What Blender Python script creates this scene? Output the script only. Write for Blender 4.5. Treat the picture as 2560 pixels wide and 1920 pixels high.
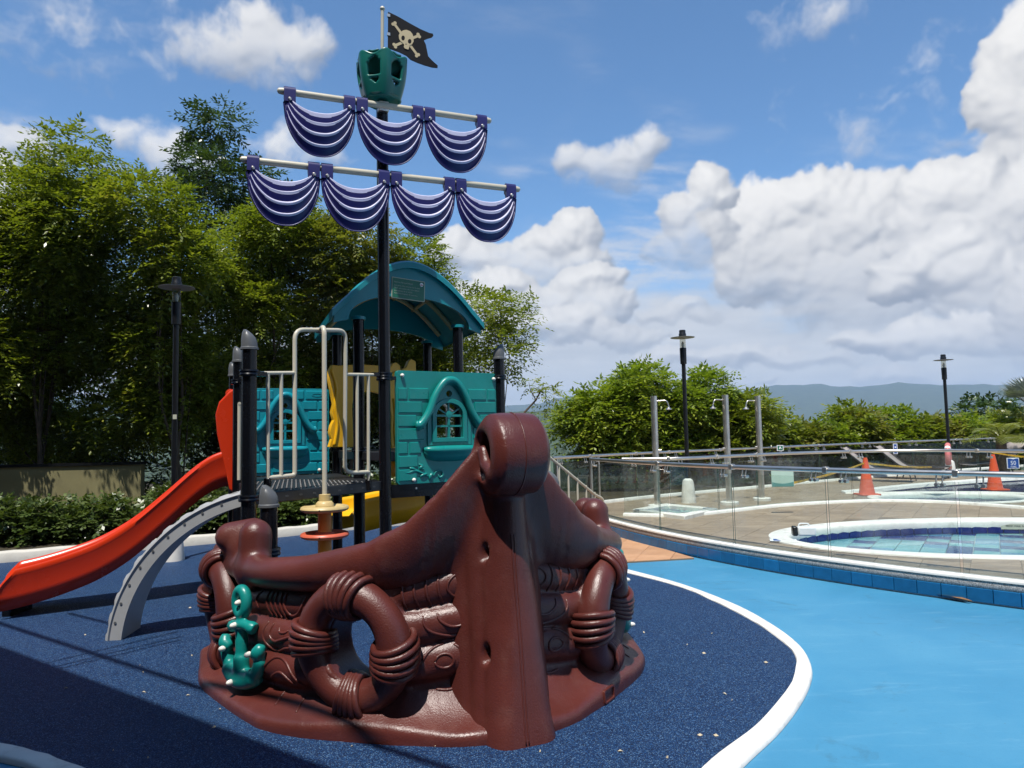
import bpy, bmesh, math, random
import numpy as np
from mathutils import Vector, Matrix
from mathutils.bvhtree import BVHTree
from mathutils.geometry import tessellate_polygon

for o in list(bpy.data.objects):
    bpy.data.objects.remove(o, do_unlink=True)
scene = bpy.context.scene
COL = scene.collection
random.seed(7)

# ------------------------------------------------------------------ camera
CAM_H, PITCH, ROLL, FPX = 1.55, math.radians(4.0), math.radians(1.2), 2560 * 25.0 / 36.0
FW = Vector((0, math.cos(PITCH), math.sin(PITCH)))
R0, U0 = Vector((1, 0, 0)), Vector((0, -math.sin(PITCH), math.cos(PITCH)))
CR = math.cos(ROLL) * R0 - math.sin(ROLL) * U0
CU = math.cos(ROLL) * U0 + math.sin(ROLL) * R0
CL = Vector((0, 0, CAM_H))
cam = bpy.data.cameras.new('camera')
cam.lens, cam.sensor_width, cam.clip_start, cam.clip_end = 25.0, 36.0, 0.05, 30000
camo = bpy.data.objects.new('camera', cam)
COL.objects.link(camo)
camo.matrix_world = Matrix(((CR.x, CU.x, -FW.x, CL.x), (CR.y, CU.y, -FW.y, CL.y), (CR.z, CU.z, -FW.z, CL.z), (0, 0, 0, 1)))
scene.camera = camo

def ray(px, py):
    return FW + CR * ((px - 1280) / FPX) + CU * ((960 - py) / FPX)
def P(px, py, Y):            # a surveyed point: picture position + distance in front of the camera
    d = ray(px, py)
    return CL + d * (Y / d.y)
def G(px, py, z=0.0):        # point on the level z
    d = ray(px, py)
    return CL + d * ((z - CAM_H) / d.z)

# ------------------------------------------------------------------ view
scene.view_settings.view_transform = 'Standard'
scene.view_settings.look = 'None'
scene.view_settings.gamma = 1.0
scene.view_settings.use_curve_mapping = False
scene.view_settings.exposure = 0.33

# ------------------------------------------------------------------ sun
SUN_S = Vector((0.10, 0.42, -1.0)).normalized()       # direction the light travels
sl = bpy.data.lights.new('sun', 'SUN')
sl.energy, sl.angle, sl.color = 5.0, math.radians(0.55), (1.0, 0.955, 0.88)
so = bpy.data.objects.new('sun', sl)
COL.objects.link(so)
so.location = (-5, -10, 30)
so.rotation_euler = SUN_S.to_track_quat('-Z', 'Y').to_euler()

# ------------------------------------------------------------------ world: blue sky with clouds
world = bpy.data.worlds.new('World')
scene.world = world
world.use_nodes = True

class NB:
    """small helper that writes node trees"""
    def __init__(s, tree): s.t = tree
    def new(s, kind, **kw):
        n = s.t.nodes.new(kind)
        for k, v in kw.items(): setattr(n, k, v)
        return n
    def put(s, sock, v):
        if isinstance(v, bpy.types.NodeSocket): s.t.links.new(v, sock)
        elif v is not None: sock.default_value = v
    def m(s, op, a, b=None, c=None, clamp=False):
        n = s.new('ShaderNodeMath', operation=op, use_clamp=clamp)
        for i, v in enumerate((a, b, c)): s.put(n.inputs[i], v)
        return n.outputs[0]
    def v(s, op, a, b=None, scale=None):
        n = s.new('ShaderNodeVectorMath', operation=op)
        s.put(n.inputs[0], a)
        if b is not None: s.put(n.inputs[1], b)
        if scale is not None: s.put(n.inputs['Scale'], scale)
        return n.outputs['Value'] if op in ('LENGTH', 'DOT_PRODUCT', 'DISTANCE') else n.outputs[0]
    def xyz(s, x, y, z):
        n = s.new('ShaderNodeCombineXYZ')
        for i, v in enumerate((x, y, z)): s.put(n.inputs[i], v)
        return n.outputs[0]
    def noise(s, vec, scale, detail=4, rough=0.55, dist=0.0, out='Fac'):
        n = s.new('ShaderNodeTexNoise')
        s.put(n.inputs['Vector'], vec)
        n.inputs['Scale'].default_value = scale
        n.inputs['Detail'].default_value = detail
        n.inputs['Roughness'].default_value = rough
        n.inputs['Distortion'].default_value = dist
        return n.outputs[out]
    def ramp(s, fac, stops, interp='LINEAR'):
        n = s.new('ShaderNodeValToRGB')
        n.color_ramp.interpolation = interp
        el = n.color_ramp.elements
        while len(el) < len(stops): el.new(0.5)
        for e, (p, c) in zip(el, stops):
            e.position = p
            e.color = c if len(c) == 4 else (*c, 1)
        s.put(n.inputs[0], fac)
        return n.outputs[0]
    def mix(s, fac, a, b, mode='MIX'):
        n = s.new('ShaderNodeMix', data_type='RGBA', blend_type=mode)
        s.put(n.inputs[0], fac)
        for sock, v in ((n.inputs[6], a), (n.inputs[7], b)):
            if isinstance(v, (tuple, list)) and len(v) == 3: v = (*v, 1)
            s.put(sock, v)
        return n.outputs[2]
    def smooth(s, x, lo, hi):
        n = s.new('ShaderNodeMapRange', interpolation_type='SMOOTHSTEP')
        s.put(n.inputs[0], x)
        n.inputs[1].default_value, n.inputs[2].default_value = lo, hi
        return n.outputs[0]

HALF = math.pi / 4           # the cloud bank in view goes on round the horizon, mirrored every 90 degrees
def azel(px, py):
    d = ray(px, py).normalized()
    return math.atan2(d.x, d.y), math.asin(d.z)
K = 2560 / 2212
# cumulus heads: picture place, radii (2212-wide picture), weight
# (heads [picture x, y, radii, weight], picture y of the flat base, softness), farthest heap first
HEAPS = [
    ([(1650, 470, 110, 75, 1), (1760, 430, 90, 55, 1), (1860, 470, 110, 80, 1), (1700, 560, 150, 90, 1), (1850, 600, 170, 110, 1), (1620, 520, 70, 70, .9)], 720, .0),
    ([(2235, 120, 85, 90, 1), (2200, 220, 75, 80, 1), (2250, 330, 90, 110, 1), (2260, 450, 110, 110, 1)], 560, .0),
    ([(2040, 430, 70, 60, 1), (2110, 400, 65, 55, 1), (2190, 440, 90, 70, 1), (2090, 510, 150, 80, 1), (2240, 560, 140, 120, 1), (1990, 520, 70, 60, .9)], 700, .0),
    ([(1535, 415, 55, 52, 1), (1575, 440, 35, 30, .9), (1480, 465, 70, 50, 1), (1500, 520, 85, 60, 1), (1440, 545, 60, 35, .8)], 590, .08),
    ([(1245, 505, 60, 42, 1), (1180, 530, 70, 42, 1), (1060, 560, 90, 45, 1), (1130, 590, 150, 60, 1), (1270, 570, 60, 50, .9), (980, 540, 60, 50, .9)], 680, .05),
    ([(2060, 530, 60, 40, 1), (1990, 570, 80, 45, 1), (2110, 580, 90, 50, 1), (1940, 620, 60, 40, .9), (2200, 640, 120, 80, 1)], 760, .05),
    ([(1310, 600, 50, 40, 1), (1250, 620, 70, 45, 1), (1180, 650, 80, 50, 1), (1090, 610, 70, 35, 1), (1060, 660, 90, 45, 1), (1300, 660, 80, 50, 1)], 770, .05),
    ([(1475, 660, 55, 25, 1), (1430, 680, 50, 25, .9), (1520, 680, 40, 20, .8)], 720, .15),
    ([(1900, 815, 40, 18, .8), (1990, 810, 60, 22, .9), (2060, 818, 50, 18, .8), (1630, 825, 50, 12, .7)], 850, .2),
    ([(1120, 705, 90, 38, 1), (1220, 700, 80, 42, 1), (1350, 725, 90, 32, .9), (1050, 740, 80, 32, .9)], 800, .10),
    ([(1600, 765, 110, 26, .9), (1750, 772, 120, 24, .9), (1450, 775, 90, 22, .9)], 835, .25),
    ([(2100, 720, 140, 40, 1), (1930, 740, 110, 32, .9), (2240, 725, 110, 42, 1)], 825, .12),
    ([(1310, 360, 105, 55, .9), (1400, 305, 48, 48, 1), (1225, 345, 40, 38, .8), (1350, 330, 60, 45, .9)], 460, .42),
    ([(560, 105, 130, 80, 1), (650, 95, 75, 55, 1), (570, 40, 60, 40, .9), (460, 110, 80, 50, .7)], 260, .55),
    ([(330, 60, 170, 50, .3), (180, 120, 150, 45, .25), (80, 60, 90, 40, .2)], 300, 1.0),
    ([(20, 320, 100, 42, 1), (-60, 300, 90, 60, 1)], 420, .25),
    ([(640, 330, 120, 42, .8), (380, 345, 70, 50, .8), (250, 480, 55, 60, .9), (300, 300, 90, 30, .4)], 560, .6),
    ([(1970, 230, 150, 80, .18), (2080, 190, 90, 60, .15), (1900, 290, 100, 50, .15)], 400, 1.0),
    ([(1760, 40, 120, 36, .5), (1700, 85, 60, 24, .5)], 160, .9),
    ([(-170, 420, 130, 110, 1), (-260, 520, 130, 130, 1), (-140, 620, 130, 130, 1)], 800, .05),
    ([(2480, 600, 150, 150, 1), (2600, 520, 130, 140, 1), (2400, 680, 150, 110, 1)], 800, .0)]
def perlin(x, y, seed):
    rg = np.random.default_rng(seed)
    ang_ = rg.uniform(0, 2 * np.pi, (256, 256)).astype(np.float32)
    xi, yi = np.floor(x).astype(np.int32), np.floor(y).astype(np.int32)
    xf, yf = (x - xi).astype(np.float32), (y - yi).astype(np.float32)
    uu, vv = xf * xf * xf * (xf * (xf * 6 - 15) + 10), yf * yf * yf * (yf * (yf * 6 - 15) + 10)
    def gr(dx, dy):
        a = ang_[(xi + dx) & 255, (yi + dy) & 255]
        return np.cos(a) * (xf - dx) + np.sin(a) * (yf - dy)
    a, b_, c, d = gr(0, 0), gr(1, 0), gr(0, 1), gr(1, 1)
    return (a + (b_ - a) * uu) * (1 - vv) + (c + (d - c) * uu) * vv
def fbm(x, y, seed, octs, gain=0.5, billow=False):
    s, amp, tot = 0, 1.0, 0
    for o in range(octs):
        n = perlin(x * 2 ** o + 17.3 * o, y * 2 ** o + 9.1 * o, seed + o)
        s = s + amp * ((0.35 - np.abs(n)) * 2 if billow else n * 1.4)
        tot += amp
        amp *= gain
    return s / tot
def make_clouds(NQ=1024):
    """cloud cover of a quarter of the sky (90 degrees of azimuth round the view, horizon to zenith)"""
    A = ((np.arange(NQ) + 0.5) / NQ - 0.5) * (np.pi / 2)
    E = (np.arange(NQ) + 0.5) / NQ * (np.pi / 2)
    az, el = np.meshgrid(A.astype(np.float32), E.astype(np.float32))
    ss = lambda v, lo, hi: (lambda t: t * t * (3 - 2 * t))(np.clip((v - lo) / (hi - lo), 0, 1))
    def cells(x, y, f, seed):
        rg = np.random.default_rng(seed)
        jx, jy = rg.random((128, 128)).astype(np.float32), rg.random((128, 128)).astype(np.float32)
        gx_, gy_ = (x * f + 64).astype(np.float32), (y * f * 1.1 + 8).astype(np.float32)
        ix, iy = np.floor(gx_).astype(np.int32), np.floor(gy_).astype(np.int32)
        best = np.full_like(gx_, 9.0)
        for dx in (-1, 0, 1):
            for dy in (-1, 0, 1):
                cx, cy = ix + dx, iy + dy
                best = np.minimum(best, (cx + jx[cx & 127, cy & 127] - gx_) ** 2 + (cy + jy[cx & 127, cy & 127] - gy_) ** 2)
        return 1 - np.clip(best, 0, 1)
    step = (np.pi / 2) / NQ
    # pale air and flat grey cloud towards the horizon
    low = azel(1280 * 1.0, 960)[1]
    st_ = fbm(az * 5, el * 34, 12, 6, 0.55)
    rise = 0.20 + 0.07 * ss(az, -0.25, 0.25) + 0.10 * fbm(az * 7, el * 12, 15, 6, 0.6)
    alpha = ss(rise - el + 0.06 * st_, -0.04, 0.13) * 0.92
    lum = 0.75 + 0.15 * st_ + 0.10 * fbm(az * 9, el * 16, 18, 6, 0.6) + 0.10 * np.exp(-el / 0.03)
    for gi_, (heads, base_y, soft) in enumerate(HEAPS):
        cx = np.mean([h[0] for h in heads]) * K
        ext = max(max(abs(h[0] * K - cx) + h[2] * K * 1.6 for h in heads) / FPX, 0.06) * 1.3 + 0.04
        ca = azel(cx, base_y * K)[0]
        i0, i1 = np.searchsorted(A, ca - ext), np.searchsorted(A, ca + ext)
        if i1 - i0 < 4: continue
        e_hi = max(azel(h[0] * K, h[1] * K)[1] + h[3] * K * 1.7 / FPX for h in heads) + 0.03
        j1 = min(NQ, int(e_hi / step) + 4)
        a_, e_ = az[:j1, i0:i1], el[:j1, i0:i1]
        sd = 100 + gi_ * 7
        x = a_ + fbm(a_ * 12, e_ * 12, sd, 6, 0.55) * 0.030
        y = e_ + fbm(a_ * 12 + 31, e_ * 12, sd + 3, 6, 0.55) * 0.030
        acc = np.zeros_like(x)
        for (lx, ly, rx, ry, w_) in heads:
            a0, e0_ = azel(lx * K, ly * K)
            acc += np.exp(6 * np.clip(w_ * (1 - ((x - a0) / (rx * K / FPX)) ** 2 * 0.9 - ((y - e0_) / (ry * K / FPX)) ** 2 * 0.9), -1.5, 3))
        F = np.log(acc + 1e-9) / 6
        c1, c2, c3 = cells(x, y, 17, sd), cells(x, y, 36, sd + 1), cells(x, y, 75, sd + 2)
        puff = 0.5 * c1 + 0.3 * c2 + 0.2 * c3 - 0.66
        fb = fbm(x * 15, y * 18, sd + 5, 8, 0.62)
        Ft = F + puff * 0.75 * (1 - soft) + fb * (0.52 + 1.2 * soft) - 0.10 * soft
        den = ss(Ft, -0.05, 0.24 + 1.15 * soft) * (1 - 0.25 * soft)
        base = azel(cx, base_y * K)[1]
        den = den * ss(e_ + 0.035 * fb, base - 0.03, base + 0.10)
        h = np.sqrt(np.clip(F + 0.55 * puff * (1 - soft) + 0.12, 0, 3)) * 0.070 + fb * 0.006
        for _ in range(7):
            h = (h + np.roll(h, 1, 0) + np.roll(h, -1, 0) + np.roll(h, 1, 1) + np.roll(h, -1, 1)) / 5
        gy, gx = np.gradient(h, step)
        lam = (gx * 0.22 - gy * 0.55 + 0.80) / np.sqrt(gx * gx + gy * gy + 1.0)
        topl = max(azel(q[0] * K, q[1] * K)[1] + q[3] * K * 0.8 / FPX for q in heads)
        vert = np.clip((e_ - base) / max(0.03, topl - base), 0, 1)
        l_ = (0.54 + 0.44 * np.clip(lam, -0.3, 1)) * (0.60 + 0.40 * vert ** 0.7) + 0.03
        l_ = l_ * (1 - soft * 0.25) + 0.90 * soft * 0.25
        ao, lo = alpha[:j1, i0:i1], lum[:j1, i0:i1]
        an = den + ao * (1 - den)
        lum[:j1, i0:i1] = (l_ * den + lo * ao * (1 - den)) / np.maximum(an, 1e-4)
        alpha[:j1, i0:i1] = an
    den = alpha
    # thin high cloud
    iz = 1 / np.maximum(np.sin(el) + 0.10, 0.08)
    px_, py_ = np.sin(az) * np.cos(el) * iz, np.cos(az) * np.cos(el) * iz
    veil = ss(fbm(px_ * 1.1 + 3, py_ * 1.1 + 5, 77, 4), 0.02, 0.42)
    stre = ss(fbm(px_ * 3.2 + py_ * 1.5, py_ * 7.5 - px_ * 2, 91, 8, 0.66), -0.22, 0.55)
    wisp = veil * stre * 0.75
    a_ = 1 - (1 - den) * (1 - wisp)
    lum = (lum * den + 0.86 * wisp * (1 - den)) / np.maximum(den + wisp * (1 - den), 1e-4)
    hz = np.exp(-el / 0.05) * 0.2
    return a_, lum, hz
NQ = 1024
c_a, c_l, c_h = make_clouds(NQ)
buf = np.zeros((2 * NQ, 4 * NQ, 4), np.float32)
quarter = np.stack([c_l, c_h, c_a, np.ones_like(c_a)], 2)
flip = quarter[:, ::-1]
start = NQ // 2
for k in range(4):
    cols = (start + k * NQ + np.arange(NQ)) % (4 * NQ)
    buf[NQ:, cols] = quarter if k % 2 == 0 else flip
buf[:NQ] = buf[NQ:NQ + 1]
img = bpy.data.images.new('cloud_cover', 4 * NQ, 2 * NQ, alpha=True, float_buffer=False, is_data=True)
img.alpha_mode = 'CHANNEL_PACKED'
img.pixels.foreach_set(np.clip(buf, 0, 1).ravel())
img.update()
del buf
w = NB(world.node_tree)
world.node_tree.nodes.clear()
tc = w.new('ShaderNodeTexCoord')
env = w.new('ShaderNodeTexEnvironment', image=img, interpolation='Cubic')
w.put(env.inputs[0], tc.outputs['Generated'])
chan = w.new('ShaderNodeSeparateColor')
w.put(chan.inputs[0], env.outputs[0])
sky = w.new('ShaderNodeTexSky', sky_type='NISHITA')
sky.sun_disc = False
sky.sun_elevation = math.asin(-SUN_S.z)
sky.sun_rotation = math.atan2(-SUN_S.x, -SUN_S.y)
sky.altitude, sky.air_density, sky.dust_density, sky.ozone_density = 900, 1.0, 0.6, 1.6
blue = w.mix(1.0, sky.outputs[0], (1.25, 1.72, 1.98), 'MULTIPLY')
cl_col = w.ramp(chan.outputs[0], [(0.30, (2.9, 3.3, 4.1)), (0.55, (4.9, 5.2, 5.8)), (0.75, (7.7, 7.75, 7.9)), (1.0, (11.0, 10.8, 10.5))])
c1 = w.mix(chan.outputs[1], blue, (5.6, 6.0, 6.5))
c2 = w.mix(chan.outputs[2], c1, cl_col)
bg = w.new('ShaderNodeBackground')
w.put(bg.inputs[0], c2)
bg.inputs[1].default_value = 0.072
w.put(w.new('ShaderNodeOutputWorld').inputs[0], bg.outputs[0])
world.cycles.sampling_method = 'MANUAL'
world.cycles.sample_map_resolution = 512

# ------------------------------------------------------------------ mesh helpers
ORI = {}
def tag(o, label=None, cat=None, group=None, kind=None):
    for k, v in (('label', label), ('category', cat), ('group', group), ('kind', kind)):
        if v: o[k] = v
    return o
def thing(name, label, cat, loc=(0, 0, 0), group=None):
    o = bpy.data.objects.new(name, None)
    COL.objects.link(o)
    o.location = loc
    o.empty_display_size = 0.1
    ORI[o] = Vector(loc)
    return tag(o, label, cat, group)
def link(name, me, parent=None, origin=None):
    o = bpy.data.objects.new(name, me)
    COL.objects.link(o)
    if parent is not None:
        o.parent = parent
        ORI[o] = ORI[parent].copy()
    else:
        ORI[o] = Vector(origin) if origin is not None else Vector((0, 0, 0))
        o.location = ORI[o]
    return o
def sharp(me, deg=38):
    bm = bmesh.new()
    bm.from_mesh(me)
    for f in bm.faces: f.smooth = True
    lim = math.radians(deg)
    for e in bm.edges:
        if len(e.link_faces) == 2: e.smooth = e.calc_face_angle(0) < lim
    bm.to_mesh(me)
    bm.free()
def copy_tree(o, parent=None):
    c = o.copy()
    COL.objects.link(c)
    c.parent = parent
    for ch in list(o.children):
        if ch.name != c.name: copy_tree(ch, c)
    return c

class MB:
    """collects shapes (world coordinates unless the thing stands at the origin) and links them as ONE mesh"""
    def __init__(s): s.v, s.f, s.mi = [], [], []
    def add(s, vs, fs, mi=0):
        n = len(s.v)
        s.v += [Vector(p) for p in vs]
        s.f += [[i + n for i in f] for f in fs]
        s.mi += [mi] * len(fs)
        return s
    def box(s, c, size, rot=None, mi=0):
        hx, hy, hz = (q / 2 for q in size)
        vs = [Vector((x, y, z)) for x in (-hx, hx) for y in (-hy, hy) for z in (-hz, hz)]
        if rot is not None: vs = [rot @ q for q in vs]
        c = Vector(c)
        return s.add([q + c for q in vs], [(0, 1, 3, 2), (4, 6, 7, 5), (0, 4, 5, 1), (2, 3, 7, 6), (0, 2, 6, 4), (1, 5, 7, 3)], mi)
    def tube(s, path, r, n=10, caps=True, mi=0, closed=False):
        path = [Vector(p) for p in path]
        L = len(path)
        rr = r if isinstance(r, (list, tuple)) else [r] * L
        up = None
        rings = []
        for i, p in enumerate(path):
            if closed: t = path[(i + 1) % L] - path[i - 1]
            else: t = path[min(i + 1, L - 1)] - path[max(i - 1, 0)]
            t = t.normalized() if t.length > 1e-9 else Vector((0, 0, 1))
            if up is None:
                up = Vector((0, 0, 1)) if abs(t.z) < 0.9 else Vector((1, 0, 0))
            a = (up - t * up.dot(t))
            a = a.normalized() if a.length > 1e-6 else t.orthogonal().normalized()
            up = a
            b = t.cross(a)
            rings.append([p + (a * math.cos(2 * math.pi * k / n) + b * math.sin(2 * math.pi * k / n)) * rr[i] for k in range(n)])
        vs = [q for ring in rings for q in ring]
        fs = []
        for i in range(L if closed else L - 1):
            j = (i + 1) % L
            for k in range(n):
                k2 = (k + 1) % n
                fs.append((i * n + k, i * n + k2, j * n + k2, j * n + k))
        if caps and not closed:
            fs.append(tuple(reversed(range(n))))
            fs.append(tuple(range((L - 1) * n, L * n)))
        return s.add(vs, fs, mi)
    def lathe(s, prof, c=(0, 0, 0), n=24, mi=0, axis=None):
        c = Vector(c)
        rot = Vector((0, 0, 1)).rotation_difference(Vector(axis)).to_matrix() if axis is not None else Matrix.Identity(3)
        vs = []
        for r, z in prof:
            for k in range(n):
                t = 2 * math.pi * k / n
                vs.append(c + rot @ Vector((r * math.cos(t), r * math.sin(t), z)))
        fs = []
        for i in range(len(prof) - 1):
            for k in range(n):
                k2 = (k + 1) % n
                fs.append((i * n + k, i * n + k2, (i + 1) * n + k2, (i + 1) * n + k))
        if prof[0][0] > 1e-4: fs.append(tuple(reversed(range(n))))
        if prof[-1][0] > 1e-4: fs.append(tuple(range((len(prof) - 1) * n, len(prof) * n)))
        return s.add(vs, fs, mi)
    def plate(s, outer, holes, M, z0, z1, mi=0):
        """flat plate with holes; 2-D outlines in the plane of M (x, y), thickness along M's z from z0 to z1"""
        loops = [outer] + list(holes)
        pts = [p for lp in loops for p in lp]
        tris = tessellate_polygon([[Vector((x, y, 0)) for x, y in lp] for lp in loops])
        N = len(pts)
        vs = [M @ Vector((x, y, z0)) for x, y in pts] + [M @ Vector((x, y, z1)) for x, y in pts]
        fs = []
        for t in tris:
            a, b, c = t
            ax, bx, cx = pts[a], pts[b], pts[c]
            cr = (bx[0] - ax[0]) * (cx[1] - ax[1]) - (bx[1] - ax[1]) * (cx[0] - ax[0])
            if cr < 0: a, b, c = c, b, a
            fs.append((a + N, b + N, c + N))
            fs.append((c, b, a))
        base = 0
        for li, lp in enumerate(loops):
            n = len(lp)
            ar = sum(lp[i][0] * lp[(i + 1) % n][1] - lp[(i + 1) % n][0] * lp[i][1] for i in range(n))
            ccw = ar > 0
            for i in range(n):
                j = (i + 1) % n
                q = (base + i, base + j, base + j + N, base + i + N)
                if (li == 0) != ccw: q = tuple(reversed(q))
                fs.append(q)
            base += n
        return s.add(vs, fs, mi)
    def grid(s, rows, mi=0, closed_u=False, flip=False):
        nu, nv = len(rows), len(rows[0])
        vs = [q for r in rows for q in r]
        fs = []
        for i in range(nu - 1):
            for j in range(nv if closed_u else nv - 1):
                j2 = (j + 1) % nv
                q = (i * nv + j, i * nv + j2, (i + 1) * nv + j2, (i + 1) * nv + j)
                fs.append(tuple(reversed(q)) if flip else q)
        return s.add(vs, fs, mi)
    def build(s, name, mat, parent=None, origin=None, smooth=True, deg=38, bevel=0, seg=2):
        o0 = ORI[parent] if parent is not None else (Vector(origin) if origin is not None else Vector((0, 0, 0)))
        me = bpy.data.meshes.new(name)
        me.from_pydata([p - o0 for p in s.v], [], s.f)
        mats = mat if isinstance(mat, (list, tuple)) else [mat]
        for mm in mats: me.materials.append(mm)
        if len(mats) > 1: me.polygons.foreach_set('material_index', s.mi)
        if smooth: sharp(me, deg)
        o = link(name, me, parent, origin)
        if bevel:
            b = o.modifiers.new('bevel', 'BEVEL')
            b.width, b.segments, b.limit_method, b.angle_limit = bevel, seg, 'ANGLE', math.radians(40)
            b.harden_normals = False
        return o

def bend(pts, n=6):
    """Catmull-Rom curve through points"""
    pts = [Vector(p) for p in pts]
    out = []
    for i in range(len(pts) - 1):
        p0, p1, p2, p3 = pts[max(i - 1, 0)], pts[i], pts[i + 1], pts[min(i + 2, len(pts) - 1)]
        for k in range(n):
            t = k / n
            out.append(0.5 * ((2 * p1) + (p2 - p0) * t + (2 * p0 - 5 * p1 + 4 * p2 - p3) * t * t + (3 * p1 - p0 - 3 * p2 + p3) * t ** 3))
    out.append(pts[-1])
    return out
def fillet(pts, r, n=5):
    """polyline with rounded corners"""
    pts = [Vector(p) for p in pts]
    out = [pts[0]]
    for i in range(1, len(pts) - 1):
        a, b, c = pts[i - 1], pts[i], pts[i + 1]
        d1, d2 = (a - b), (c - b)
        rr = min(r, d1.length * 0.49, d2.length * 0.49)
        p, q = b + d1.normalized() * rr, b + d2.normalized() * rr
        for k in range(n + 1):
            t = k / n
            out.append((1 - t) ** 2 * p + 2 * t * (1 - t) * b + t * t * q)
    out.append(pts[-1])
    return out
def frame(o, x, z):
    """matrix with origin o, x axis x, y axis up (world z), z axis = outward z"""
    x, z = Vector(x).normalized(), Vector(z).normalized()
    y = z.cross(x).normalized()
    return Matrix(((x.x, y.x, z.x, o[0]), (x.y, y.y, z.y, o[1]), (x.z, y.z, z.z, o[2]), (0, 0, 0, 1)))

# ------------------------------------------------------------------ materials
def mat(name, col, rough=0.5, var=0.06, vscale=3.0, bump=0.0, bscale=200.0, metal=0.0, spec=0.5, coat=0.0, dirt=0.0, dirtcol=(0.25, 0.22, 0.18), dscale=2.0, rvar=0.1):
    m = bpy.data.materials.new(name)
    m.use_nodes = True
    n = NB(m.node_tree)
    bs = m.node_tree.nodes['Principled BSDF']
    tc = n.new('ShaderNodeTexCoord').outputs['Object']
    geo = n.new('ShaderNodeNewGeometry')
    pos = geo.outputs['Position']
    nz = n.noise(pos, vscale, 5, 0.6)
    lo = tuple(max(0, c * (1 - var * 2)) for c in col)
    hi = tuple(min(1, c * (1 + var * 2)) for c in col)
    c = n.ramp(nz, [(0.25, lo), (0.75, hi)])
    if dirt:
        d = n.m('MULTIPLY', n.smooth(n.noise(pos, dscale, 8, 0.7), 0.5, 0.75), dirt)
        c = n.mix(d, c, dirtcol)
    n.put(bs.inputs['Base Color'], c)
    n.put(bs.inputs['Roughness'], n.m('MULTIPLY_ADD', n.m('SUBTRACT', n.noise(pos, vscale * 2.3, 5, 0.65), 0.5), rvar * 2, rough, clamp=True))
    bs.inputs['Metallic'].default_value = metal
    bs.inputs['Specular IOR Level'].default_value = spec
    bs.inputs['Coat Weight'].default_value = coat
    if bump:
        b = n.new('ShaderNodeBump')
        b.inputs['Strength'].default_value = bump
        b.inputs['Distance'].default_value = 0.002
        n.put(b.inputs['Height'], n.noise(pos, bscale, 3, 0.6))
        n.put(bs.inputs['Normal'], b.outputs[0])
    m['_'] = 0
    del m['_']
    return m
M = {}
M['brown'] = mat('brown_plastic', (0.088, 0.0205, 0.016), 0.36, 0.16, 1.4, 1.0, 110, dirt=0.30, dirtcol=(0.17, 0.075, 0.06), dscale=5.0, rvar=0.22)
M['teal'] = mat('teal_plastic', (0.004, 0.205, 0.185), 0.33, 0.08, 2.5, 0.3, 120, dirt=0.35, dirtcol=(0.05, 0.22, 0.20), dscale=6, rvar=0.2)
M['cyan'] = mat('cyan_plastic', (0.003, 0.225, 0.29), 0.34, 0.08, 2.5, 0.3, 120, dirt=0.35, dirtcol=(0.05, 0.24, 0.28), dscale=6, rvar=0.2)
M['roofteal'] = mat('roof_plastic', (0.005, 0.215, 0.25), 0.34, 0.05, 2, 0.12, 150, dirt=0.2, dirtcol=(0.05, 0.20, 0.22))
M['cream'] = mat('cream_plastic_liner', (0.35, 0.30, 0.13), 0.45, 0.05)
M['nest'] = mat('green_plastic', (0.004, 0.13, 0.105), 0.33, 0.05, 3, 0.1, 150)
M['black'] = mat('black_powder_coat', (0.0035, 0.004, 0.006), 0.25, 0.1, 3, 0.05, 300, spec=0.35)
M['rubber'] = mat('black_rubber_deck', (0.012, 0.014, 0.017), 0.45, 0.1, 3, 0.2, 300)
M['beige'] = mat('beige_powder_coat', (0.50, 0.46, 0.36), 0.35, 0.05, 4, dirt=0.15, dirtcol=(0.3, 0.26, 0.2))
M['grey'] = mat('grey_plastic', (0.33, 0.335, 0.34), 0.34, 0.06, 3, 0.08, 200, dirt=0.15)
M['capgrey'] = mat('cap_grey_plastic', (0.095, 0.10, 0.105), 0.4, 0.06, 3)
M['red'] = mat('orange_red_plastic', (0.55, 0.032, 0.006), 0.25, 0.04, 2, 0.06, 120)
M['yellow'] = mat('yellow_plastic', (0.78, 0.42, 0.008), 0.32, 0.05, 2, 0.08, 120)
M['violet'] = mat('violet_plastic', (0.014, 0.013, 0.105), 0.38, 0.06, 5, 0.1, 200)
M['lilac'] = mat('pale_lilac_plastic', (0.58, 0.57, 0.76), 0.42, 0.06, 8, 0.1, 200)  # pale tone for the ridge of each sail fold
M['ivory'] = mat('ivory_plastic', (0.50, 0.38, 0.17), 0.42, 0.1, 6, 0.1, 200, dirt=0.4, dirtcol=(0.30, 0.17, 0.06), dscale=6)
M['amber'] = mat('amber_plastic', (0.42, 0.20, 0.04), 0.42, 0.1, 6, 0.1, 200, dirt=0.3, dirtcol=(0.2, 0.1, 0.03), dscale=6)
M['coral'] = mat('coral_plastic', (0.52, 0.105, 0.055), 0.4, 0.08, 6, 0.1, 200, dirt=0.2, dirtcol=(0.45, 0.18, 0.12))
M['bolt'] = mat('white_plastic_cap', (0.70, 0.68, 0.62), 0.35, 0.05)
M['flagblack'] = mat('flag_black', (0.005, 0.005, 0.007), 0.6, 0.1, spec=0.2)
M['bone'] = mat('bone_paint', (0.52, 0.42, 0.25), 0.5, 0.04)
M['steel'] = mat('stainless_steel', (0.66, 0.62, 0.56), 0.36, 0.08, 3, metal=1.0)
M['white'] = mat('white_paint', (0.72, 0.70, 0.65), 0.6, 0.06, 4, 0.5, 70, dirt=0.6, dirtcol=(0.36, 0.33, 0.29), dscale=7)
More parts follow.
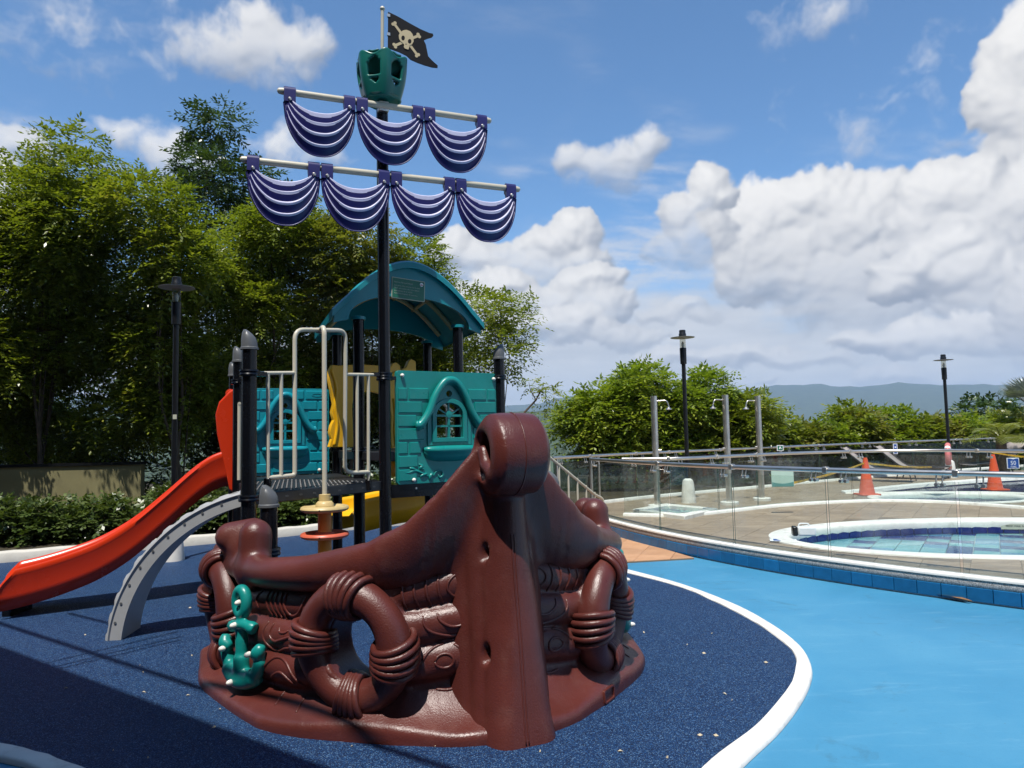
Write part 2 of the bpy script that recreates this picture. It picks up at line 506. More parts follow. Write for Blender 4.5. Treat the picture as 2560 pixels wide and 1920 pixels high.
M['concrete'] = mat('whitewashed_concrete', (0.52, 0.50, 0.45), 0.8, 0.08, 4, 0.6, 60, dirt=0.5, dirtcol=(0.26, 0.23, 0.19), dscale=4)
M['cone'] = mat('orange_cone_plastic', (0.62, 0.085, 0.025), 0.4, 0.05, dirt=0.2, dirtcol=(0.35, 0.1, 0.06))
M['lampblack'] = mat('lamp_black', (0.005, 0.0055, 0.0065), 0.35, 0.1)
M['shade'] = mat('lamp_disc', (0.30, 0.29, 0.27), 0.4, 0.05)
M['bark'] = mat('bark', (0.085, 0.062, 0.042), 0.9, 0.25, 8, 1.0, 40)
M['wallolive'] = mat('olive_wall_paint', (0.20, 0.18, 0.085), 0.8, 0.1, 1.5, 0.4, 60, dirt=0.4, dirtcol=(0.08, 0.075, 0.05))
M['plaster'] = mat('hotel_plaster', (0.27, 0.235, 0.19), 0.85, 0.05, 1, 0.3, 60)
M['signgreen'] = mat('sign_green', (0.006, 0.13, 0.075), 0.4, 0.03)
M['signedge'] = mat('sign_pale_edge', (0.45, 0.46, 0.36), 0.5, 0.03)
M['signtext'] = mat('sign_pale_letters', (0.42, 0.47, 0.38), 0.5, 0.03)
M['signblue'] = mat('sign_blue', (0.01, 0.07, 0.30), 0.4, 0.03)
M['signwhite'] = mat('sign_white', (0.75, 0.76, 0.78), 0.4, 0.03)
M['signred'] = mat('sign_red', (0.45, 0.03, 0.03), 0.4, 0.03)
M['frost'] = mat('pale_green_notice', (0.42, 0.58, 0.50), 0.35, 0.04)
M['tape'] = mat('yellow_barrier_tape', (0.55, 0.33, 0.03), 0.45, 0.25, 12)
M['taupe'] = mat('taupe_sling_fabric', (0.30, 0.26, 0.235), 0.7, 0.08, 5, 0.4, 300)
M['charcoal'] = mat('charcoal_frame', (0.035, 0.033, 0.033), 0.4, 0.08)
M['ringred'] = mat('faded_lifebuoy', (0.55, 0.16, 0.15), 0.5, 0.06)
M['petal'] = mat('dry_petal', (0.55, 0.47, 0.33), 0.7, 0.2, 30)
M['plank'] = mat('brown_dry_leaf', (0.23, 0.12, 0.05), 0.7, 0.2, 20)
# ================================================================== the setting
def ground_mat(name, build):
    m = bpy.data.materials.new(name)
    m.use_nodes = True
    n = NB(m.node_tree)
    pos = n.new('ShaderNodeNewGeometry').outputs['Position']
    bs = m.node_tree.nodes['Principled BSDF']
    build(n, pos, bs)
    return m
def bump(n, bs, h, strength, dist=0.003):
    b = n.new('ShaderNodeBump')
    b.inputs['Strength'].default_value, b.inputs['Distance'].default_value = strength, dist
    n.put(b.inputs['Height'], h)
    n.put(bs.inputs['Normal'], b.outputs[0])
def vor(n, pos, scale, out='Color', feature='F1'):
    v = n.new('ShaderNodeTexVoronoi', feature=feature)
    n.put(v.inputs['Vector'], pos)
    v.inputs['Scale'].default_value = scale
    return v.outputs[out]
def b_mat_rubber(n, pos, bs):
    cell = vor(n, pos, 230)
    gr = n.new('ShaderNodeSeparateColor')
    n.put(gr.inputs[0], cell)
    big = n.noise(pos, 0.9, 4, 0.6)
    c = n.ramp(gr.outputs[0], [(0.0, (0.002, 0.010, 0.036)), (0.55, (0.003, 0.030, 0.110)), (0.85, (0.011, 0.072, 0.215)), (1.0, (0.14, 0.26, 0.42))])
    c = n.mix(n.m('MULTIPLY', n.smooth(big, 0.45, 0.75), 0.25), c, (0.018, 0.070, 0.16))
    n.put(bs.inputs['Base Color'], c)
    n.put(bs.inputs['Roughness'], n.m('MULTIPLY_ADD', gr.outputs[1], 0.35, 0.42))
    bs.inputs['Specular IOR Level'].default_value = 0.28
    bump(n, bs, n.m('ADD', vor(n, pos, 230, 'Distance'), n.m('MULTIPLY', gr.outputs[2], 0.8)), 0.9, 0.006)
def b_pave(n, pos, bs):
    a = n.noise(pos, 0.6, 6, 0.65, 0.4)
    c = n.ramp(a, [(0.25, (0.036, 0.190, 0.335)), (0.5, (0.046, 0.222, 0.380)), (0.8, (0.080, 0.270, 0.415))])
    fine = n.noise(pos, 45, 4, 0.7)
    c = n.mix(n.m('MULTIPLY', n.smooth(fine, 0.45, 0.75), 0.22), c, (0.03, 0.17, 0.31))
    st = n.m('MULTIPLY', n.smooth(n.noise(pos, 1.7, 8, 0.72, 1.4), 0.565, 0.68), 0.6)       # old damp marks
    c = n.mix(st, c, (0.040, 0.155, 0.245))
    ch = n.smooth(n.noise(n.v('ADD', pos, (7, 3, 0)), 4.5, 9, 0.75, 0.5), 0.655, 0.685)       # chipped paint
    c = n.mix(n.m('MULTIPLY', ch, 0.75), c, (0.030, 0.115, 0.20))
    sp = n.m('MULTIPLY', n.smooth(n.noise(pos, 26, 3, 0.6), 0.73, 0.77), 0.7)
    c = n.mix(sp, c, (0.05, 0.09, 0.11))
    pale = n.m('MULTIPLY', n.smooth(n.noise(n.v('MULTIPLY', pos, (0.8, 4, 1)), 2.4, 8, 0.72, 0.6), 0.52, 0.8), 0.40)
    c = n.mix(pale, c, (0.19, 0.39, 0.52))
    n.put(bs.inputs['Base Color'], c)
    n.put(bs.inputs['Roughness'], n.m('MULTIPLY_ADD', a, 0.35, 0.33))
    bump(n, bs, n.m('ADD', n.noise(pos, 120, 4, 0.6), n.m('MULTIPLY', ch, -1.5)), 0.25)
def b_soil(n, pos, bs):
    n.put(bs.inputs['Base Color'], n.ramp(n.noise(pos, 4, 8, 0.7), [(0.3, (0.025, 0.022, 0.012)), (0.7, (0.07, 0.055, 0.03))]))
    bs.inputs['Roughness'].default_value = 0.95
    bump(n, bs, n.noise(pos, 18, 6, 0.7), 1.0, 0.03)
def b_far(n, pos, bs):
    n.put(bs.inputs['Base Color'], n.ramp(n.noise(pos, 0.02, 10, 0.75), [(0.35, (0.020, 0.036, 0.014)), (0.6, (0.05, 0.075, 0.03)), (0.75, (0.10, 0.105, 0.055))]))
    bs.inputs['Roughness'].default_value = 0.95
def b_deck(n, pos, bs):
    rnd = n.new('ShaderNodeObjectInfo').outputs['Random']
    a = n.noise(n.v('ADD', n.v('MULTIPLY', pos, (1, 2.4, 1)), n.xyz(n.m('MULTIPLY', rnd, 60.0), 0, 0)), 3.2, 7, 0.65, 0.8)
    c = n.ramp(a, [(0.25, (0.19, 0.138, 0.092)), (0.5, (0.275, 0.21, 0.145)), (0.8, (0.36, 0.29, 0.21))])
    k = n.m('MULTIPLY_ADD', rnd, 0.22, 0.89)
    c = n.mix(1.0, c, n.xyz(k, k, k), 'MULTIPLY')
    n.put(bs.inputs['Base Color'], c)
    bs.inputs['Roughness'].default_value = 0.6
    bump(n, bs, n.noise(pos, 50, 4, 0.6), 0.25)
def b_tan(n, pos, bs):
    rnd = n.new('ShaderNodeObjectInfo').outputs['Random']
    a = n.noise(pos, 5, 6, 0.65)
    c = n.ramp(a, [(0.25, (0.38, 0.20, 0.105)), (0.75, (0.50, 0.29, 0.16))])
    k = n.m('MULTIPLY_ADD', rnd, 0.25, 0.86)
    n.put(bs.inputs['Base Color'], n.mix(1.0, c, n.xyz(k, k, k), 'MULTIPLY'))
    bs.inputs['Roughness'].default_value = 0.6
    bump(n, bs, n.noise(pos, 60, 4, 0.6), 0.25)
def b_granite(n, pos, bs):
    cell = n.new('ShaderNodeSeparateColor')
    n.put(cell.inputs[0], vor(n, pos, 170))
    n.put(bs.inputs['Base Color'], n.ramp(cell.outputs[0], [(0.0, (0.10, 0.10, 0.10)), (0.4, (0.30, 0.29, 0.28)), (1.0, (0.52, 0.51, 0.49))]))
    bs.inputs['Roughness'].default_value = 0.6
def b_tileblue(n, pos, bs):
    rnd = n.new('ShaderNodeObjectInfo').outputs['Random']
    a = n.noise(pos, 14, 5, 0.6)
    c = n.ramp(a, [(0.3, (0.006, 0.095, 0.235)), (0.7, (0.009, 0.125, 0.30))])
    k = n.m('MULTIPLY_ADD', rnd, 0.35, 0.82)
    n.put(bs.inputs['Base Color'], n.mix(1.0, c, n.xyz(k, k, k), 'MULTIPLY'))
    bs.inputs['Roughness'].default_value = 0.22
    bump(n, bs, n.noise(pos, 25, 3, 0.5), 0.15)
def glaze(name, col, rough=0.12):
    return mat(name, col, rough, 0.06, 9, 0.05, 40, rvar=0.04)
M['mat'] = ground_mat('blue_rubber_granules', b_mat_rubber)
M['pave'] = ground_mat('sky_blue_floor_paint', b_pave)
M['soil'] = ground_mat('soil', b_soil)
M['far'] = ground_mat('far_vegetation', b_far)
M['deck'] = ground_mat('brown_stone_tile', b_deck)
M['tan'] = ground_mat('terracotta_tile', b_tan)
M['granite'] = ground_mat('speckled_granite', b_granite)
M['tileblue'] = ground_mat('glazed_kerb_tile', b_tileblue)
M['grout'] = mat('grey_grout', (0.17, 0.135, 0.10), 0.8, 0.1, 6)
M['whitegrout'] = mat('white_grout', (0.60, 0.62, 0.62), 0.7, 0.05, 6)
M['pool_dark'] = glaze('cobalt_tile', (0.006, 0.014, 0.13))
M['pool_a'] = glaze('pale_aqua_tile', (0.25, 0.50, 0.50))
M['pool_b'] = glaze('slate_blue_tile', (0.045, 0.075, 0.22))
M['pool_c'] = glaze('soft_blue_tile', (0.14, 0.33, 0.46))

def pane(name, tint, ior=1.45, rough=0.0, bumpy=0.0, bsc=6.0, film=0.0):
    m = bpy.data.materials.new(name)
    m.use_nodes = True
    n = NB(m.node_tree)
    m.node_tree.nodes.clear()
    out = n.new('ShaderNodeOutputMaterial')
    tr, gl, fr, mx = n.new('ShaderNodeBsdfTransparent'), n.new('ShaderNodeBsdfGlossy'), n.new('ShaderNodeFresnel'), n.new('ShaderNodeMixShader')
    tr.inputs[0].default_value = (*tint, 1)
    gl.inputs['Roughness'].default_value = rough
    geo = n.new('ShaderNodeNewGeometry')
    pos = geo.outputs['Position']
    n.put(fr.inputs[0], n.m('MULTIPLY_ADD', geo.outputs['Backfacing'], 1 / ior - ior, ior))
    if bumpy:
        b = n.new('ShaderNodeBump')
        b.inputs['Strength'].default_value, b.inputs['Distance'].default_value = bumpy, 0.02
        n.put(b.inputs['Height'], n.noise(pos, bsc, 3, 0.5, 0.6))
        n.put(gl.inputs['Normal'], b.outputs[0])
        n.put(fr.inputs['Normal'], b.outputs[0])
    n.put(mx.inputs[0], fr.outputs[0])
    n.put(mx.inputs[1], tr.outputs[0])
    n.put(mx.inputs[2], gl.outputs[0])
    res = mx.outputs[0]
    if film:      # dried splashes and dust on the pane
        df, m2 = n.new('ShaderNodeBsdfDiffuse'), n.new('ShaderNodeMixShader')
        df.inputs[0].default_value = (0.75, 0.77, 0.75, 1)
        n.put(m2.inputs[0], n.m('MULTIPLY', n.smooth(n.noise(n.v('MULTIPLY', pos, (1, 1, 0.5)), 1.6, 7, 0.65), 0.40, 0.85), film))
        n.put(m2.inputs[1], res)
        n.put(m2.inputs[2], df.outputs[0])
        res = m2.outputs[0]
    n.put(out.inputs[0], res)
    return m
M['glass'] = pane('fence_glass', (0.93, 0.96, 0.945), film=0.12)
M['glassedge'] = mat('green_glass_edge', (0.05, 0.11, 0.09), 0.25, 0.05)
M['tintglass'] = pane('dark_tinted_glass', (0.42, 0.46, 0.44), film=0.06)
M['water'] = pane('pool_water', (0.84, 0.94, 0.97), 1.09, 0.0, 0.08, 5.0)
M['lampglass'] = pane('lamp_glass', (0.80, 0.78, 0.70), 1.5)

def poly_obj(name, pts, z, m, kind='structure', holes=()):
    b = MB()
    I = Matrix.Identity(4)
    b.plate([(p[0], p[1]) for p in pts], [[(p[0], p[1]) for p in h] for h in holes], I, z - 0.02, z)
    o = b.build(name, m, smooth=False)
    o['kind'] = kind
    return o
def ellipse(c, a, b, n=64, rot=0.0):
    return [(c[0] + a * math.cos(t) * math.cos(rot) - b * math.sin(t) * math.sin(rot), c[1] + a * math.cos(t) * math.sin(rot) + b * math.sin(t) * math.cos(rot)) for t in (2 * math.pi * k / n for k in range(n))]

# ground to the horizon, mountains
b = MB()
ring = [(0, 0)]
for r in (30, 120, 500, 2000, 9000):
    ring.append((r, 0))
rows = []
for r in (22, 60, 200, 700, 2000, 9000):
    zz = {22: -0.05, 60: -6, 200: -25, 700: -60, 2000: -90, 9000: -120}[r]
    rows.append([(r * math.cos(2 * math.pi * k / 48), r * math.sin(2 * math.pi * k / 48), zz) for k in range(48)])
b.grid(rows, closed_u=True)
b.f.append(list(range(48))); b.mi.append(0)
o = b.build('ground', M['far'])
o['kind'] = 'structure'
DK = 0.21       # level of the pool terrace

def ridge(name, az0, az1, R, hfun, base, depth, seed, nseg=220, nr=26):
    rng = np.random.default_rng(seed)
    rows = []
    for j in range(nr):
        t = j / (nr - 1)
        row = []
        for i in range(nseg):
            a = az0 + (az1 - az0) * i / (nseg - 1)
            rr = R + depth * (t - 1)
            h = base + (hfun(a) - base) * (t ** 0.8)
            gully = sum(math.sin(a * f * (1 + 0.15 * math.sin(t * 4 + f)) + f * 1.7 + t * 2.3) / f for f in (31, 67, 123, 240)) * 9.0 * math.sin(math.pi * min(t, 0.97)) ** 0.7 * R / 3200
            row.append((rr * math.sin(a), rr * math.cos(a), h + gully * 1.2))
        rows.append(row)
    bb = MB()
    bb.grid(rows)
    o = bb.build(name, M['far'], deg=180)
    o['kind'] = 'structure'
    return o
def prof(points, R, seed):
    tab = []
    for px, py in points:
        d = ray(px, py).normalized()
        tab.append((math.atan2(d.x, d.y), CAM_H + R * math.tan(math.asin(d.z))))
    xs, ys = [t[0] for t in tab], [t[1] for t in tab]
    def f(a):
        return float(np.interp(a, xs, ys)) + R * (0.0011 * math.sin(a * 90 + seed) + 0.0007 * math.sin(a * 213 + 2 * seed) + 0.0004 * math.sin(a * 431))
    return f
ridge('mountain_range', -1.2, 1.2, 5200, prof([(-1500, 930), (0, 985), (1000, 1010), (1300, 1015), (1420, 992), (1600, 985), (1800, 985), (1905, 968), (2030, 958), (2090, 968), (2200, 962), (2290, 957), (2380, 964), (2560, 957), (3200, 945), (4500, 960)], 5200, 1.0), -120, 2200, 1)
ridge('wooded_hill', -1.2, 1.2, 1100, prof([(-1500, 1010), (0, 1030), (1000, 1040), (1290, 1030), (1380, 1022), (1440, 1028), (1600, 1050), (2000, 1075), (2560, 1070), (4000, 1060)], 1100, 2.0), -70, 600, 2)

# painted pavement (light blue)
poly_obj('painted_pavement', [(-14, -8), (16, -8), (16, 11.6), (-14, 11.6)], -0.012, M['pave'])

# rubber mat inside a white kerb
K_OUT = [(1534, 1418), (1692, 1460), (1835, 1513), (1931, 1565), (1998, 1616), (2029, 1668), (2025, 1711), (1998, 1764), (1946, 1831), (1852, 1920)]
K_IN = [(1534, 1427), (1692, 1468), (1787, 1508), (1883, 1558), (1946, 1601), (1984, 1637), (1990, 1668), (1979, 1711), (1941, 1764), (1883, 1826), (1761, 1920)]
BACK = [(-500, 1440), (0, 1410), (454, 1369), (694, 1346), (797, 1335), (976, 1318), (1060, 1309)]
def g2(p, z=0.0):
    q = G(p[0], p[1], z)
    return Vector((q.x, q.y, 0))
near_out = [Vector((0.35, 2.55, 0)), Vector((-0.6, 2.60, 0)), Vector((-1.4, 2.94, 0))] + [g2((72, 1920)), g2((0, 1901)), Vector((-4.6, 4.42, 0)), Vector((-6.5, 5.3, 0))]
near_in = [Vector((0.30, 2.66, 0)), Vector((-0.6, 2.72, 0)), Vector((-1.35, 3.05, 0))] + [g2((191, 1920)), g2((0, 1865)), Vector((-4.5, 4.50, 0)), Vector((-6.4, 5.42, 0))]
out_c = bend([g2(p) for p in K_OUT] + near_out, 8)
in_c = bend([g2(p) for p in K_IN] + near_in, 8)
def resample(c, n):
    L = [0.0]
    for a, b_ in zip(c[:-1], c[1:]): L.append(L[-1] + (b_ - a).length)
    out = []
    for k in range(n):
        s = L[-1] * k / (n - 1)
        i = min(max(0, np.searchsorted(L, s) - 1), len(c) - 2)
        t = (s - L[i]) / max(1e-9, L[i + 1] - L[i])
        out.append(c[i].lerp(c[i + 1], t))
    return out
out_c, in_c = resample(out_c, 140), resample(in_c, 140)
back = bend([g2(p) for p in BACK], 6)
rear = [Vector((0.1, 12.2, 0)), Vector((0.75, 10.0, 0))]
mat_poly = [p for p in in_c] + [Vector((-9.0, 6.5, 0)), Vector((-9.5, 8.6, 0))] + back + rear
poly_obj('rubber_mat', mat_poly, 0.012, M['mat'])
b = MB()
rows = []
rng = random.Random(3)
for a, c in zip(out_c, in_c):
    d = (c - a)
    j = rng.uniform(-0.004, 0.004)
    rows.append([a + Vector((0, 0, -0.01)), a + d * 0.02 + Vector((0, 0, 0.012)), a + d * 0.14 + Vector((0, 0, 0.022)), a + d * 0.86 + Vector((0, 0, 0.022 + j * .3)), a + d * 0.97 + Vector((j, j, 0.019)), c + Vector((j, j, 0.0))])
b.grid(rows)
tag(b.build('kerb', M['white'], deg=60), kind='structure')
# terracotta paving between mat and terrace
tan_poly = [g2((1534, 1421)), g2((1740, 1394)), g2((1648, 1371)), g2((1575, 1350)), g2((1450, 1312)), Vector((0.1, 12.2, 0)), Vector((0.75, 10.0, 0))]
tan_poly = [Vector((1.18, 8.0, 0)), g2((1560, 1406)), g2((1735, 1396)), g2((1655, 1372)), g2((1575, 1350)), g2((1452, 1313)), Vector((0.15, 12.0, 0)), Vector((0.72, 10.0, 0))]
tanbed = poly_obj('terracotta_paving', tan_poly, 0.002, M['grout'])
def inside(p, poly):
    x, y = p[0], p[1]
    r = False
    n = len(poly)
    for i in range(n):
        a, c = poly[i], poly[(i + 1) % n]
        if (a[1] > y) != (c[1] > y) and x < (c[0] - a[0]) * (y - a[1]) / (c[1] - a[1]) + a[0]: r = not r
    return r
def edge_dist(p, poly):
    q = Vector((p[0], p[1]))
    best = 1e9
    n = len(poly)
    for i in range(n):
        a, c = Vector((poly[i][0], poly[i][1])), Vector((poly[(i + 1) % n][0], poly[(i + 1) % n][1]))
        t = max(0, min(1, (q - a).dot(c - a) / max(1e-9, (c - a).length_squared)))
        best = min(best, (q - a - (c - a) * t).length)
    return best
def clip_convex(poly, sq):
    """part of an outline that lies inside a (counter clockwise) tile"""
    out = [Vector((p[0], p[1])) for p in poly]
    for i in range(4):
        a, c = sq[i], sq[(i + 1) % 4]
        d = c - a
        f = lambda p: d.x * (p.y - a.y) - d.y * (p.x - a.x)
        res = []
        for k in range(len(out)):
            p, q = out[k], out[(k + 1) % len(out)]
            fp, fq = f(p), f(q)
            if fp >= 0: res.append(p)
            if (fp >= 0) != (fq >= 0): res.append(p.lerp(q, fp / (fp - fq)))
        out = res
        if len(out) < 3: return []
    clean = []
    for p in out:
        if not clean or (p - clean[-1]).length > 0.004: clean.append(p)
    return clean if len(clean) > 2 else []
def cut_tile(name, pts, z, h, m, parent):
    ar = sum(pts[i].x * pts[(i + 1) % len(pts)].y - pts[(i + 1) % len(pts)].x * pts[i].y for i in range(len(pts))) / 2
    if abs(ar) < 0.006: return
    if ar < 0: pts = pts[::-1]
    bb = MB()
    k = len(pts)
    bb.add([(p.x, p.y, z) for p in pts] + [(p.x, p.y, z + h) for p in pts], [tuple(range(k, 2 * k))] + [(i, (i + 1) % k, k + (i + 1) % k, k + i) for i in range(k)])
    bb.build(name, m, parent=parent, smooth=False)
def square(p, half, ang):
    c_, s_ = math.cos(ang), math.sin(ang)
    return [Vector((p[0] + x * c_ - y * s_, p[1] + x * s_ + y * c_)) for x, y in ((-half, -half), (half, -half), (half, half), (-half, half))]
def tile_mesh(name, w, d, h, m, bev=0.004):
    bb = MB()
    x, y = w / 2, d / 2
    bb.add([(-x, -y, 0), (x, -y, 0), (x, y, 0), (-x, y, 0), (-x, -y, h - bev), (x, -y, h - bev), (x, y, h - bev), (-x, y, h - bev),
            (-x + bev, -y + bev, h), (x - bev, -y + bev, h), (x - bev, y - bev, h), (-x + bev, y - bev, h)],
           [(0, 1, 5, 4), (1, 2, 6, 5), (2, 3, 7, 6), (3, 0, 4, 7), (4, 5, 9, 8), (5, 6, 10, 9), (6, 7, 11, 10), (7, 4, 8, 11), (8, 9, 10, 11)])
    me = bpy.data.meshes.new(name)
    me.from_pydata(bb.v, [], bb.f)
    me.materials.append(m)
    return me
tm = tile_mesh('paving_tile', 0.395, 0.395, 0.008, M['tan'])
ang = math.radians(-20)
cs, sn = math.cos(ang), math.sin(ang)
for i in range(-12, 14):
    for j in range(-3, 34):
        u, v = i * 0.4, j * 0.4
        p = (0.9 + u * cs - v * sn, 7.8 + u * sn + v * cs)
        dd = edge_dist(p, tan_poly)
        if dd < 0.29:
            q = clip_convex(tan_poly, square(p, 0.1975, ang))
            if q: cut_tile('paving_tile', q, 0.0005, 0.008, M['tan'], tanbed)
        elif inside(p, tan_poly):
            o = bpy.data.objects.new('paving_tile', tm)
            COL.objects.link(o)
            o.parent = tanbed
            o.location = (p[0], p[1], 0.0005)
            o.rotation_euler.z = ang

# rear kerb and planting bed
b = MB()
kb = resample(back, 60)
rows = []
for i, p in enumerate(kb):
    t = (kb[min(i + 1, 59)] - kb[max(i - 1, 0)]).normalized()
    n_ = Vector((-t.y, t.x, 0))
    e = rng.uniform(-0.006, 0.006)
    rows.append([p + Vector((0, 0, -0.01)), p + Vector((0, 0, 0.125 + e)), p + n_ * 0.02 + Vector((0, 0, 0.145 + e)), p + n_ * 0.17 + Vector((0, 0, 0.145 + e)), p + n_ * 0.19 + Vector((0, 0, 0.05))])
b.grid(rows, flip=True)
tag(b.build('rear_kerb', M['concrete'], deg=60), kind='structure')
bed = [p + Vector((0, 0.12, 0)) for p in kb] + [Vector((1.0, 14, 0)), Vector((1.0, 26, 0)), Vector((-30, 26, 0)), Vector((-30, 9.5, 0))]
poly_obj('planting_bed', bed, 0.10, M['soil'])

# ---------------------------------------------------------------- pool terrace
E_PX = [(1452, 1313), (1496, 1323), (1575, 1350), (1648, 1371), (1763, 1395), (1860, 1419), (1958, 1434), (2081, 1453), (2224, 1471), (2366, 1494), (2560, 1519), (2760, 1545), (2990, 1575)]
_e = [g2(p) for p in E_PX]
_c = np.polyfit([p.y for p in _e], [p.x for p in _e], 3)       # one clean sweep through the surveyed points
_y = np.linspace(_e[0].y, _e[-1].y, 200)
edge = resample([Vector((float(np.polyval(_c, y)), float(y), 0)) for y in _y], 160)
# pools
POOLS = [dict(c=(5.95, 8.62), a=2.62, b=1.42, w=0.24), dict(c=(8.0, 13.2), a=1.25, b=0.95, w=0.16)]
deck_poly = [p for p in edge] + [Vector((9.0, 4.6, 0)), Vector((26, 4.6, 0)), Vector((26, 24, 0)), Vector((0.2, 16, 0)), Vector((0.85, 12.6, 0))]
big_pool = [Vector(p) for p in ((6.75, 14.55, 0), (7.5, 15.0, 0), (9.3, 16.1, 0), (12.7, 17.6, 0), (16.5, 18.6, 0), (19, 17.6, 0), (18.5, 14.2, 0), (14.5, 12.6, 0), (11.5, 12.4, 0), (10.2, 13.2, 0), (9.4, 14.0, 0), (8.2, 14.35, 0))]
big_pool = [p for p in bend(big_pool + [big_pool[0]], 4)][:-1]
holes = [ellipse(p['c'], p['a'], p['b'], 72) for p in POOLS] + [[(p.x, p.y) for p in reversed(big_pool)]]
deck = poly_obj('pool_terrace', deck_poly, DK, M['grout'], holes=holes)

tm = tile_mesh('terrace_tile', 0.395, 0.395, 0.012, M['deck'])
ang = math.radians(-34)
cs, sn = math.cos(ang), math.sin(ang)
spots = []
dp = [(p.x, p.y) for p in deck_poly]
dpl = [(p.x, p.y) for p in deck_poly[::6]] if False else dp
outer_h = [ellipse(p['c'], p['a'] + 0.05, p['b'] + 0.05, 48) for p in POOLS] + [[(q.x, q.y) for q in big_pool]]
inner_edge = []
for k in range(len(edge)):
    t = (edge[min(k + 1, len(edge) - 1)] - edge[max(k - 1, 0)]).normalized()
    inner_edge.append(edge[k] + Vector((-t.y, t.x, 0)) * 0.105)
tile_poly = [(p.x, p.y) for p in inner_edge] + [(p.x, p.y) for p in deck_poly[len(edge):]]
cutters = []
for i in range(-60, 70):
    for j in range(-60, 70):
        u, v = i * 0.4, j * 0.4
        p = (6 + u * cs - v * sn, 9 + u * sn + v * cs)
        if not (0.3 < p[0] < 16 and 4.6 < p[1] < 20): continue
        if p[0] / p[1] > 0.80: continue
        de = edge_dist(p, inner_edge)
        sq = square(p, 0.1975, ang)
        if de < 0.29:
            sq8 = sq + [(sq[k] + sq[(k + 1) % 4]) / 2 for k in range(4)] + [Vector(p)]
            if any(inside(q, tile_poly) for q in sq) and not any(inside(q, h) for h in outer_h for q in sq8): cutters.append((math.hypot(*p), p, sq))
            continue
        if not inside(p, dp): continue
        sq8 = sq + [(sq[k] + sq[(k + 1) % 4]) / 2 for k in range(4)] + [Vector(p)]
        if any(inside(q, h) for h in outer_h for q in sq8): continue
        spots.append((math.hypot(*p), p))
for d_, p, sq in sorted(cutters)[:70]:
    q = clip_convex(tile_poly, sq)
    if q: cut_tile('terrace_tile', q, DK - 0.006, 0.012, M['deck'], deck)
spots.sort()
for d_, p in spots[:230]:
    o = bpy.data.objects.new('terrace_tile', tm)
    COL.objects.link(o)
    o.parent = deck
    o.location = (p[0], p[1], DK - 0.006)
    o.rotation_euler.z = ang
b = MB()
Rm = Matrix.Rotation(ang, 3, 'Z')
for d_, p in spots[230:]:
    h = 0.1975
    q = [Rm @ Vector((x, y, 0)) + Vector((p[0], p[1], 0)) for x, y in ((-h, -h), (h, -h), (h, h), (-h, h))]
    b.add([(v.x, v.y, DK - 0.01) for v in q] + [(v.x, v.y, DK + 0.006) for v in q], [(4, 5, 6, 7), (0, 1, 5, 4), (1, 2, 6, 5), (2, 3, 7, 6), (3, 0, 4, 7)])
o = b.build('far_terrace_tiles', M['deck'], parent=deck, smooth=False)
o['kind'] = 'stuff'

# kerb of the terrace: glazed tiles, granite band, white lip
root = MB()
def edge_sweep(path, profile, name, m, parent=None, deg=60):
    """profile: list of (outward offset, z)"""
    rows = []
    N = len(path)
    for i, p in enumerate(path):
        t = (path[min(i + 1, N - 1)] - path[max(i - 1, 0)]).normalized()
        n_ = Vector((t.y, -t.x, 0))       # towards the camera side
        rows.append([p + n_ * o_ + Vector((0, 0, z)) for o_, z in profile])
    bb = MB()
    bb.grid(rows)
    return bb.build(name, m, parent=parent, deg=deg)
tk = edge_sweep(edge, [(-0.012, -0.02), (-0.012, 0.13)], 'terrace_kerb', M['whitegrout'])
tk['kind'] = 'structure'
edge_sweep(edge, [(0.0, 0.124), (0.002, 0.126), (0.002, 0.188), (0.0, 0.19)], 'granite_band', M['granite'], tk)
edge_sweep(edge, [(-0.0, 0.1905), (0.010, 0.192), (0.012, 0.212), (0.004, 0.222), (-0.10, 0.222), (-0.11, 0.205)], 'white_lip', M['white'], tk)
LE = [0.0]
for a, c in zip(edge[:-1], edge[1:]): LE.append(LE[-1] + (c - a).length)
def at_s(path, L, s):
    i = int(min(max(0, np.searchsorted(L, s) - 1), len(path) - 2))
    t = (s - L[i]) / max(1e-9, L[i + 1] - L[i])
    return path[i].lerp(path[i + 1], t), (path[i + 1] - path[i]).normalized()
bb = MB()
bb.add([(-0.098, -0.008, 0), (0.098, -0.008, 0), (0.098, -0.008, 0.119), (-0.098, -0.008, 0.119), (-0.094, -0.013, 0.004), (0.094, -0.013, 0.004), (0.094, -0.013, 0.115), (-0.094, -0.013, 0.115),
        (-0.098, 0.012, 0), (0.098, 0.012, 0), (0.098, 0.012, 0.119), (-0.098, 0.012, 0.119)],
       [(4, 5, 6, 7), (0, 1, 5, 4), (1, 2, 6, 5), (2, 3, 7, 6), (3, 0, 4, 7), (8, 9, 1, 0), (9, 10, 2, 1), (10, 11, 3, 2), (11, 8, 0, 3)])
me = bpy.data.meshes.new('kerb_tile')
me.from_pydata(bb.v, [], bb.f)
me.materials.append(M['tileblue'])
s = 0.1
while s < LE[-1] - 0.1:
    p, t = at_s(edge, LE, s)
    o = bpy.data.objects.new('kerb_tile', me)
    COL.objects.link(o)
    o.parent = tk
    o.location = (p.x, p.y, 0.004)
    o.rotation_euler.z = math.atan2(t.y, t.x)
    s += 0.2

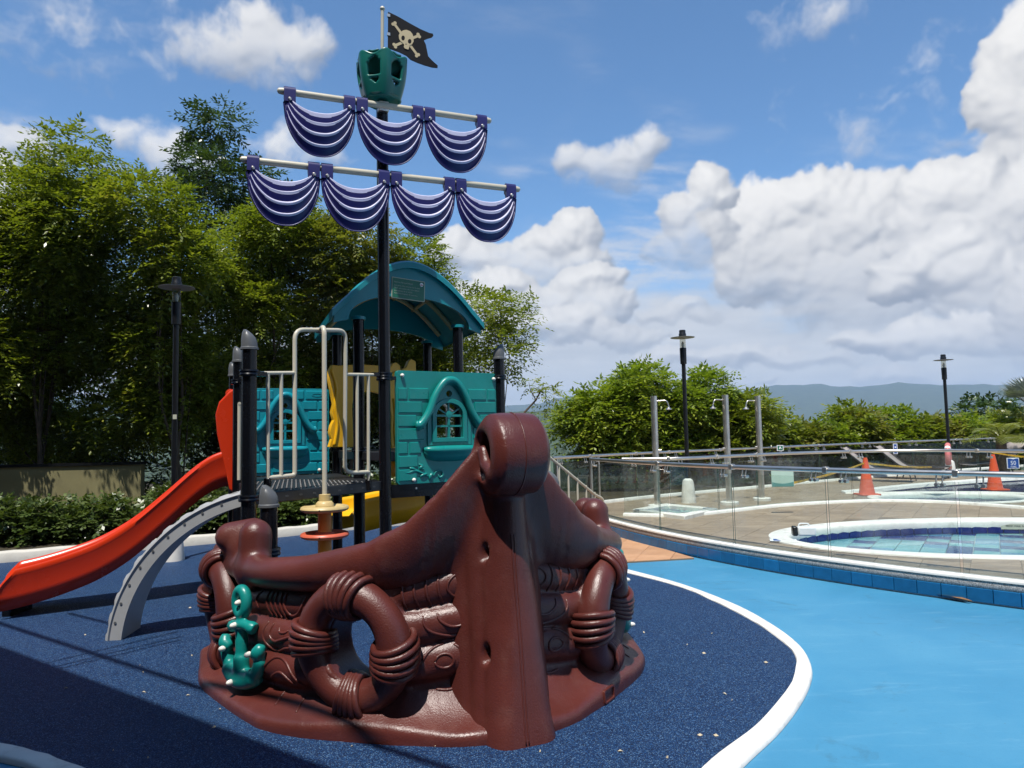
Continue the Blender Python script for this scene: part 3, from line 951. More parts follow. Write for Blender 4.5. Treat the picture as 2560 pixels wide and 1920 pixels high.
# pools: white coping, cobalt wall tiles, patterned floor, water
def pool(pd, name, floor_z, water_z, tile):
    c, a, b_, w_ = pd['c'], pd['a'], pd['b'], pd['w']
    root = MB()
    rows = []
    for o_, z in ((-0.005, -0.10), (-0.02, -0.03), (0.0, 0.010), (0.04, 0.020), (w_ - 0.04, 0.020), (w_, 0.013), (w_ + 0.005, -0.004)):
        rows.append([Vector((x, y, DK + z)) for x, y in ellipse(c, a + o_, b_ + o_, 72)])
    root.grid(rows, closed_u=True, flip=True)
    cop = root.build(name, M['white'], deg=60)
    cop['kind'] = 'structure'
    sh = MB()
    sh.grid([[Vector((x, y, z)) for x, y in ellipse(c, a + 0.03, b_ + 0.03, 72)] for z in (DK - 0.06, floor_z - 0.02)], closed_u=True)
    sh.f.append(list(range(72, 144))); sh.mi.append(0)
    sh.build('pool_shell', M['whitegrout'], parent=cop)
    pts = ellipse(c, a, b_, 400)
    pv = [Vector((x, y, 0)) for x, y in pts]
    Ls = [0.0]
    for q0, q1 in zip(pv, pv[1:] + pv[:1]): Ls.append(Ls[-1] + (q1 - q0).length)
    n_t = int(Ls[-1] / 0.2)
    wt = tile_mesh('wall_tile', Ls[-1] / n_t - 0.008, DK - 0.04 - floor_z - 0.01, 0.008, M['pool_dark'])
    for k in range(n_t):
        q, t = at_s(pv + [pv[0]], Ls, Ls[-1] * (k + 0.5) / n_t)
        o = bpy.data.objects.new('wall_tile', wt)
        COL.objects.link(o)
        o.parent = cop
        z = Vector((-t.y, t.x, 0))
        x = -t
        y = z.cross(x)
        o.matrix_local = Matrix(((x.x, y.x, z.x, q.x), (x.y, y.y, z.y, q.y), (x.z, y.z, z.z, (DK - 0.04 + floor_z + 0.01) / 2), (0, 0, 0, 1)))
    rg = random.Random(5)
    mats = [M['pool_a'], M['pool_a'], M['pool_b'], M['pool_c'], M['pool_b'], M['pool_a']]
    tms = [tile_mesh('floor_tile', tile - 0.006, tile - 0.006, 0.006, m_) for m_ in mats]
    n_ = int(max(a, b_) / tile) + 2
    for i in range(-n_, n_):
        for j in range(-n_, n_):
            u, v = i * tile, j * tile
            x, y = c[0] + u * cs - v * sn, c[1] + u * sn + v * cs
            if ((x - c[0]) / (a + tile * 0.45)) ** 2 + ((y - c[1]) / (b_ + tile * 0.45)) ** 2 < 1:
                o = bpy.data.objects.new('floor_tile', rg.choice(tms))
                COL.objects.link(o)
                o.parent = cop
                o.location = (x, y, floor_z)
                o.rotation_euler.z = ang
    wv = MB()
    wv.add([Vector((x, y, water_z)) for x, y in ellipse(c, a - 0.004, b_ - 0.004, 72)], [list(range(72))])
    o = wv.build('water', M['water'])
    o['kind'] = 'structure'
    return cop
pool(POOLS[0], 'wading_pool', 0.022, 0.06, 0.27)
pool(POOLS[1], 'plunge_pool', 0.022, 0.13, 0.27)
# large pool beyond
b = MB()
n_ = len(big_pool)
b.grid([[p + Vector((0, 0, z)) for p in big_pool] for z in (DK + 0.01, 0.0)], closed_u=True)
b.f.append(list(range(n_, 2 * n_))); b.mi.append(0)
bp = b.build('main_pool', M['pool_dark'])
bp['kind'] = 'structure'
cen = sum(big_pool, Vector()) / n_
rows = []
for o_, z in ((-0.02, -0.04), (0.0, 0.02), (0.22, 0.03), (0.24, -0.004)):
    row = []
    for i, p in enumerate(big_pool):
        t = (big_pool[(i + 1) % n_] - big_pool[i - 1]).normalized()
        out = Vector((t.y, -t.x, 0))
        if out.dot(p - cen) < 0: out = -out
        row.append(p + out * o_ + Vector((0, 0, DK + z)))
    rows.append(row)
b = MB()
b.grid(rows, closed_u=True)
b.build('coping', M['white'], parent=bp, deg=60)
b = MB()
b.add([p + Vector((0, 0, 0.15)) for p in big_pool], [list(range(n_))])
o = b.build('water', M['water'])
o['kind'] = 'structure'

# ---------------------------------------------------------------- glass fences
def fence(name, label, base, joints, H=0.9, lip=None, ends=True, glass='glass', posts=()):
    base = [Vector((p[0], p[1], DK)) for p in base]
    path = resample(bend(base, 8), 120)
    L = [0.0]
    for a, c in zip(path[:-1], path[1:]): L.append(L[-1] + (c - a).length)
    root = thing(name, label, 'fence', (path[0].x, path[0].y, DK))
    if lip:
        rows = []
        for i, p in enumerate(path):
            t = (path[min(i + 1, 119)] - path[max(i - 1, 0)]).normalized()
            n1 = Vector((-t.y, t.x, 0))
            rows.append([p - n1 * lip[0] + Vector((0, 0, -0.01)), p - n1 * lip[0] + Vector((0, 0, lip[1] - .01)), p - n1 * (lip[0] - .015) + Vector((0, 0, lip[1])), p + n1 * lip[0] + Vector((0, 0, lip[1])), p + n1 * lip[0] + Vector((0, 0, -0.01))])
        bb = MB()
        bb.grid(rows, flip=True)
        bb.build('white_footing', M['white'], parent=root, deg=60)
    z0 = lip[1] if lip else 0.012
    sj = [0.0] + list(joints) + [L[-1]]
    for a, c in zip(sj[:-1], sj[1:]):
        k = max(1, int((c - a) / 0.25))
        pts = [at_s(path, L, a + 0.012 + (c - a - 0.024) * i / k)[0] for i in range(k + 1)]
        bb = MB()
        rows = []
        for i, p in enumerate(pts):
            t = (pts[min(i + 1, k)] - pts[max(i - 1, 0)]).normalized()
            n1 = Vector((-t.y, t.x, 0)) * 0.005
            lo, hi = Vector((0, 0, z0 + 0.006)), Vector((0, 0, H - 0.075))
            rows.append([p - n1 + lo, p - n1 + hi, p + n1 + hi, p + n1 + lo])
        bb.grid(rows, closed_u=True)
        e = len(rows) * 4
        bb.f += [[0, 1, 2, 3], [e - 1, e - 2, e - 3, e - 4]]
        bb.mi += [1, 1]
        bb.build('glass_panel', [M[glass], M['glassedge']], parent=root, smooth=False)
        for q in (a + 0.16, c - 0.16):
            p, t = at_s(path, L, q)
            n1 = Vector((-t.y, t.x, 0))
            bb = MB()
            bb.tube([p + n1 * 0.03 + Vector((0, 0, H - 0.105)), p - n1 * 0.03 + Vector((0, 0, H - 0.105))], 0.017, 10)
            bb.tube([p + t * 0.05 + n1 * 0.03 + Vector((0, 0, H - 0.105)), p + t * 0.05 - n1 * 0.03 + Vector((0, 0, H - 0.105))], 0.017, 10)
            bb.tube([p + Vector((0, 0, H - 0.105)) - n1 * 0.02, p + Vector((0, 0, H - 0.02))], 0.007, 8)
            bb.tube([p + t * 0.05 + Vector((0, 0, H - 0.105)) - n1 * 0.02, p + t * 0.05 + Vector((0, 0, H - 0.02))], 0.007, 8)
            bb.build('clamp', M['steel'], parent=root)
    for s_ in joints:
        p, t = at_s(path, L, s_)
        bb = MB()
        bb.box(p + Vector((0, 0, H)), (0.05, 0.066, 0.066), Matrix.Rotation(math.atan2(t.y, t.x), 3, 'Z'))
        bb.build('rail_joint', M['steel'], parent=root, bevel=0.006)
    bb = MB()
    bb.tube([p + Vector((0, 0, H)) for p in path], 0.026, 14)
    bb.build('handrail', M['steel'], parent=root)
    for s_ in posts:
        p, t = at_s(path, L, s_)
        bb = MB()
        bb.tube([p + Vector((0, 0, 0.0)), p + Vector((0, 0, H - 0.01))], 0.024, 12)
        bb.lathe([(0.05, 0), (0.05, 0.008), (0.026, 0.012)], p + Vector((0, 0, 0.002)), 16)
        bb.build('post', M['steel'], parent=root)
    return root, path, L
def nearest_s(path, L, q):
    i = min(range(len(path)), key=lambda k: (path[k].xy - Vector((q[0], q[1]))).length)
    return L[i]
def joints_for(base, pxs):
    path = resample(bend([Vector((p[0], p[1], DK)) for p in base], 8), 120)
    L = [0.0]
    for a, c in zip(path[:-1], path[1:]): L.append(L[-1] + (c - a).length)
    out = []
    for px in pxs:
        best = min(range(120), key=lambda k: abs(CR.dot(path[k] - CL) / FW.dot(path[k] - CL) - (px - 1280) / FPX))
        out.append(L[best])
    return sorted(out)
f1 = []
for k in range(6, 158, 8):
    t = (edge[k + 1] - edge[k - 1]).normalized()
    f1.append(edge[k] + Vector((-t.y, t.x, 0)) * 0.05)
fence('glass_fence', 'nearest glass balustrade with steel handrail, standing on the kerb of blue tiles', f1, joints_for(f1, [1649, 1838, 2081, 2403, 2720]), posts=(0.02,))
f2 = [G(*p, DK) for p in ((1560, 1290), (1700, 1292), (1820, 1281), (1960, 1266), (2123, 1257), (2231, 1255), (2367, 1259), (2560, 1273), (2800, 1295))]
fence('glass_fence', 'middle glass balustrade on the curved white footing behind the wading pool', f2, joints_for(f2, [1680, 1797, 1893, 2133, 2448]), lip=(0.07, 0.05))
f3 = [G(*p, DK) for p in ((1385, 1274), (1452, 1266), (1630, 1245), (1922, 1218), (1979, 1212), (2312, 1184), (2560, 1166), (2760, 1152))]
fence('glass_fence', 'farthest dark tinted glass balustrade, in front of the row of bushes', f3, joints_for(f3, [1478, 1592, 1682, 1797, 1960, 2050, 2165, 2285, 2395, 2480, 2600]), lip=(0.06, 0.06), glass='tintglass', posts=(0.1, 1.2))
# ================================================================== the moulded ship's bow
AFT, LAT = Vector((-0.39, 0.92, 0)).normalized(), Vector((-0.92, -0.39, 0)).normalized()
BOW = Vector((0.02, 3.69, 0.0))
SCL = 0.985
def ship(a, l, z): return BOW + AFT * (a * SCL) + LAT * (l * SCL) + Vector((0, 0, z))

def surface_nets(F, org, h):
    S = F < 0
    nx, ny, nz = F.shape
    cnt = np.zeros((nx - 1, ny - 1, nz - 1), np.int8)
    offs = [(i, j, k) for i in (0, 1) for j in (0, 1) for k in (0, 1)]
    for i, j, k in offs:
        cnt += S[i:nx - 1 + i, j:ny - 1 + j, k:nz - 1 + k]
    act = (cnt > 0) & (cnt < 8)
    I = np.argwhere(act)
    idx = -np.ones(act.shape, np.int64)
    idx[act] = np.arange(len(I))
    vals = np.stack([F[I[:, 0] + i, I[:, 1] + j, I[:, 2] + k] for i, j, k in offs], 1)
    acc, n = np.zeros((len(I), 3)), np.zeros(len(I))
    for a in range(8):
        for b in range(a + 1, 8):
            oa, ob = np.array(offs[a]), np.array(offs[b])
            if np.abs(oa - ob).sum() != 1: continue
            va, vb = vals[:, a], vals[:, b]
            cr = (va < 0) != (vb < 0)
            t = np.where(cr, va / np.where(cr, va - vb, 1), 0)
            acc += np.where(cr[:, None], oa + (ob - oa) * t[:, None], 0)
            n += cr
    V = (I + acc / n[:, None]) * h + np.array(org)
    Q = []
    for ax in range(3):
        sl0, sl1 = [slice(None)] * 3, [slice(None)] * 3
        sl0[ax], sl1[ax] = slice(0, -1), slice(1, None)
        a0, a1 = S[tuple(sl0)], S[tuple(sl1)]
        for sgn, ch in ((1, a0 & ~a1), (-1, ~a0 & a1)):
            E = np.argwhere(ch)
            o1, o2 = (ax + 1) % 3, (ax + 2) % 3
            E = E[(E[:, o1] > 0) & (E[:, o2] > 0) & (E[:, o1] < F.shape[o1] - 1) & (E[:, o2] < F.shape[o2] - 1)]
            def cell(d1, d2):
                c = E.copy()
                c[:, o1] += d1
                c[:, o2] += d2
                return idx[c[:, 0], c[:, 1], c[:, 2]]
            q = np.stack([cell(-1, -1), cell(0, -1), cell(0, 0), cell(-1, 0)], 1)
            if sgn < 0: q = q[:, ::-1]
            Q.append(q)
    Q = np.concatenate(Q)
    return V, Q[(Q >= 0).all(1)]
def np_mesh(name, V, Q, m, parent=None, origin=None, smooth=True):
    o0 = np.array(ORI[parent]) if parent is not None else (np.array(origin) if origin is not None else np.zeros(3))
    me = bpy.data.meshes.new(name)
    V = np.asarray(V, np.float32) - o0.astype(np.float32)
    k = Q.shape[1]
    me.vertices.add(len(V))
    me.vertices.foreach_set('co', V.ravel())
    me.loops.add(Q.size)
    me.loops.foreach_set('vertex_index', Q.ravel().astype(np.int32))
    me.polygons.add(len(Q))
    me.polygons.foreach_set('loop_start', np.arange(0, Q.size, k, dtype=np.int32))
    me.polygons.foreach_set('loop_total', np.full(len(Q), k, np.int32))
    if smooth: me.polygons.foreach_set('use_smooth', np.ones(len(Q), bool))
    me.update(calc_edges=True)
    me.materials.append(m)
    return link(name, me, parent, origin)
def smin(a, b, k):
    h = np.clip(0.5 + 0.5 * (b - a) / k, 0, 1)
    return b + (a - b) * h - k * h * (1 - h)
def smax(a, b, k): return -smin(-a, -b, k)

HV = 0.0135
A0, L0, Z0 = -0.42, -0.06, -0.04
na, nl, nz = int((2.42 - A0) / HV), int((1.80 - L0) / HV), int((1.74 - Z0) / HV)
ga = (A0 + HV * np.arange(na)).astype(np.float32)
gl_ = (L0 + HV * np.arange(nl)).astype(np.float32)
gz = (Z0 + HV * np.arange(nz)).astype(np.float32)
# plan curve of the side wall
WALL = [(0.02, 0.0), (0.10, 0.17), (0.25, 0.37), (0.50, 0.66), (0.80, 0.93), (1.15, 1.13), (1.60, 1.27), (2.0, 1.33), (2.25, 1.34)]
wc = np.array([(p.x, p.y) for p in bend([(a, l, 0) for a, l in WALL], 40)])
ws = np.concatenate([[0], np.cumsum(np.linalg.norm(np.diff(wc, axis=0), axis=1))])
wt = np.gradient(wc, axis=0)
wt /= np.linalg.norm(wt, axis=1)[:, None]
AA, LL = np.meshgrid(ga, np.abs(gl_), indexing='ij')
D2 = np.zeros(AA.shape, np.float32)
S2 = np.zeros(AA.shape, np.float32)
for i in range(na):
    dx = AA[i][:, None] - wc[None, :, 0]
    dy = LL[i][:, None] - wc[None, :, 1]
    q = dx * dx + dy * dy
    j = q.argmin(1)
    r = np.arange(nl)
    side = (-wt[j, 1]) * dx[r, j] + wt[j, 0] * dy[r, j]
    D2[i] = np.sqrt(q[r, j]) * np.sign(side)
    S2[i] = ws[j]
SE = ws[-1]
d3, s3 = D2[:, :, None], S2[:, :, None]
z3 = gz[None, None, :]
a3, l3 = ga[:, None, None], np.abs(gl_)[None, :, None]
def at_wall(s):
    p = np.array([np.interp(s, ws, wc[:, 0]), np.interp(s, ws, wc[:, 1])])
    t = np.array([np.interp(s, ws, wt[:, 0]), np.interp(s, ws, wt[:, 1])])
    t /= np.linalg.norm(t)
    return p, t, np.array([-t[1], t[0]])
I_ = lambda xs, ys: np.interp(S2, xs, ys).astype(np.float32)[:, :, None]
endcap = a3 - 2.28
RINGS = [(0.89, 0.45), (2.26, 0.44)]          # where the port holes sit along the wall, and their height

# hull: three stacked logs, a skirt on the mat, port holes
z1, z2, z3_ = I_([0.4, 1.6, 2.5], [0.745, 0.585, 0.56]), I_([0.4, 1.6, 2.5], [0.56, 0.41, 0.39]), I_([0.4, 1.6, 2.5], [0.375, 0.25, 0.24])
shift = I_([0.0, 0.30, 0.62, 0.9], [0.27, 0.23, 0.07, 0.0])
wav = 0.010 * np.sin(S2 * 9).astype(np.float32)[:, :, None]
def log(zc, r, off): return np.sqrt((d3 + shift - off) ** 2 + ((z3 - zc - wav) * 0.98) ** 2) - r
H = smin(log(z1, 0.098, -0.02), log(z2, 0.100, 0.015), 0.02)
H = smin(H, log(z3_, 0.10, 0.03), 0.02)
core = np.maximum(np.abs(d3 + shift + 0.075) - 0.075, np.maximum(z3 - (z1 + 0.12), -z3 - 0.02))
H = smin(H, core, 0.02)
dout = I_([0.0, 0.15, 0.35, 0.6, 1.0, 1.35, 1.7, 2.0, 2.5], [0.0, 0.05, 0.13, 0.19, 0.22, 0.27, 0.26, 0.24, 0.22]) + (0.018 * np.sin(S2 * 6.0 + 1)).astype(np.float32)[:, :, None]
hs = 0.020 + (z3_ - 0.10) * np.exp(-np.maximum(d3 + shift - 0.02, 0) / 0.155) + 0.012
skirt = smax((z3 - hs) * 0.85, d3 - dout, 0.03)
skirt = np.maximum(skirt, -(d3 + 0.12))
H = smin(H, skirt, 0.05)
H = np.maximum(H, endcap)
ring_geo = []
for s_r, zr in RINGS:
    p, t, nrm = at_wall(s_r)
    u = (a3 - p[0]) * t[0] + (l3 - p[1]) * t[1]
    nn = (a3 - p[0]) * nrm[0] + (l3 - p[1]) * nrm[1]
    rr = np.sqrt((u / 0.94) ** 2 + ((z3 - zr) / 1.06) ** 2)
    collar = np.maximum(np.abs(rr - 0.225) - 0.075, np.abs(nn + 0.03) - 0.12)
    H = smin(H, collar, 0.03)
    hole = np.maximum(rr - 0.178, np.abs(nn) - 0.5)
    H = smax(H, -hole, 0.03)
    ring_geo.append((p, t, nrm, zr))

# gunwale, end knobs, stem and scroll: one continuous moulding
top = I_([0.0, 0.10, 0.19, 0.30, 0.44, 0.60, 0.82, 1.22, 1.62, 2.5], [1.62, 1.605, 1.55, 1.415, 1.245, 1.095, 0.99, 0.90, 0.85, 0.835])
hg = I_([0.0, 0.2, 0.44, 0.82, 1.22, 1.62, 2.5], [0.33, 0.30, 0.220, 0.138, 0.102, 0.090, 0.088])
tg = I_([0.0, 0.25, 0.6, 1.2, 2.5], [0.070, 0.075, 0.095, 0.102, 0.095])
og = I_([0.0, 0.20, 0.36, 0.52, 0.72, 1.2, 2.5], [-0.24, -0.20, -0.125, -0.045, 0.015, 0.045, 0.03])
# flare: the sheet leans outwards towards its upper edge near the bow
zc = top - hg
lean = (z3 - zc) * I_([0.0, 0.4, 1.0, 2.5], [0.10, 0.34, 0.14, 0.0])
dx, dz = (d3 - og - lean) / tg, (z3 - zc) / hg
k0 = np.sqrt(dx * dx + dz * dz)
Wd = (k0 - 1) * np.minimum(tg, hg) * (0.8 + 0.2 * k0)
del dx, dz, k0
Wd = np.maximum(Wd, endcap + 0.02)
def capsule(pa, pb, r):
    pa, pb = np.array(pa, np.float32), np.array(pb, np.float32)
    ba = pb - pa
    h = np.clip(((a3 - pa[0]) * ba[0] + (l3 - pa[1]) * ba[1] + (z3 - pa[2]) * ba[2]) / (ba @ ba), 0, 1)
    return np.sqrt((a3 - pa[0] - ba[0] * h) ** 2 + (l3 - pa[1] - ba[1] * h) ** 2 + (z3 - pa[2] - ba[2] * h) ** 2) - r
p, t, n_ = at_wall(1.83)
q = p + n_ * 0.03
Wd = smin(Wd, capsule((q[0], q[1], 0.72), (q[0] + 0.03, q[1] - 0.01, 0.955), 0.100), 0.05)
p, t, n_ = at_wall(2.02)
Wd = smin(Wd, capsule((p[0], p[1] - 0.03, 0.955), (p[0] + 0.06, p[1] + 0.11, 0.93), 0.092), 0.02)
p2_, t2_, n2_ = at_wall(2.3)
Wd = smin(Wd, capsule((p[0], p[1] + 0.02, 0.86), (p2_[0], p2_[1] + 0.02, 0.80), 0.11), 0.04)
# stem
zz = z3
af = np.interp(gz, [0, 0.15, 0.5, 1.0, 1.25], [-0.085, -0.06, -0.02, 0.06, 0.085]).astype(np.float32)[None, None, :]
wl = np.interp(gz, [0, 0.15, 0.6, 1.0, 1.22, 1.3], [0.150, 0.125, 0.092, 0.052, 0.042, 0.045]).astype(np.float32)[None, None, :] + np.clip(a3 - af, 0, 0.45) * np.interp(gz, [0, 0.5, 1.0, 1.3], [0.42, 0.52, 0.70, 0.5]).astype(np.float32)[None, None, :]
stem = smax(l3 - wl, smax(af - a3, a3 - 0.36, 0.05), 0.07)
stem = np.maximum(stem, z3 - 1.36)
fold = 0.010 * np.exp(-((a3 - af - 0.14) / 0.022) ** 2) + 0.012 * np.exp(-((a3 - af - 0.24) / 0.03) ** 2)
stem = stem + fold * (l3 > 0.05)
Wd = smin(Wd, stem, 0.075)
Wd = smin(Wd, capsule((0.155, 0.0, 0.85), (0.165, 0.0, 1.32), 0.088), 0.05)
for (za, aa) in ((0.43, 0.10), (0.93, 0.17)):
    e = np.sqrt(((a3 - aa) / 0.030) ** 2 + ((l3 - 0.16) / 0.10) ** 2 + ((z3 - za) / 0.052) ** 2) - 1
    Wd = smax(Wd, -e * 0.03, 0.008)
# scroll
AS, ZS, RS = 0.085, 1.445, 0.216
rc = np.sqrt((a3 - AS) ** 2 + (z3 - ZS) ** 2)
barrel = smax(rc - RS, l3 - 0.165, 0.11)
barrel = barrel - 0.006 * np.exp(-((l3 - 0.115) / 0.012) ** 2)
rc2 = np.sqrt((a3 - AS - 0.03) ** 2 + (z3 - ZS + 0.005) ** 2)
pocket = smax(rc2 - 0.120, 0.050 - l3, 0.03)
barrel = smax(barrel, -pocket, 0.035)
curl = np.minimum(capsule((AS + 0.055, 0.135, ZS + 0.015), (AS + 0.02, 0.135, ZS - 0.055), 0.036), capsule((AS + 0.02, 0.135, ZS - 0.055), (AS - 0.07, 0.125, ZS - 0.10), 0.038))
Wd = smin(Wd, smin(barrel, curl, 0.02), 0.03)
Wd = np.maximum(Wd, -z3 - 0.015)
H = np.maximum(H, -z3 - 0.015)
del rc, rc2, barrel, pocket, curl, stem, core, skirt

SHIP_LABEL = 'dark red brown moulded pirate ship bow with scroll figurehead, on the blue mat'
ship_root = thing('ship_bow', SHIP_LABEL, 'play ship', tuple(BOW))
def to_world(V):
    return V[:, :1] * np.array(AFT)[None] * SCL + V[:, 1:2] * np.array(LAT)[None] * SCL + np.array([0, 0, 1.0])[None] * V[:, 2:] + np.array(BOW)[None]
def both(F, name, m):
    V, Q = surface_nets(F, (A0, L0, Z0), HV)
    keep = (V[Q][:, :, 1] > -0.0001 - HV).all(1)
    # one half, cut at the centre plane, and its mirror image
    V = V.copy()
    V[:, 1] = np.where(V[:, 1] < 0, 0, V[:, 1])
    Q = Q[(V[Q][:, :, 1] > 1e-6).any(1)]
    n = len(V)
    Vm = V * np.array([1, -1, 1])
    mid = V[:, 1] <= 1e-6
    mp = np.arange(n) + n
    mp[mid] = np.arange(n)[mid]
    Q2 = mp[Q][:, ::-1]
    allV, allQ = np.concatenate([V, Vm]), np.concatenate([Q, Q2])
    # AFT x LAT points down the wrong way for this handedness check: flip if needed
    if AFT.cross(LAT).z < 0: allQ = allQ[:, ::-1]
    used = np.unique(allQ)
    remap = -np.ones(len(allV), np.int64)
    remap[used] = np.arange(len(used))
    o = np_mesh(name, to_world(allV[used]), remap[allQ], m, ship_root)
    sm = o.modifiers.new('relax', 'SMOOTH')
    sm.factor, sm.iterations = 0.5, 3
    return o
hull_o = both(H, 'hull', M['brown'])
bow_o = both(Wd, 'gunwale_and_stem', M['brown'])

dg = bpy.context.evaluated_depsgraph_get()
def bvh(o):
    ob = o.evaluated_get(dg)
    me = ob.to_mesh()
    T = BVHTree.FromPolygons([v.co.copy() + ORI[ship_root] for v in me.vertices], [tuple(p.vertices) for p in me.polygons])
    ob.to_mesh_clear()
    return T
dg.update()
hull_t, bow_t = bvh(hull_o), bvh(bow_o)

# port hole rings with rope lashings
def add_ring(idx, side):
    p, t, nrm, zr = ring_geo[idx]
    C = ship(p[0] + nrm[0] * 0.085, side * (p[1] + nrm[1] * 0.085), zr)
    T = (AFT * t[0] + LAT * (side * t[1])).normalized()
    N = (AFT * nrm[0] + LAT * (side * nrm[1])).normalized()
    N = (N + Vector((0, 0, -0.10))).normalized()
    U = N.cross(T)
    if U.z < 0: U = -U
    Rt, Rz, r0 = 0.255, 0.272, 0.090
    def ctr(f): return C + T * (math.cos(f) * Rt) + U * (math.sin(f) * Rz)
    bb = MB()
    n = 64
    bb.tube([ctr(2 * math.pi * k / n) for k in range(n)], [r0 * (1 + 0.05 * math.cos(4 * (2 * math.pi * k / n))) for k in range(n)], 20, closed=True)
    ring = bb.build('porthole_ring', M['brown'], parent=ship_root, deg=180)
    for q in range(4):
        f0 = q * math.pi / 2 + 0.06
        bb = MB()
        for k in range(5):
            f = f0 + (k - 2) * 0.118
            c, tt = ctr(f), (ctr(f + 0.02) - ctr(f - 0.02)).normalized()
            rad = (c - C).normalized()
            ax = (rad - tt * rad.dot(tt)).normalized()
            bx = tt.cross(ax)
            skew = 0.05 * (-1) ** q
            R_ = r0 * 1.10 + (0.016 if 0 < k < 4 else 0.010)
            bb.tube([c + (ax * math.cos(w) + bx * math.sin(w)) * R_ + tt * (skew * math.sin(w) * .5) for w in (2 * math.pi * j / 22 for j in range(22))], 0.0185, 9, closed=True)
        bb.build('rope_lashing', M['brown'], parent=ring, deg=180)
for side in (1, -1):
    for i in (0, 1): add_ring(i, side)

# carved wood grain, laid on the moulding
def on_hull(s, z, side, out=0.0, tree=None):
    p, t, n = at_wall(s)
    o = ship(p[0] + n[0] * 0.6, side * (p[1] + n[1] * 0.6), z)
    d = -(AFT * n[0] + LAT * (side * n[1]))
    hit = (tree or hull_t).ray_cast(o, d)
    if hit[0] is None: return None
    return hit[0] + hit[1] * out if hit[1].dot(d) < 0 else hit[0] - hit[1] * out
def zlog(i, s):
    return (np.interp(s, [0.4, 1.6, 2.5], [[0.745, 0.585, 0.56], [0.56, 0.41, 0.39], [0.375, 0.25, 0.24]][i]) + 0.010 * math.sin(s * 9))
def grain(pts, side, r=0.0085):
    w = []
    for s, z in pts:
        q = on_hull(s, z, side)
        if q is None: return
        w.append(q)
    # drop jumps across gaps
    for a, c in zip(w[:-1], w[1:]):
        if (a - c).length > 0.12: return
    n = len(w)
    bb = MB()
    bb.tube(w, [r * (0.45 + 0.55 * math.sin(math.pi * (i + 0.5) / n) ** 0.4) for i in range(n)], 7)
    bb.build('grain_ridge', M['brown'], parent=ship_root, deg=180)
def arc(s0, z0, rs, rz, f0, f1, n=14): return [(s0 + rs * math.cos(f0 + (f1 - f0) * k / n), z0 + rz * math.sin(f0 + (f1 - f0) * k / n)) for k in range(n + 1)]
def curve2(pts, n=5): return [(p.x, p.y) for p in bend([(a, b_, 0) for a, b_ in pts], n)]
for side in (1, -1):
    # log 1 near the stem: bands and a knot
    for k in range(4):
        s = 0.47 + 0.058 * k
        z = zlog(0, s)
        grain(curve2([(s, z + 0.075), (s - 0.004, z + 0.03), (s - 0.012, z - 0.03), (s - 0.02, z - 0.075)]), side)
    z = zlog(0, 0.37)
    grain(arc(0.335, z, 0.085, 0.070, -1.35, 1.2), side)
    grain(arc(0.325, z, 0.035, 0.035, -1.9, 1.9), side)
    # log 2 near the stem: long waves
    z = zlog(1, 0.42)
    grain(curve2([(0.30, z - 0.045), (0.40, z - 0.06), (0.50, z - 0.02), (0.535, z + 0.05)]), side)
    grain(curve2([(0.30, z + 0.005), (0.38, z - 0.01), (0.44, z + 0.02), (0.465, z + 0.06)]), side)
    grain(curve2([(0.36, z - 0.082), (0.42, z - 0.085), (0.47, z - 0.092)]), side, 0.007)
    # log 3 near the stem: knot
    z = zlog(2, 0.42)
    grain(arc(0.42, z + 0.0, 0.105, 0.085, 1.9, 4.1), side)
    grain(arc(0.42, z + 0.0, 0.105, 0.085, 0.15, 1.4), side)
    kn = arc(0.42, z + 0.005, 0.045, 0.036, 0.0, 2 * math.pi, 18)
    grain(kn, side)
    grain(curve2([(0.36, z - 0.145), (0.42, z - 0.155), (0.48, z - 0.15)]), side)
    # between the two rings
    z = zlog(0, 1.35)
    for k in range(4):
        s = 1.56 - 0.045 * k
        grain(curve2([(s, z + 0.055), (s - 0.003, z), (s - 0.02, z - 0.06), (s - 0.04, z - 0.085)]), side)
    grain(curve2([(1.385, z + 0.06), (1.39, z), (1.35, z - 0.055), (1.29, z - 0.04), (1.25, z + 0.0), (1.22, z + 0.06)]), side)
    grain(curve2([(1.19, z + 0.06), (1.18, z + 0.0), (1.155, z - 0.06)]), side)
    grain(curve2([(1.64, z + 0.05), (1.68, z), (1.66, z - 0.06)]), side)
    z = zlog(1, 1.35)
    grain(curve2([(1.52, z + 0.07), (1.54, z), (1.50, z - 0.06), (1.42, z - 0.075), (1.33, z - 0.045), (1.2, z - 0.035)]), side)
    grain(curve2([(1.465, z + 0.07), (1.475, z + 0.01), (1.43, z - 0.02), (1.36, z + 0.0), (1.28, z + 0.025), (1.18, z + 0.02)]), side)
    grain(curve2([(1.40, z + 0.055), (1.39, z + 0.035), (1.35, z + 0.035), (1.32, z + 0.05)]), side, 0.007)
    z = zlog(2, 1.3)
    grain(curve2([(1.60, z - 0.05), (1.52, z - 0.02), (1.42, z + 0.055), (1.32, z + 0.045), (1.24, z - 0.03), (1.20, z - 0.06)]), side)
    grain(curve2([(1.46, z - 0.06), (1.38, z - 0.015), (1.33, z - 0.02), (1.26, z - 0.075)]), side)
    grain(curve2([(1.66, z + 0.05), (1.58, z + 0.06), (1.50, z + 0.085)]), side, 0.007)
    for s in (1.20, 1.37): grain(curve2([(s, 0.15), (s - 0.004, 0.125), (s - 0.02, 0.10)]), side, 0.007)
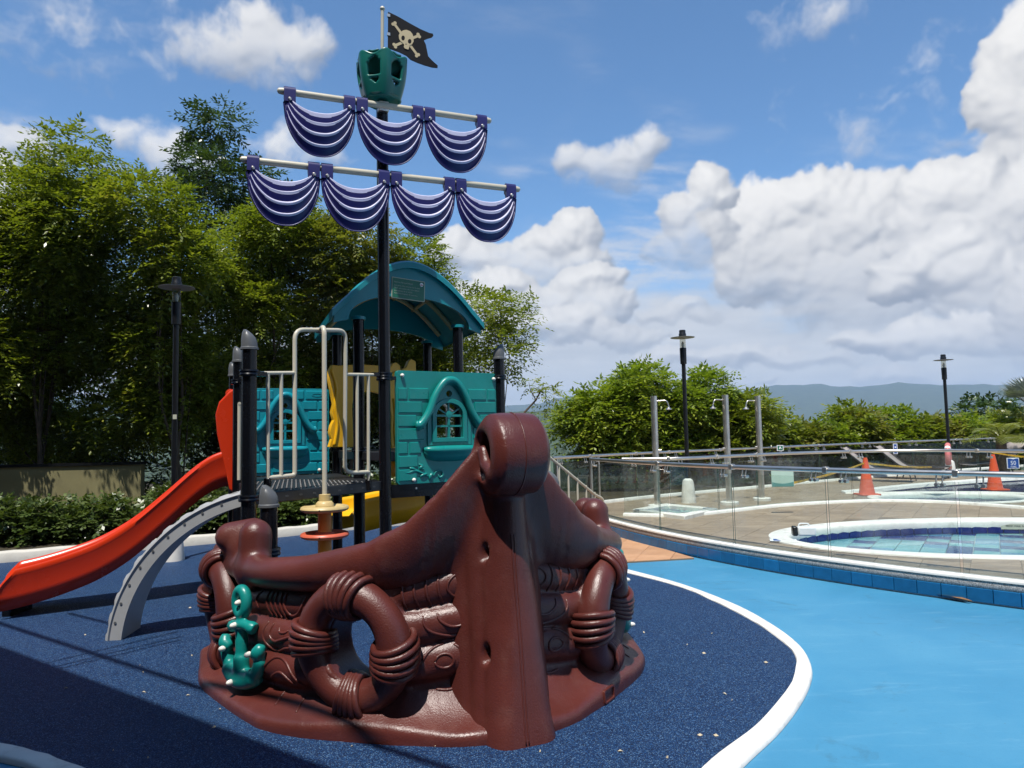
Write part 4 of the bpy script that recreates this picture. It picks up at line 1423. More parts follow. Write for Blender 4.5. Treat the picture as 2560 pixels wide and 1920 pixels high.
# seam down the stem and over the scroll
pts = []
for k in range(30):
    f = math.radians(118 - k * 236 / 29)
    pts.append((AS - 0.5 * math.cos(math.radians(118 - 0)) * 0, f))
seam = []
for k in range(34):
    f = math.radians(100 + 190 * k / 33)         # round the scroll from its top to below
    o = ship(AS + 0.6 * math.cos(f), 0.004, ZS + 0.6 * math.sin(f))
    h = bow_t.ray_cast(o, (ship(AS, 0.004, ZS) - o).normalized())
    if h[0] is not None: seam.append(h[0])
bb = MB()
bb.tube(seam, 0.0045, 6)
bb.build('seam', M['brown'], parent=ship_root, deg=180)
seam = []
for k in range(46):
    z = 1.03 - 1.01 * k / 45
    h = bow_t.ray_cast(ship(-0.8, 0.004, z), AFT)
    if h[0] is not None: seam.append(h[0])
for dl in (0.0, 0.016):
    bb = MB()
    bb.tube([q + LAT * dl for q in seam], 0.004, 6)
    bb.build('seam', M['brown'], parent=ship_root, deg=180)

# anchors
def add_anchor(side):
    s0 = 1.71
    p, t, n = at_wall(s0)
    O = ship(p[0] + n[0] * 0.125, side * (p[1] + n[1] * 0.125), 0)
    T = (AFT * t[0] + LAT * (side * t[1])).normalized()
    N = (AFT * n[0] + LAT * (side * n[1])).normalized()
    N = (N - AFT * 0.15).normalized()
    T = Vector((-N.y, N.x, 0)) if Vector((-N.y, N.x, 0)).dot(T) > 0 else Vector((N.y, -N.x, 0))
    O = O + N * 0.03
    def q(x, z, d=0.0): return O + T * (x * 0.95) + Vector((0, 0, 0.055 + z * 0.93)) + N * d
    bb = MB()
    eye = [q(0.055 * math.cos(f), 0.585 + 0.075 * math.sin(f)) for f in (2 * math.pi * k / 28 for k in range(28))]
    bb.tube(eye, 0.034, 12, closed=True)
    bb.tube(bend([q(0, 0.52), q(0.004, 0.44), q(0.0, 0.36), q(-0.005, 0.25), q(-0.01, 0.16)], 5), [0.030] * 5 + [0.034] * 5 + [0.037] * 5 + [0.050] * 5 + [0.062], 14)
    bb.tube(bend([q(-0.135, 0.435, -.01), q(-0.07, 0.455, .01), q(0, 0.45, .015), q(0.06, 0.43, .01), q(0.115, 0.42, -.01)], 5), [0.036] * 4 + [0.030] * 12 + [0.036] * 4 + [0.042], 12)
    bb.tube(bend([q(-0.215, 0.31), q(-0.195, 0.22), q(-0.13, 0.145), q(-0.01, 0.12, .015), q(0.11, 0.155), q(0.165, 0.24), q(0.185, 0.335)], 5), [0.026] * 3 + [0.038] * 6 + [0.056] * 13 + [0.038] * 6 + [0.026] * 3, 14)
    for sx in (-1, 1):
        bb.tube(bend([q(sx * 0.20 - .02, 0.36), q(sx * 0.185 - .02, 0.31, .012), q(sx * 0.13 - .015, 0.29)], 4), [0.022, 0.03, 0.036, 0.04, 0.044, 0.04, 0.036, 0.03, 0.018], 10)
    an = bb.build('anchor', M['teal'], parent=ship_root, deg=180)
    rm = an.modifiers.new('fuse', 'REMESH')
    rm.mode, rm.voxel_size, rm.use_smooth_shade = 'VOXEL', 0.008, True
    sm = an.modifiers.new('relax', 'SMOOTH')
    sm.factor, sm.iterations = 0.5, 5
    an['label'] = 'teal anchor with white bolt caps on the side of the hull'
    for x, z, d in ((0.0, 0.585, 0.02), (0.0, 0.452, 0.05), (-0.155, 0.30, 0.045), (0.14, 0.285, 0.045), (-0.01, 0.115, 0.075)):
        bb = MB()
        c = q(x, z, d - 0.01)
        bb.lathe([(0.017, 0), (0.0165, 0.012), (0.013, 0.026), (0.006, 0.033), (0.0, 0.035)], c, 12, axis=N)
        bb.build('bolt_cap', M['bolt'], parent=an)
add_anchor(1)
add_anchor(-1)
# moulded maker's plate, short capped posts and clamps that hold the bow
p, t, n = at_wall(0.66)
o_ = ship(p[0] + n[0] * 0.6, -(p[1] + n[1] * 0.6), 0.055)
hit = hull_t.ray_cast(o_, -(AFT * n[0] - LAT * n[1]).normalized())
pl = hit[0]
if pl is not None:
    T = (AFT * t[0] - LAT * t[1]).normalized()
    N = hit[1] if hit[1].z > 0 else -hit[1]
    T = (T - N * T.dot(N)).normalized()
    fm = frame(pl + N * 0.002, T, N)
    bb = MB()
    def rrect(w, h, r, n=4, c=(0, 0)):
        out = []
        for cx, cy, a in ((w / 2 - r, h / 2 - r, 0), (-w / 2 + r, h / 2 - r, 90), (-w / 2 + r, -h / 2 + r, 180), (w / 2 - r, -h / 2 + r, 270)):
            for k in range(n + 1):
                f = math.radians(a + 90 * k / n)
                out.append((c[0] + cx + r * math.cos(f), c[1] + cy + r * math.sin(f)))
        return out
    bb.plate(rrect(0.13, 0.075, 0.012), [rrect(0.112, 0.058, 0.008)], fm, -0.01, 0.006)
    bb.build('moulded_frame', M['brown'], parent=ship_root)
def post_cap(bb, c, r, h=0.13, tilt=(-1, 0)):
    """rounded hood cap, cut at a slant"""
    rows = []
    n = 20
    for (rr, z) in ((r + 0.012, 0.0), (r + 0.012, 0.016), (r + 0.005, 0.022), (r + 0.004, h * 0.5), (r * 0.98, h * 0.72), (r * 0.80, h * 0.9), (r * 0.45, h), (0.001, h * 1.02)):
        row = []
        for k in range(n):
            f = 2 * math.pi * k / n
            zz = z
            if z > 0.022: zz = 0.022 + (z - 0.022) * (1 + 0.38 * (math.cos(f) * tilt[0] + math.sin(f) * tilt[1]) * (rr / r))
            row.append(Vector(c) + Vector((rr * math.cos(f), rr * math.sin(f), zz)))
        rows.append(row)
    bb.grid(rows, closed_u=True)
def clamp_ring(c, r=0.062, h=0.05):
    bb = MB()
    bb.lathe([(r - 0.006, -h / 2), (r + 0.012, -h / 2), (r + 0.016, -h / 4), (r + 0.010, 0), (r + 0.016, h / 4), (r + 0.012, h / 2), (r - 0.006, h / 2)], c, 22)
    return bb
for px, D_, ztop in ((672, 4.8, 1.10), (1382, 5.9, 1.10)):
    b0 = P(px, 1300, D_)
    b0.z = 0
    bb = MB()
    bb.tube([b0, b0 + Vector((0, 0, ztop))], 0.057, 24)
    po = bb.build('post', M['black'], parent=ship_root)
    bb = MB()
    post_cap(bb, b0 + Vector((0, 0, ztop - 0.005)), 0.057)
    bb.build('post_cap', M['capgrey'], parent=po)
    bb = clamp_ring(b0 + Vector((0, 0, 0.80)))
    tow = (ship(1.95, 1.2 if px < 1000 else -1.2, 0) - b0)
    tow.z = 0
    bb.box(b0 + tow.normalized() * 0.09 + Vector((0, 0, 0.80)), (0.05, 0.05, 0.045))
    bb.build('clamp', M['black'], parent=po)
# ================================================================== play tower
def base(px, D_):
    q = P(px, 1200, D_)
    return Vector((q.x, q.y, 0))
P1, MA, P3, PA, PB = base(622, 5.5), base(963, 6.8), base(1253, 7.5), base(898, 7.3), base(1150, 8.0)
PD, PC = base(843, 8.4), base(1072, 9.3)
PQ, PR = base(596, 7.0), base(584, 7.9)
PZ1, PZ2 = 1.13, 1.40
tower = thing('play_tower', 'teal roofed climbing tower on black posts with two brick pattern window panels', 'play tower', tuple((P1 + PC) / 2))
def add_post(b0, ztop, cap=True, r=0.057, parent=None, tilt=(-1, -0.2)):
    bb = MB()
    bb.tube([b0, b0 + Vector((0, 0, ztop))], r, 24)
    po = bb.build('post', M['black'], parent=parent or tower)
    if cap:
        bb = MB()
        post_cap(bb, b0 + Vector((0, 0, ztop - 0.005)), r, 0.14, tilt)
        bb.build('post_cap', M['capgrey'], parent=po)
    return po
def add_clamp(po, b0, z, toward=None, dist=0.10):
    bb = clamp_ring(b0 + Vector((0, 0, z)))
    if toward is not None:
        d = Vector((toward.x - b0.x, toward.y - b0.y, 0)).normalized()
        bb.box(b0 + d * (0.055 + dist / 2) + Vector((0, 0, z)), (dist, 0.036, 0.034), Matrix.Rotation(math.atan2(d.y, d.x), 3, 'Z'))
    bb.build('clamp', M['black'], parent=po)
po1 = add_post(P1, P(622, 873, 5.5).z)
po3 = add_post(P3, P(1253, 897, 7.5).z, tilt=(1, 0.2))
poq = add_post(PQ, P(590, 905, 7.0).z)
por = add_post(PR, P(580, 940, 7.9).z)
ZR = 2.76
poa, pob, poc, pod = [add_post(b0, ZR, cap=False) for b0 in (PA, PB, PC, PD)]
for po, b0 in ((poa, PA), (pob, PB), (poc, PC), (pod, PD)):
    bb = MB()
    bb.lathe([(0.075, 0), (0.075, 0.03), (0.060, 0.035)], b0 + Vector((0, 0, ZR)), 20)
    bb.build('roof_collar', M['roofteal'], parent=po)
# decks
def deck_plate(name, pts, z, th=0.09):
    bb = MB()
    cen = sum(pts, Vector()) / len(pts)
    poly = [(p.x, p.y) for p in pts]
    ar = sum(poly[i][0] * poly[(i + 1) % len(poly)][1] - poly[(i + 1) % len(poly)][0] * poly[i][1] for i in range(len(poly)))
    if ar < 0: poly = poly[::-1]
    bb.plate(poly, [], Matrix.Identity(4), z - th, z)
    dk = bb.build(name, M['rubber'], parent=tower, bevel=0.008)
    return dk
dk1 = deck_plate('lower_deck', [P1, MA, PA, PD, PR, PQ], PZ1)
dk2 = deck_plate('upper_deck', [MA + Vector((0.03, 0.05, 0)), P3, PB, PC, PD, PA], PZ2)
# square holes along the front of the lower deck and anti slip dimples on it
u = (MA - P1).normalized()
nf = Vector((u.y, -u.x, 0))
for k in range(9):
    bb = MB()
    c = P1 + u * (0.22 + 0.145 * k) + nf * 0.003 + Vector((0, 0, PZ1 - 0.045))
    bb.plate(rrect(0.028, 0.012, 0.004), [rrect(0.020, 0.006, 0.002)], frame(c, u, nf), -0.002, 0.0015)
    bb.build('deck_slot', M['capgrey'], parent=dk1)
bb = MB()
for i in range(26):
    for j in range(20):
        q = P1 + u * (0.12 + i * 0.052) - nf * (0.08 + j * 0.06)
        if inside(q, [(p.x, p.y) for p in (P1, MA, PA, PD, PR, PQ)]) and edge_dist(q, [(p.x, p.y) for p in (P1, MA, PA, PD, PR, PQ)]) > 0.05:
            bb.lathe([(0.013, 0), (0.010, 0.004), (0.0, 0.005)], q + Vector((0, 0, PZ1)), 6)
o = bb.build('deck_studs', M['rubber'], parent=dk1)
o['kind'] = 'stuff'
# perforated riser between the decks, beam under the right panel
rv = (MA - PA).normalized()
bb = MB()
x = (PB - PA).normalized()
def wall_between(name, a, c, z0, z1, m, th=0.02, parent=None):
    x = (c - a).normalized()
    n = Vector((x.y, -x.x, 0))
    if n.y > 0: n = -n
    bb = MB()
    L = (c - a).length
    fm = frame(a, x, n)
    bb.plate([(0.05, z0), (L - 0.05, z0), (L - 0.05, z1), (0.05, z1)], [], fm, -th, 0)
    return bb.build(name, m, parent=parent or tower, bevel=0.004), fm, L
ri, fm, L = wall_between('riser', PA, PD, PZ1, PZ2 - 0.01, M['rubber'])
ri2, fm, L = wall_between('riser', MA, PA, PZ1, PZ2 - 0.01, M['rubber'])
bb = MB()
bm_, fmB, LB = wall_between('beam', MA, P3, PZ1 - 0.17, PZ1 - 0.045, M['black'], 0.06)
bb.lathe([(0.012, 0), (0.010, 0.006), (0, 0.007)], fmB @ Vector((0.32, PZ1 - 0.09, 0)), 10, axis=fmB.to_3x3() @ Vector((0, 0, 1)))
bb.build('bolt', M['steel'], parent=bm_)

# ------------------------------------------------ moulded panels with bricks and a little window
def window_panel(name, m, W, Hh, fm, label, ornament=False):
    """fm: frame at the lower left corner, x along, y up, z towards the viewer"""
    cx = W / 2
    sc = Hh / 1.0
    def S(x, y): return (cx + x * W, y * Hh)
    wy0, wy1, ww = 0.40, 0.60, 0.132
    hole = [S(-ww, wy0), S(ww, wy0), S(ww, wy1)] + [S(ww * math.cos(f), wy1 + 0.115 * math.sin(f)) for f in (math.pi * k / 12 for k in range(1, 12))] + [S(-ww, wy1)]
    eye = [S(0.030 * math.cos(f), 0.80 + 0.030 * math.sin(f)) for f in (2 * math.pi * k / 14 for k in range(14))]
    bb = MB()
    bb.plate([(x + W / 2, y + Hh / 2) for x, y in rrect(W, Hh, 0.03)], [hole, eye], fm, -0.045, 0.0)
    pn = bb.build(name, m, parent=tower, bevel=0.008)
    pn['label'] = label
    # bricks
    def half(y):          # half width of the gable field at height y (unit)
        if y > 0.90: return 0.06
        if y > 0.52: return 0.10 + (0.92 - y) / 0.40 * 0.21
        if y > 0.33: return 0.235
        if y > 0.17: return 0.27
        return 0.30 if ornament else 0.0
    rows_n = 7 if ornament else 8
    top_y = 0.855 if ornament else 0.985
    bot_y = 0.02
    rh = (top_y - bot_y) / rows_n
    for r in range(rows_n):
        y0, y1 = bot_y + r * rh, bot_y + (r + 1) * rh
        hw = max(half(y0 + 0.01), half((y0 + y1) / 2), half(y1 - 0.01))
        cuts = [-0.5, -0.27, -0.03, 0.22, 0.5] if r % 2 else [-0.5, -0.40, -0.15, 0.10, 0.37, 0.5]
        if ornament: cuts = [-0.5, -0.395, 0.395, 0.5] if r % 4 == 2 else ([-0.5, -0.31, 0.31, 0.5] if r % 4 == 0 else [-0.5, 0.5])
        for a, c in zip(cuts[:-1], cuts[1:]):
            segs = [(a, c)]
            if hw > 0:
                segs = []
                if a < -hw: segs.append((a, min(c, -hw)))
                if c > hw: segs.append((max(a, hw), c))
            for x0, x1 in segs:
                if x1 - x0 < 0.05: continue
                e = 0.009
                xx0, yy0 = S(max(x0, -0.5 + 0.004) , y0)
                xx1, yy1 = S(min(x1, 0.5 - 0.004), y1)
                xx0 += e; yy0 += e; xx1 -= e; yy1 -= e
                w_, h_ = xx1 - xx0, yy1 - yy0
                bb = MB()
                vs = [(xx0, yy0, 0), (xx1, yy0, 0), (xx1, yy1, 0), (xx0, yy1, 0)]
                i_ = 0.007
                vs += [(xx0 + i_, yy0 + i_, 0.011), (xx1 - i_, yy0 + i_, 0.011), (xx1 - i_, yy1 - i_, 0.011), (xx0 + i_, yy1 - i_, 0.011)]
                bb.add([fm @ Vector(v) for v in vs], [(4, 5, 6, 7), (0, 1, 5, 4), (1, 2, 6, 5), (2, 3, 7, 6), (3, 0, 4, 7)])
                bb.build('brick', m, parent=pn, deg=25)
    # bell shaped eave
    path = bend([(*S(-0.335, 0.515), 0.03), (*S(-0.29, 0.525), 0.045), (*S(-0.215, 0.63), 0.05), (*S(-0.15, 0.78), 0.05), (*S(-0.07, 0.895), 0.05), (*S(0, 0.925), 0.05),
                 (*S(0.07, 0.895), 0.05), (*S(0.15, 0.78), 0.05), (*S(0.215, 0.63), 0.05), (*S(0.29, 0.525), 0.045), (*S(0.335, 0.515), 0.03)], 6)
    n = len(path)
    bb = MB()
    bb.tube([fm @ p for p in path], [0.034 * sc * (1 + 0.35 * abs(2 * i / (n - 1) - 1) ** 6) if 0 < i < n - 1 else 0.022 * sc for i in range(n)], 14)
    bb.tube([fm @ (p + Vector((0, -0.028 * sc if True else 0, -0.030))) for p in path[4:-4]], 0.022 * sc, 10)
    bb.build('eave', m, parent=pn, deg=180)
    # gable field
    fld = [S(-0.215, 0.335), S(0.215, 0.335), S(0.215, 0.60), S(0.15, 0.77), S(0.07, 0.88), S(0, 0.905), S(-0.07, 0.88), S(-0.15, 0.77), S(-0.215, 0.60)]
    bb = MB()
    bb.plate(fld, [hole, eye], fm, 0.001, 0.018)
    bb.build('gable', m, parent=pn, bevel=0.004)
    # raised frame, bars
    fo = [S(-0.175, 0.36), S(0.175, 0.36), S(0.175, 0.61)] + [S(0.175 * math.cos(f), 0.61 + 0.145 * math.sin(f)) for f in (math.pi * k / 12 for k in range(1, 12))] + [S(-0.175, 0.61)]
    bb = MB()
    bb.plate(fo, [hole], fm, 0.0, 0.034)
    bb.build('window_frame', m, parent=pn, bevel=0.005)
    bb = MB()
    def bar(x0, y0, x1, y1, w_=0.018):
        a, c = Vector((*S(x0, y0), -0.005)), Vector((*S(x1, y1), -0.005))
        d = (c - a)
        sd = Vector((-d.y, d.x, 0)).normalized() * w_ / 2
        bb.add([fm @ (q + Vector((0, 0, z))) for z in (-0.012, 0.012) for q in (a - sd, c - sd, c + sd, a + sd)], [(0, 3, 2, 1), (4, 5, 6, 7), (0, 1, 5, 4), (1, 2, 6, 5), (2, 3, 7, 6), (3, 0, 4, 7)])
    bar(0, wy0, 0, wy1, 0.022)
    bar(-ww, wy1, ww, wy1, 0.022)
    bar(-ww, 0.505, ww, 0.505, 0.018)
    for f in (35, 90, 145):
        bar(0, wy1, ww * math.cos(math.radians(f)) * 1.02, wy1 + 0.118 * math.sin(math.radians(f)), 0.014)
    bb.build('window_bars', m, parent=pn)
    bb = MB()
    bb.lathe([(0.034 * sc, 0), (0.032 * sc, 0.012), (0.0, 0.016)], fm @ Vector((*S(0, wy1 + 0.012), 0.0)), 14, axis=fm.to_3x3() @ Vector((0, 0, 1)))
    bb.build('sunburst_hub', m, parent=pn)
    # flower box
    rows = []
    for k in range(25):
        x = -1 + 2 * k / 24
        w_ = math.sqrt(max(0.0, 1 - abs(x) ** 3.2))
        row = []
        for (yy, dz) in ((0.325, 0.0), (0.330, 0.055), (0.305, 0.085), (0.275, 0.085), (0.262, 0.065), (0.235, 0.06), (0.205, 0.04), (0.185, 0.0)):
            y = 0.30 + (yy - 0.30) * (0.35 + 0.65 * w_) if yy < 0.30 else 0.30 + (yy - 0.30) * (0.5 + 0.5 * w_)
            row.append(fm @ Vector((*S(x * 0.255, y), dz * (0.25 + 0.75 * w_))))
        rows.append(row)
    bb = MB()
    bb.grid(rows, flip=True)
    bb.build('flower_box', m, parent=pn, deg=60)
    if ornament:
        for sx in (-1, 1):
            bb = MB()
            def cur(pts, r=0.012):
                pp = bend([(*S(sx * x, y), 0.004) for x, y in pts], 5)
                k = len(pp)
                bb.tube([fm @ q for q in pp], [r * (0.4 + 0.8 * math.sin(math.pi * (i + .3) / k)) for i in range(k)], 8)
            cur([(0.46, 0.115), (0.40, 0.10), (0.34, 0.115), (0.28, 0.095), (0.21, 0.06)])
            cur([(0.39, 0.14), (0.36, 0.135), (0.33, 0.12)], 0.014)
            cur([(0.30, 0.17), (0.27, 0.155), (0.285, 0.135), (0.25, 0.125)], 0.014)
            cur([(0.29, 0.06), (0.26, 0.075), (0.22, 0.085)], 0.013)
            cur([(0.20, 0.03), (0.19, 0.06), (0.17, 0.085)], 0.014)
            cur([(0.16, 0.06), (0.13, 0.10), (0.08, 0.10), (0.07, 0.06), (0.10, 0.045), (0.115, 0.07)], 0.012)
            bb.build('leaf_scroll', m, parent=pn, deg=180)
        bxs = ((0.05, 0.955), (0.97, 0.945), (0.15, 0.035))
    else:
        bxs = ((0.885, 0.04), (0.04, 0.04))
        bb = MB()
        bb.plate([S(0.36 + 0.062 * math.cos(f), 0.925 + 0.021 * math.sin(f)) for f in (2 * math.pi * k / 24 for k in range(24))], [[S(0.36 + 0.052 * math.cos(f), 0.925 + 0.015 * math.sin(f)) for f in (2 * math.pi * k / 24 for k in range(24))]], fm, 0.006, 0.015)
        bb.build('oval_mark', m, parent=pn)
    for x, y in bxs:
        bb = MB()
        bb.lathe([(0.020, 0), (0.020, 0.008), (0.016, 0.020), (0.007, 0.026), (0, 0.027)], fm @ Vector((x * W, y * Hh, 0.008)), 12, axis=fm.to_3x3() @ Vector((0, 0, 1)))
        bb.build('bolt_cap', M['bolt'], parent=pn)
    return pn
# right panel, between mast and right post
x = (P3 - MA).normalized()
n = Vector((x.y, -x.x, 0))
WR = (P3 - MA).length - 0.17
o_ = MA + x * 0.115 + n * 0.02 + Vector((0, 0, PZ1 - 0.045))
window_panel('window_panel', M['teal'], WR, 1.10, frame(o_, x, n), 'green teal brick pattern panel with arched window, right of the mast', True)
# left panel, at the back of the lower deck
A_, C_ = PR + Vector((0.02, 0, 0)), PD
x = (C_ - A_).normalized()
n = Vector((x.y, -x.x, 0))
WL_ = (C_ - A_).length - 0.13
o_ = A_ + x * 0.03 + n * 0.03 + Vector((0, 0, PZ1 + 0.01))
window_panel('window_panel', M['cyan'], WL_, 0.98, frame(o_, x, n), 'bright cyan brick pattern panel with arched window, left, behind the beige rails')
for po, b0, z, tw in ((po1, P1, P(622, 933, 5.5).z, MA), (po3, P3, P(1253, 944, 7.5).z, MA), (poq, PQ, P(590, 955, 7.0).z, P1), (pod, PD, 1.95, None), (pod, PD, 1.52, None), (pod, PD, 1.42, None), (poc, PC, 2.02, None), (poa, PA, 1.42, None), (po1, P1, 1.10, MA)):
    add_clamp(po, b0, z, tw)

# ------------------------------------------------ roof
ux, wx = (PB - PA), (PC - PB)
Lu, Lw = ux.length, wx.length
un, wn = ux.normalized(), wx.normalized()
RC = PA + ux * 0.5 - wn * 0.16        # middle of the front edge, on plan
HW = Lu / 2 + 0.30
def roof_z(t):                          # rounded barrel, eaves turning out a little
    t = min(1.0, abs(t))
    return ZR - 0.02 + 0.63 * (1 - t ** 1.85) + 0.035 * max(0.0, t - 0.82) / 0.18
def rp(t, w_, dz=0.0, k=1.0): return RC + un * (t * HW * k) + wn * w_ + Vector((0, 0, roof_z(t) + dz))
LWt = Lw + 0.34
bb = MB()
N = 56
rows = []
def step(t):
    q = (abs(t) * 9.0) % 1.0
    return 0.020 * (1 - q)
for i in range(N * 2 + 1):
    t = -1 + i / N
    row = []
    for w_ in (0.0, 0.035, 0.07, 0.09, LWt * 0.5, LWt - 0.09, LWt - 0.07, LWt - 0.035, LWt):
        e = 0.055 if (w_ < 0.075 or w_ > LWt - 0.075) else 0.035 + step(t)
        if w_ in (0.0, LWt): e = 0.03
        row.append(rp(t, w_, e))
    rows.append(row)
bb.grid(rows)
rows = []
for i in range(N * 2 + 1):
    t = -1 + i / N
    rows.append([rp(t, 0.0, 0.03), rp(t, 0.0, -0.03), rp(t, 0.03, -0.03), rp(t, 0.03, -0.005), rp(t, LWt - 0.03, -0.005), rp(t, LWt - 0.03, -0.03), rp(t, LWt, -0.03), rp(t, LWt, 0.03)])
bb.grid(rows, flip=True)
for t in (-1, 1):
    q = [rp(t, 0, 0.05), rp(t, LWt, 0.05), rp(t, LWt, -0.03), rp(t, 0, -0.03)]
    bb.add(q, [(0, 1, 2, 3)] if t < 0 else [(3, 2, 1, 0)])
roof = bb.build('roof', M['roofteal'], parent=tower, deg=50)
# front and back boards with an arched opening
def board(w_, z_in, th):
    outer = [(t * HW, roof_z(t) - 0.004) for t in (-0.97 + 1.94 * k / 40 for k in range(41))]
    inner = [(0.80 * HW * math.cos(f), ZR - 0.02 + z_in * math.sin(f) ** 0.9) for f in (math.pi * k / 30 for k in range(31))]
    poly = outer[::-1] + [(-HW * 0.97, ZR - 0.06)] + inner[::-1] + [(HW * 0.97, ZR - 0.06)]
    o0 = Vector((RC.x, RC.y, 0)) + wn * w_
    nn = Vector((un.y, -un.x, 0))
    bb = MB()
    ar = sum(poly[i][0] * poly[(i + 1) % len(poly)][1] - poly[(i + 1) % len(poly)][0] * poly[i][1] for i in range(len(poly)))
    bb.plate(poly if ar > 0 else poly[::-1], [], frame(o0, un, nn), -th, 0)
    return bb.build('gable_board', M['roofteal'], parent=tower), frame(o0, un, nn)
gb, gfm = board(0.06, 0.30, 0.035)
board(LWt - 0.06, 0.18, 0.035)
# cream ribs under the roof
for w_ in (0.25, LWt * 0.5, LWt - 0.25):
    bb = MB()
    bb.tube([rp(t, w_, -0.045) for t in (-0.85 + 1.7 * k / 30 for k in range(31))], 0.03, 8)
    bb.build('roof_rib', M['cream'], parent=roof)
for t in (-0.45, -0.15, 0.15, 0.45):
    bb = MB()
    bb.tube([rp(t, 0.12, -0.04), rp(t, LWt - 0.12, -0.04)], 0.022, 8)
    bb.build('roof_rib', M['cream'], parent=roof)

# ------------------------------------------------ writing
def text_obj(body, size, fm, m, parent, name='lettering', align='LEFT', ext=0.001):
    cu = bpy.data.curves.new(name, 'FONT')
    cu.body, cu.size, cu.extrude, cu.align_x = body, size, ext, align
    cu.resolution_u = 2
    to = bpy.data.objects.new(name, cu)
    COL.objects.link(to)
    d = bpy.context.evaluated_depsgraph_get()
    me = bpy.data.meshes.new_from_object(to.evaluated_get(d))
    bpy.data.objects.remove(to, do_unlink=True)
    bpy.data.curves.remove(cu)
    off = Matrix.Translation(-ORI[parent])
    me.transform(off @ fm)
    me.materials.clear()
    me.materials.append(m)
    return link(name, me, parent)
# rules sign on the roof board
sw, sh = 0.395, 0.225
sc_ = rp(0.0, 0)
tgt = P(1031, 720, 7.45)
loc = gfm.inverted() @ tgt
sfm = gfm @ Matrix.Translation((loc.x, loc.y, 0.003)) @ Matrix.Rotation(math.radians(-2), 4, 'Z')
sroot = thing('rules_sign', 'small green rules sign with pale edge and lettering on the front of the teal roof', 'sign', tuple(sfm.translation))
bb = MB()
bb.plate(rrect(sw, sh, 0.008), [], sfm, 0, 0.006)
bb.build('edge', M['signedge'], parent=sroot)
bb = MB()
bb.plate(rrect(sw - 0.016, sh - 0.016, 0.006), [], sfm, 0.0062, 0.008)
bb.build('face', M['signgreen'], parent=sroot)
def on(fm, x, y, z): return fm @ Matrix.Translation((x, y, z))
text_obj('Normas Parque Infantil', 0.024, on(sfm, -0.175, 0.055, 0.0085), M['signtext'], sroot)
for k, tx in enumerate(('Solo para niños menores de 12 años.', 'Todo niño menor de 6 años debe ir', 'acompañado de un adulto.', 'Prohibido el ingreso de mascotas.')):
    text_obj(tx, 0.0205, on(sfm, -0.17, 0.020 - 0.028 * k, 0.0085), M['signtext'], sroot)
bb = MB()
bb.lathe([(0.021, 0), (0.021, 0.002), (0, 0.0022)], sfm @ Vector((0.155, 0.072, 0.0082)), 20, axis=sfm.to_3x3() @ Vector((0, 0, 1)))
bb.build('emblem', M['signwhite'], parent=sroot)
bb = MB()
bb.box(sfm @ Vector((0.155, 0.068, 0.0108)), (0.03, 0.0012, 0.010), sfm.to_3x3())
bb.plate(rrect(0.030, 0.010, 0.002, c=(0.155, 0.068)), [], sfm, 0.0104, 0.012)
bb.build('emblem_band', M['signred'], parent=sroot)

# ------------------------------------------------ entry rails on the front of the lower deck
nfr = Vector((MA.y - P1.y, -(MA.x - P1.x), 0)).normalized()
def PL(px, py, off=0.0):
    """point of the vertical plane through left post and mast"""
    d = ray(px, py)
    t = ((P1 + nfr * off) - CL).dot(nfr) / d.dot(nfr)
    return CL + d * t
def rail(name, pts, r=0.017, fil=0.06, parent=None):
    bb = MB()
    bb.tube(fillet(pts, fil), r, 12)
    return bb.build(name, M['beige'], parent=parent or tower)
arch = rail('entry_arch', [PL(669, 1195), PL(722, 1190), PL(737, 1188), PL(737, 824), PL(864, 826), PL(862, 1176), PL(880, 1182), PL(922, 1180)], 0.0185, 0.09)
rail('rail', [PL(650, 933), PL(737, 932)], 0.015, parent=arch)
rail('rail', [PL(862, 936), PL(942, 937)], 0.015, parent=arch)
for px, y0, y1 in ((670, 934, 1205), (703, 934, 1188), (893, 937, 1179), (921, 937, 1197)):
    rail('baluster', [PL(px, y0), PL(px, y1)], 0.0155, parent=arch)
bb = MB()
q = PL(921, 1212)
bb.box(q, (0.05, 0.05, 0.10))
bb.build('rail_foot', M['black'], parent=arch, bevel=0.008)
q = PL(669, 1206)
bb = MB()
bb.box(q, (0.05, 0.05, 0.07))
bb.build('rail_foot', M['black'], parent=arch, bevel=0.008)
rail('baluster', [PQ + (P1 - PQ).normalized() * 0.1 + Vector((0, 0, 1.9)), PQ + (P1 - PQ).normalized() * 0.1 + Vector((0, 0, 1.16))], 0.017)
rail('rail', [PQ + Vector((0, 0, 1.9)), PQ + (P1 - PQ).normalized() * 0.12 + Vector((0, 0, 1.9))], 0.014)

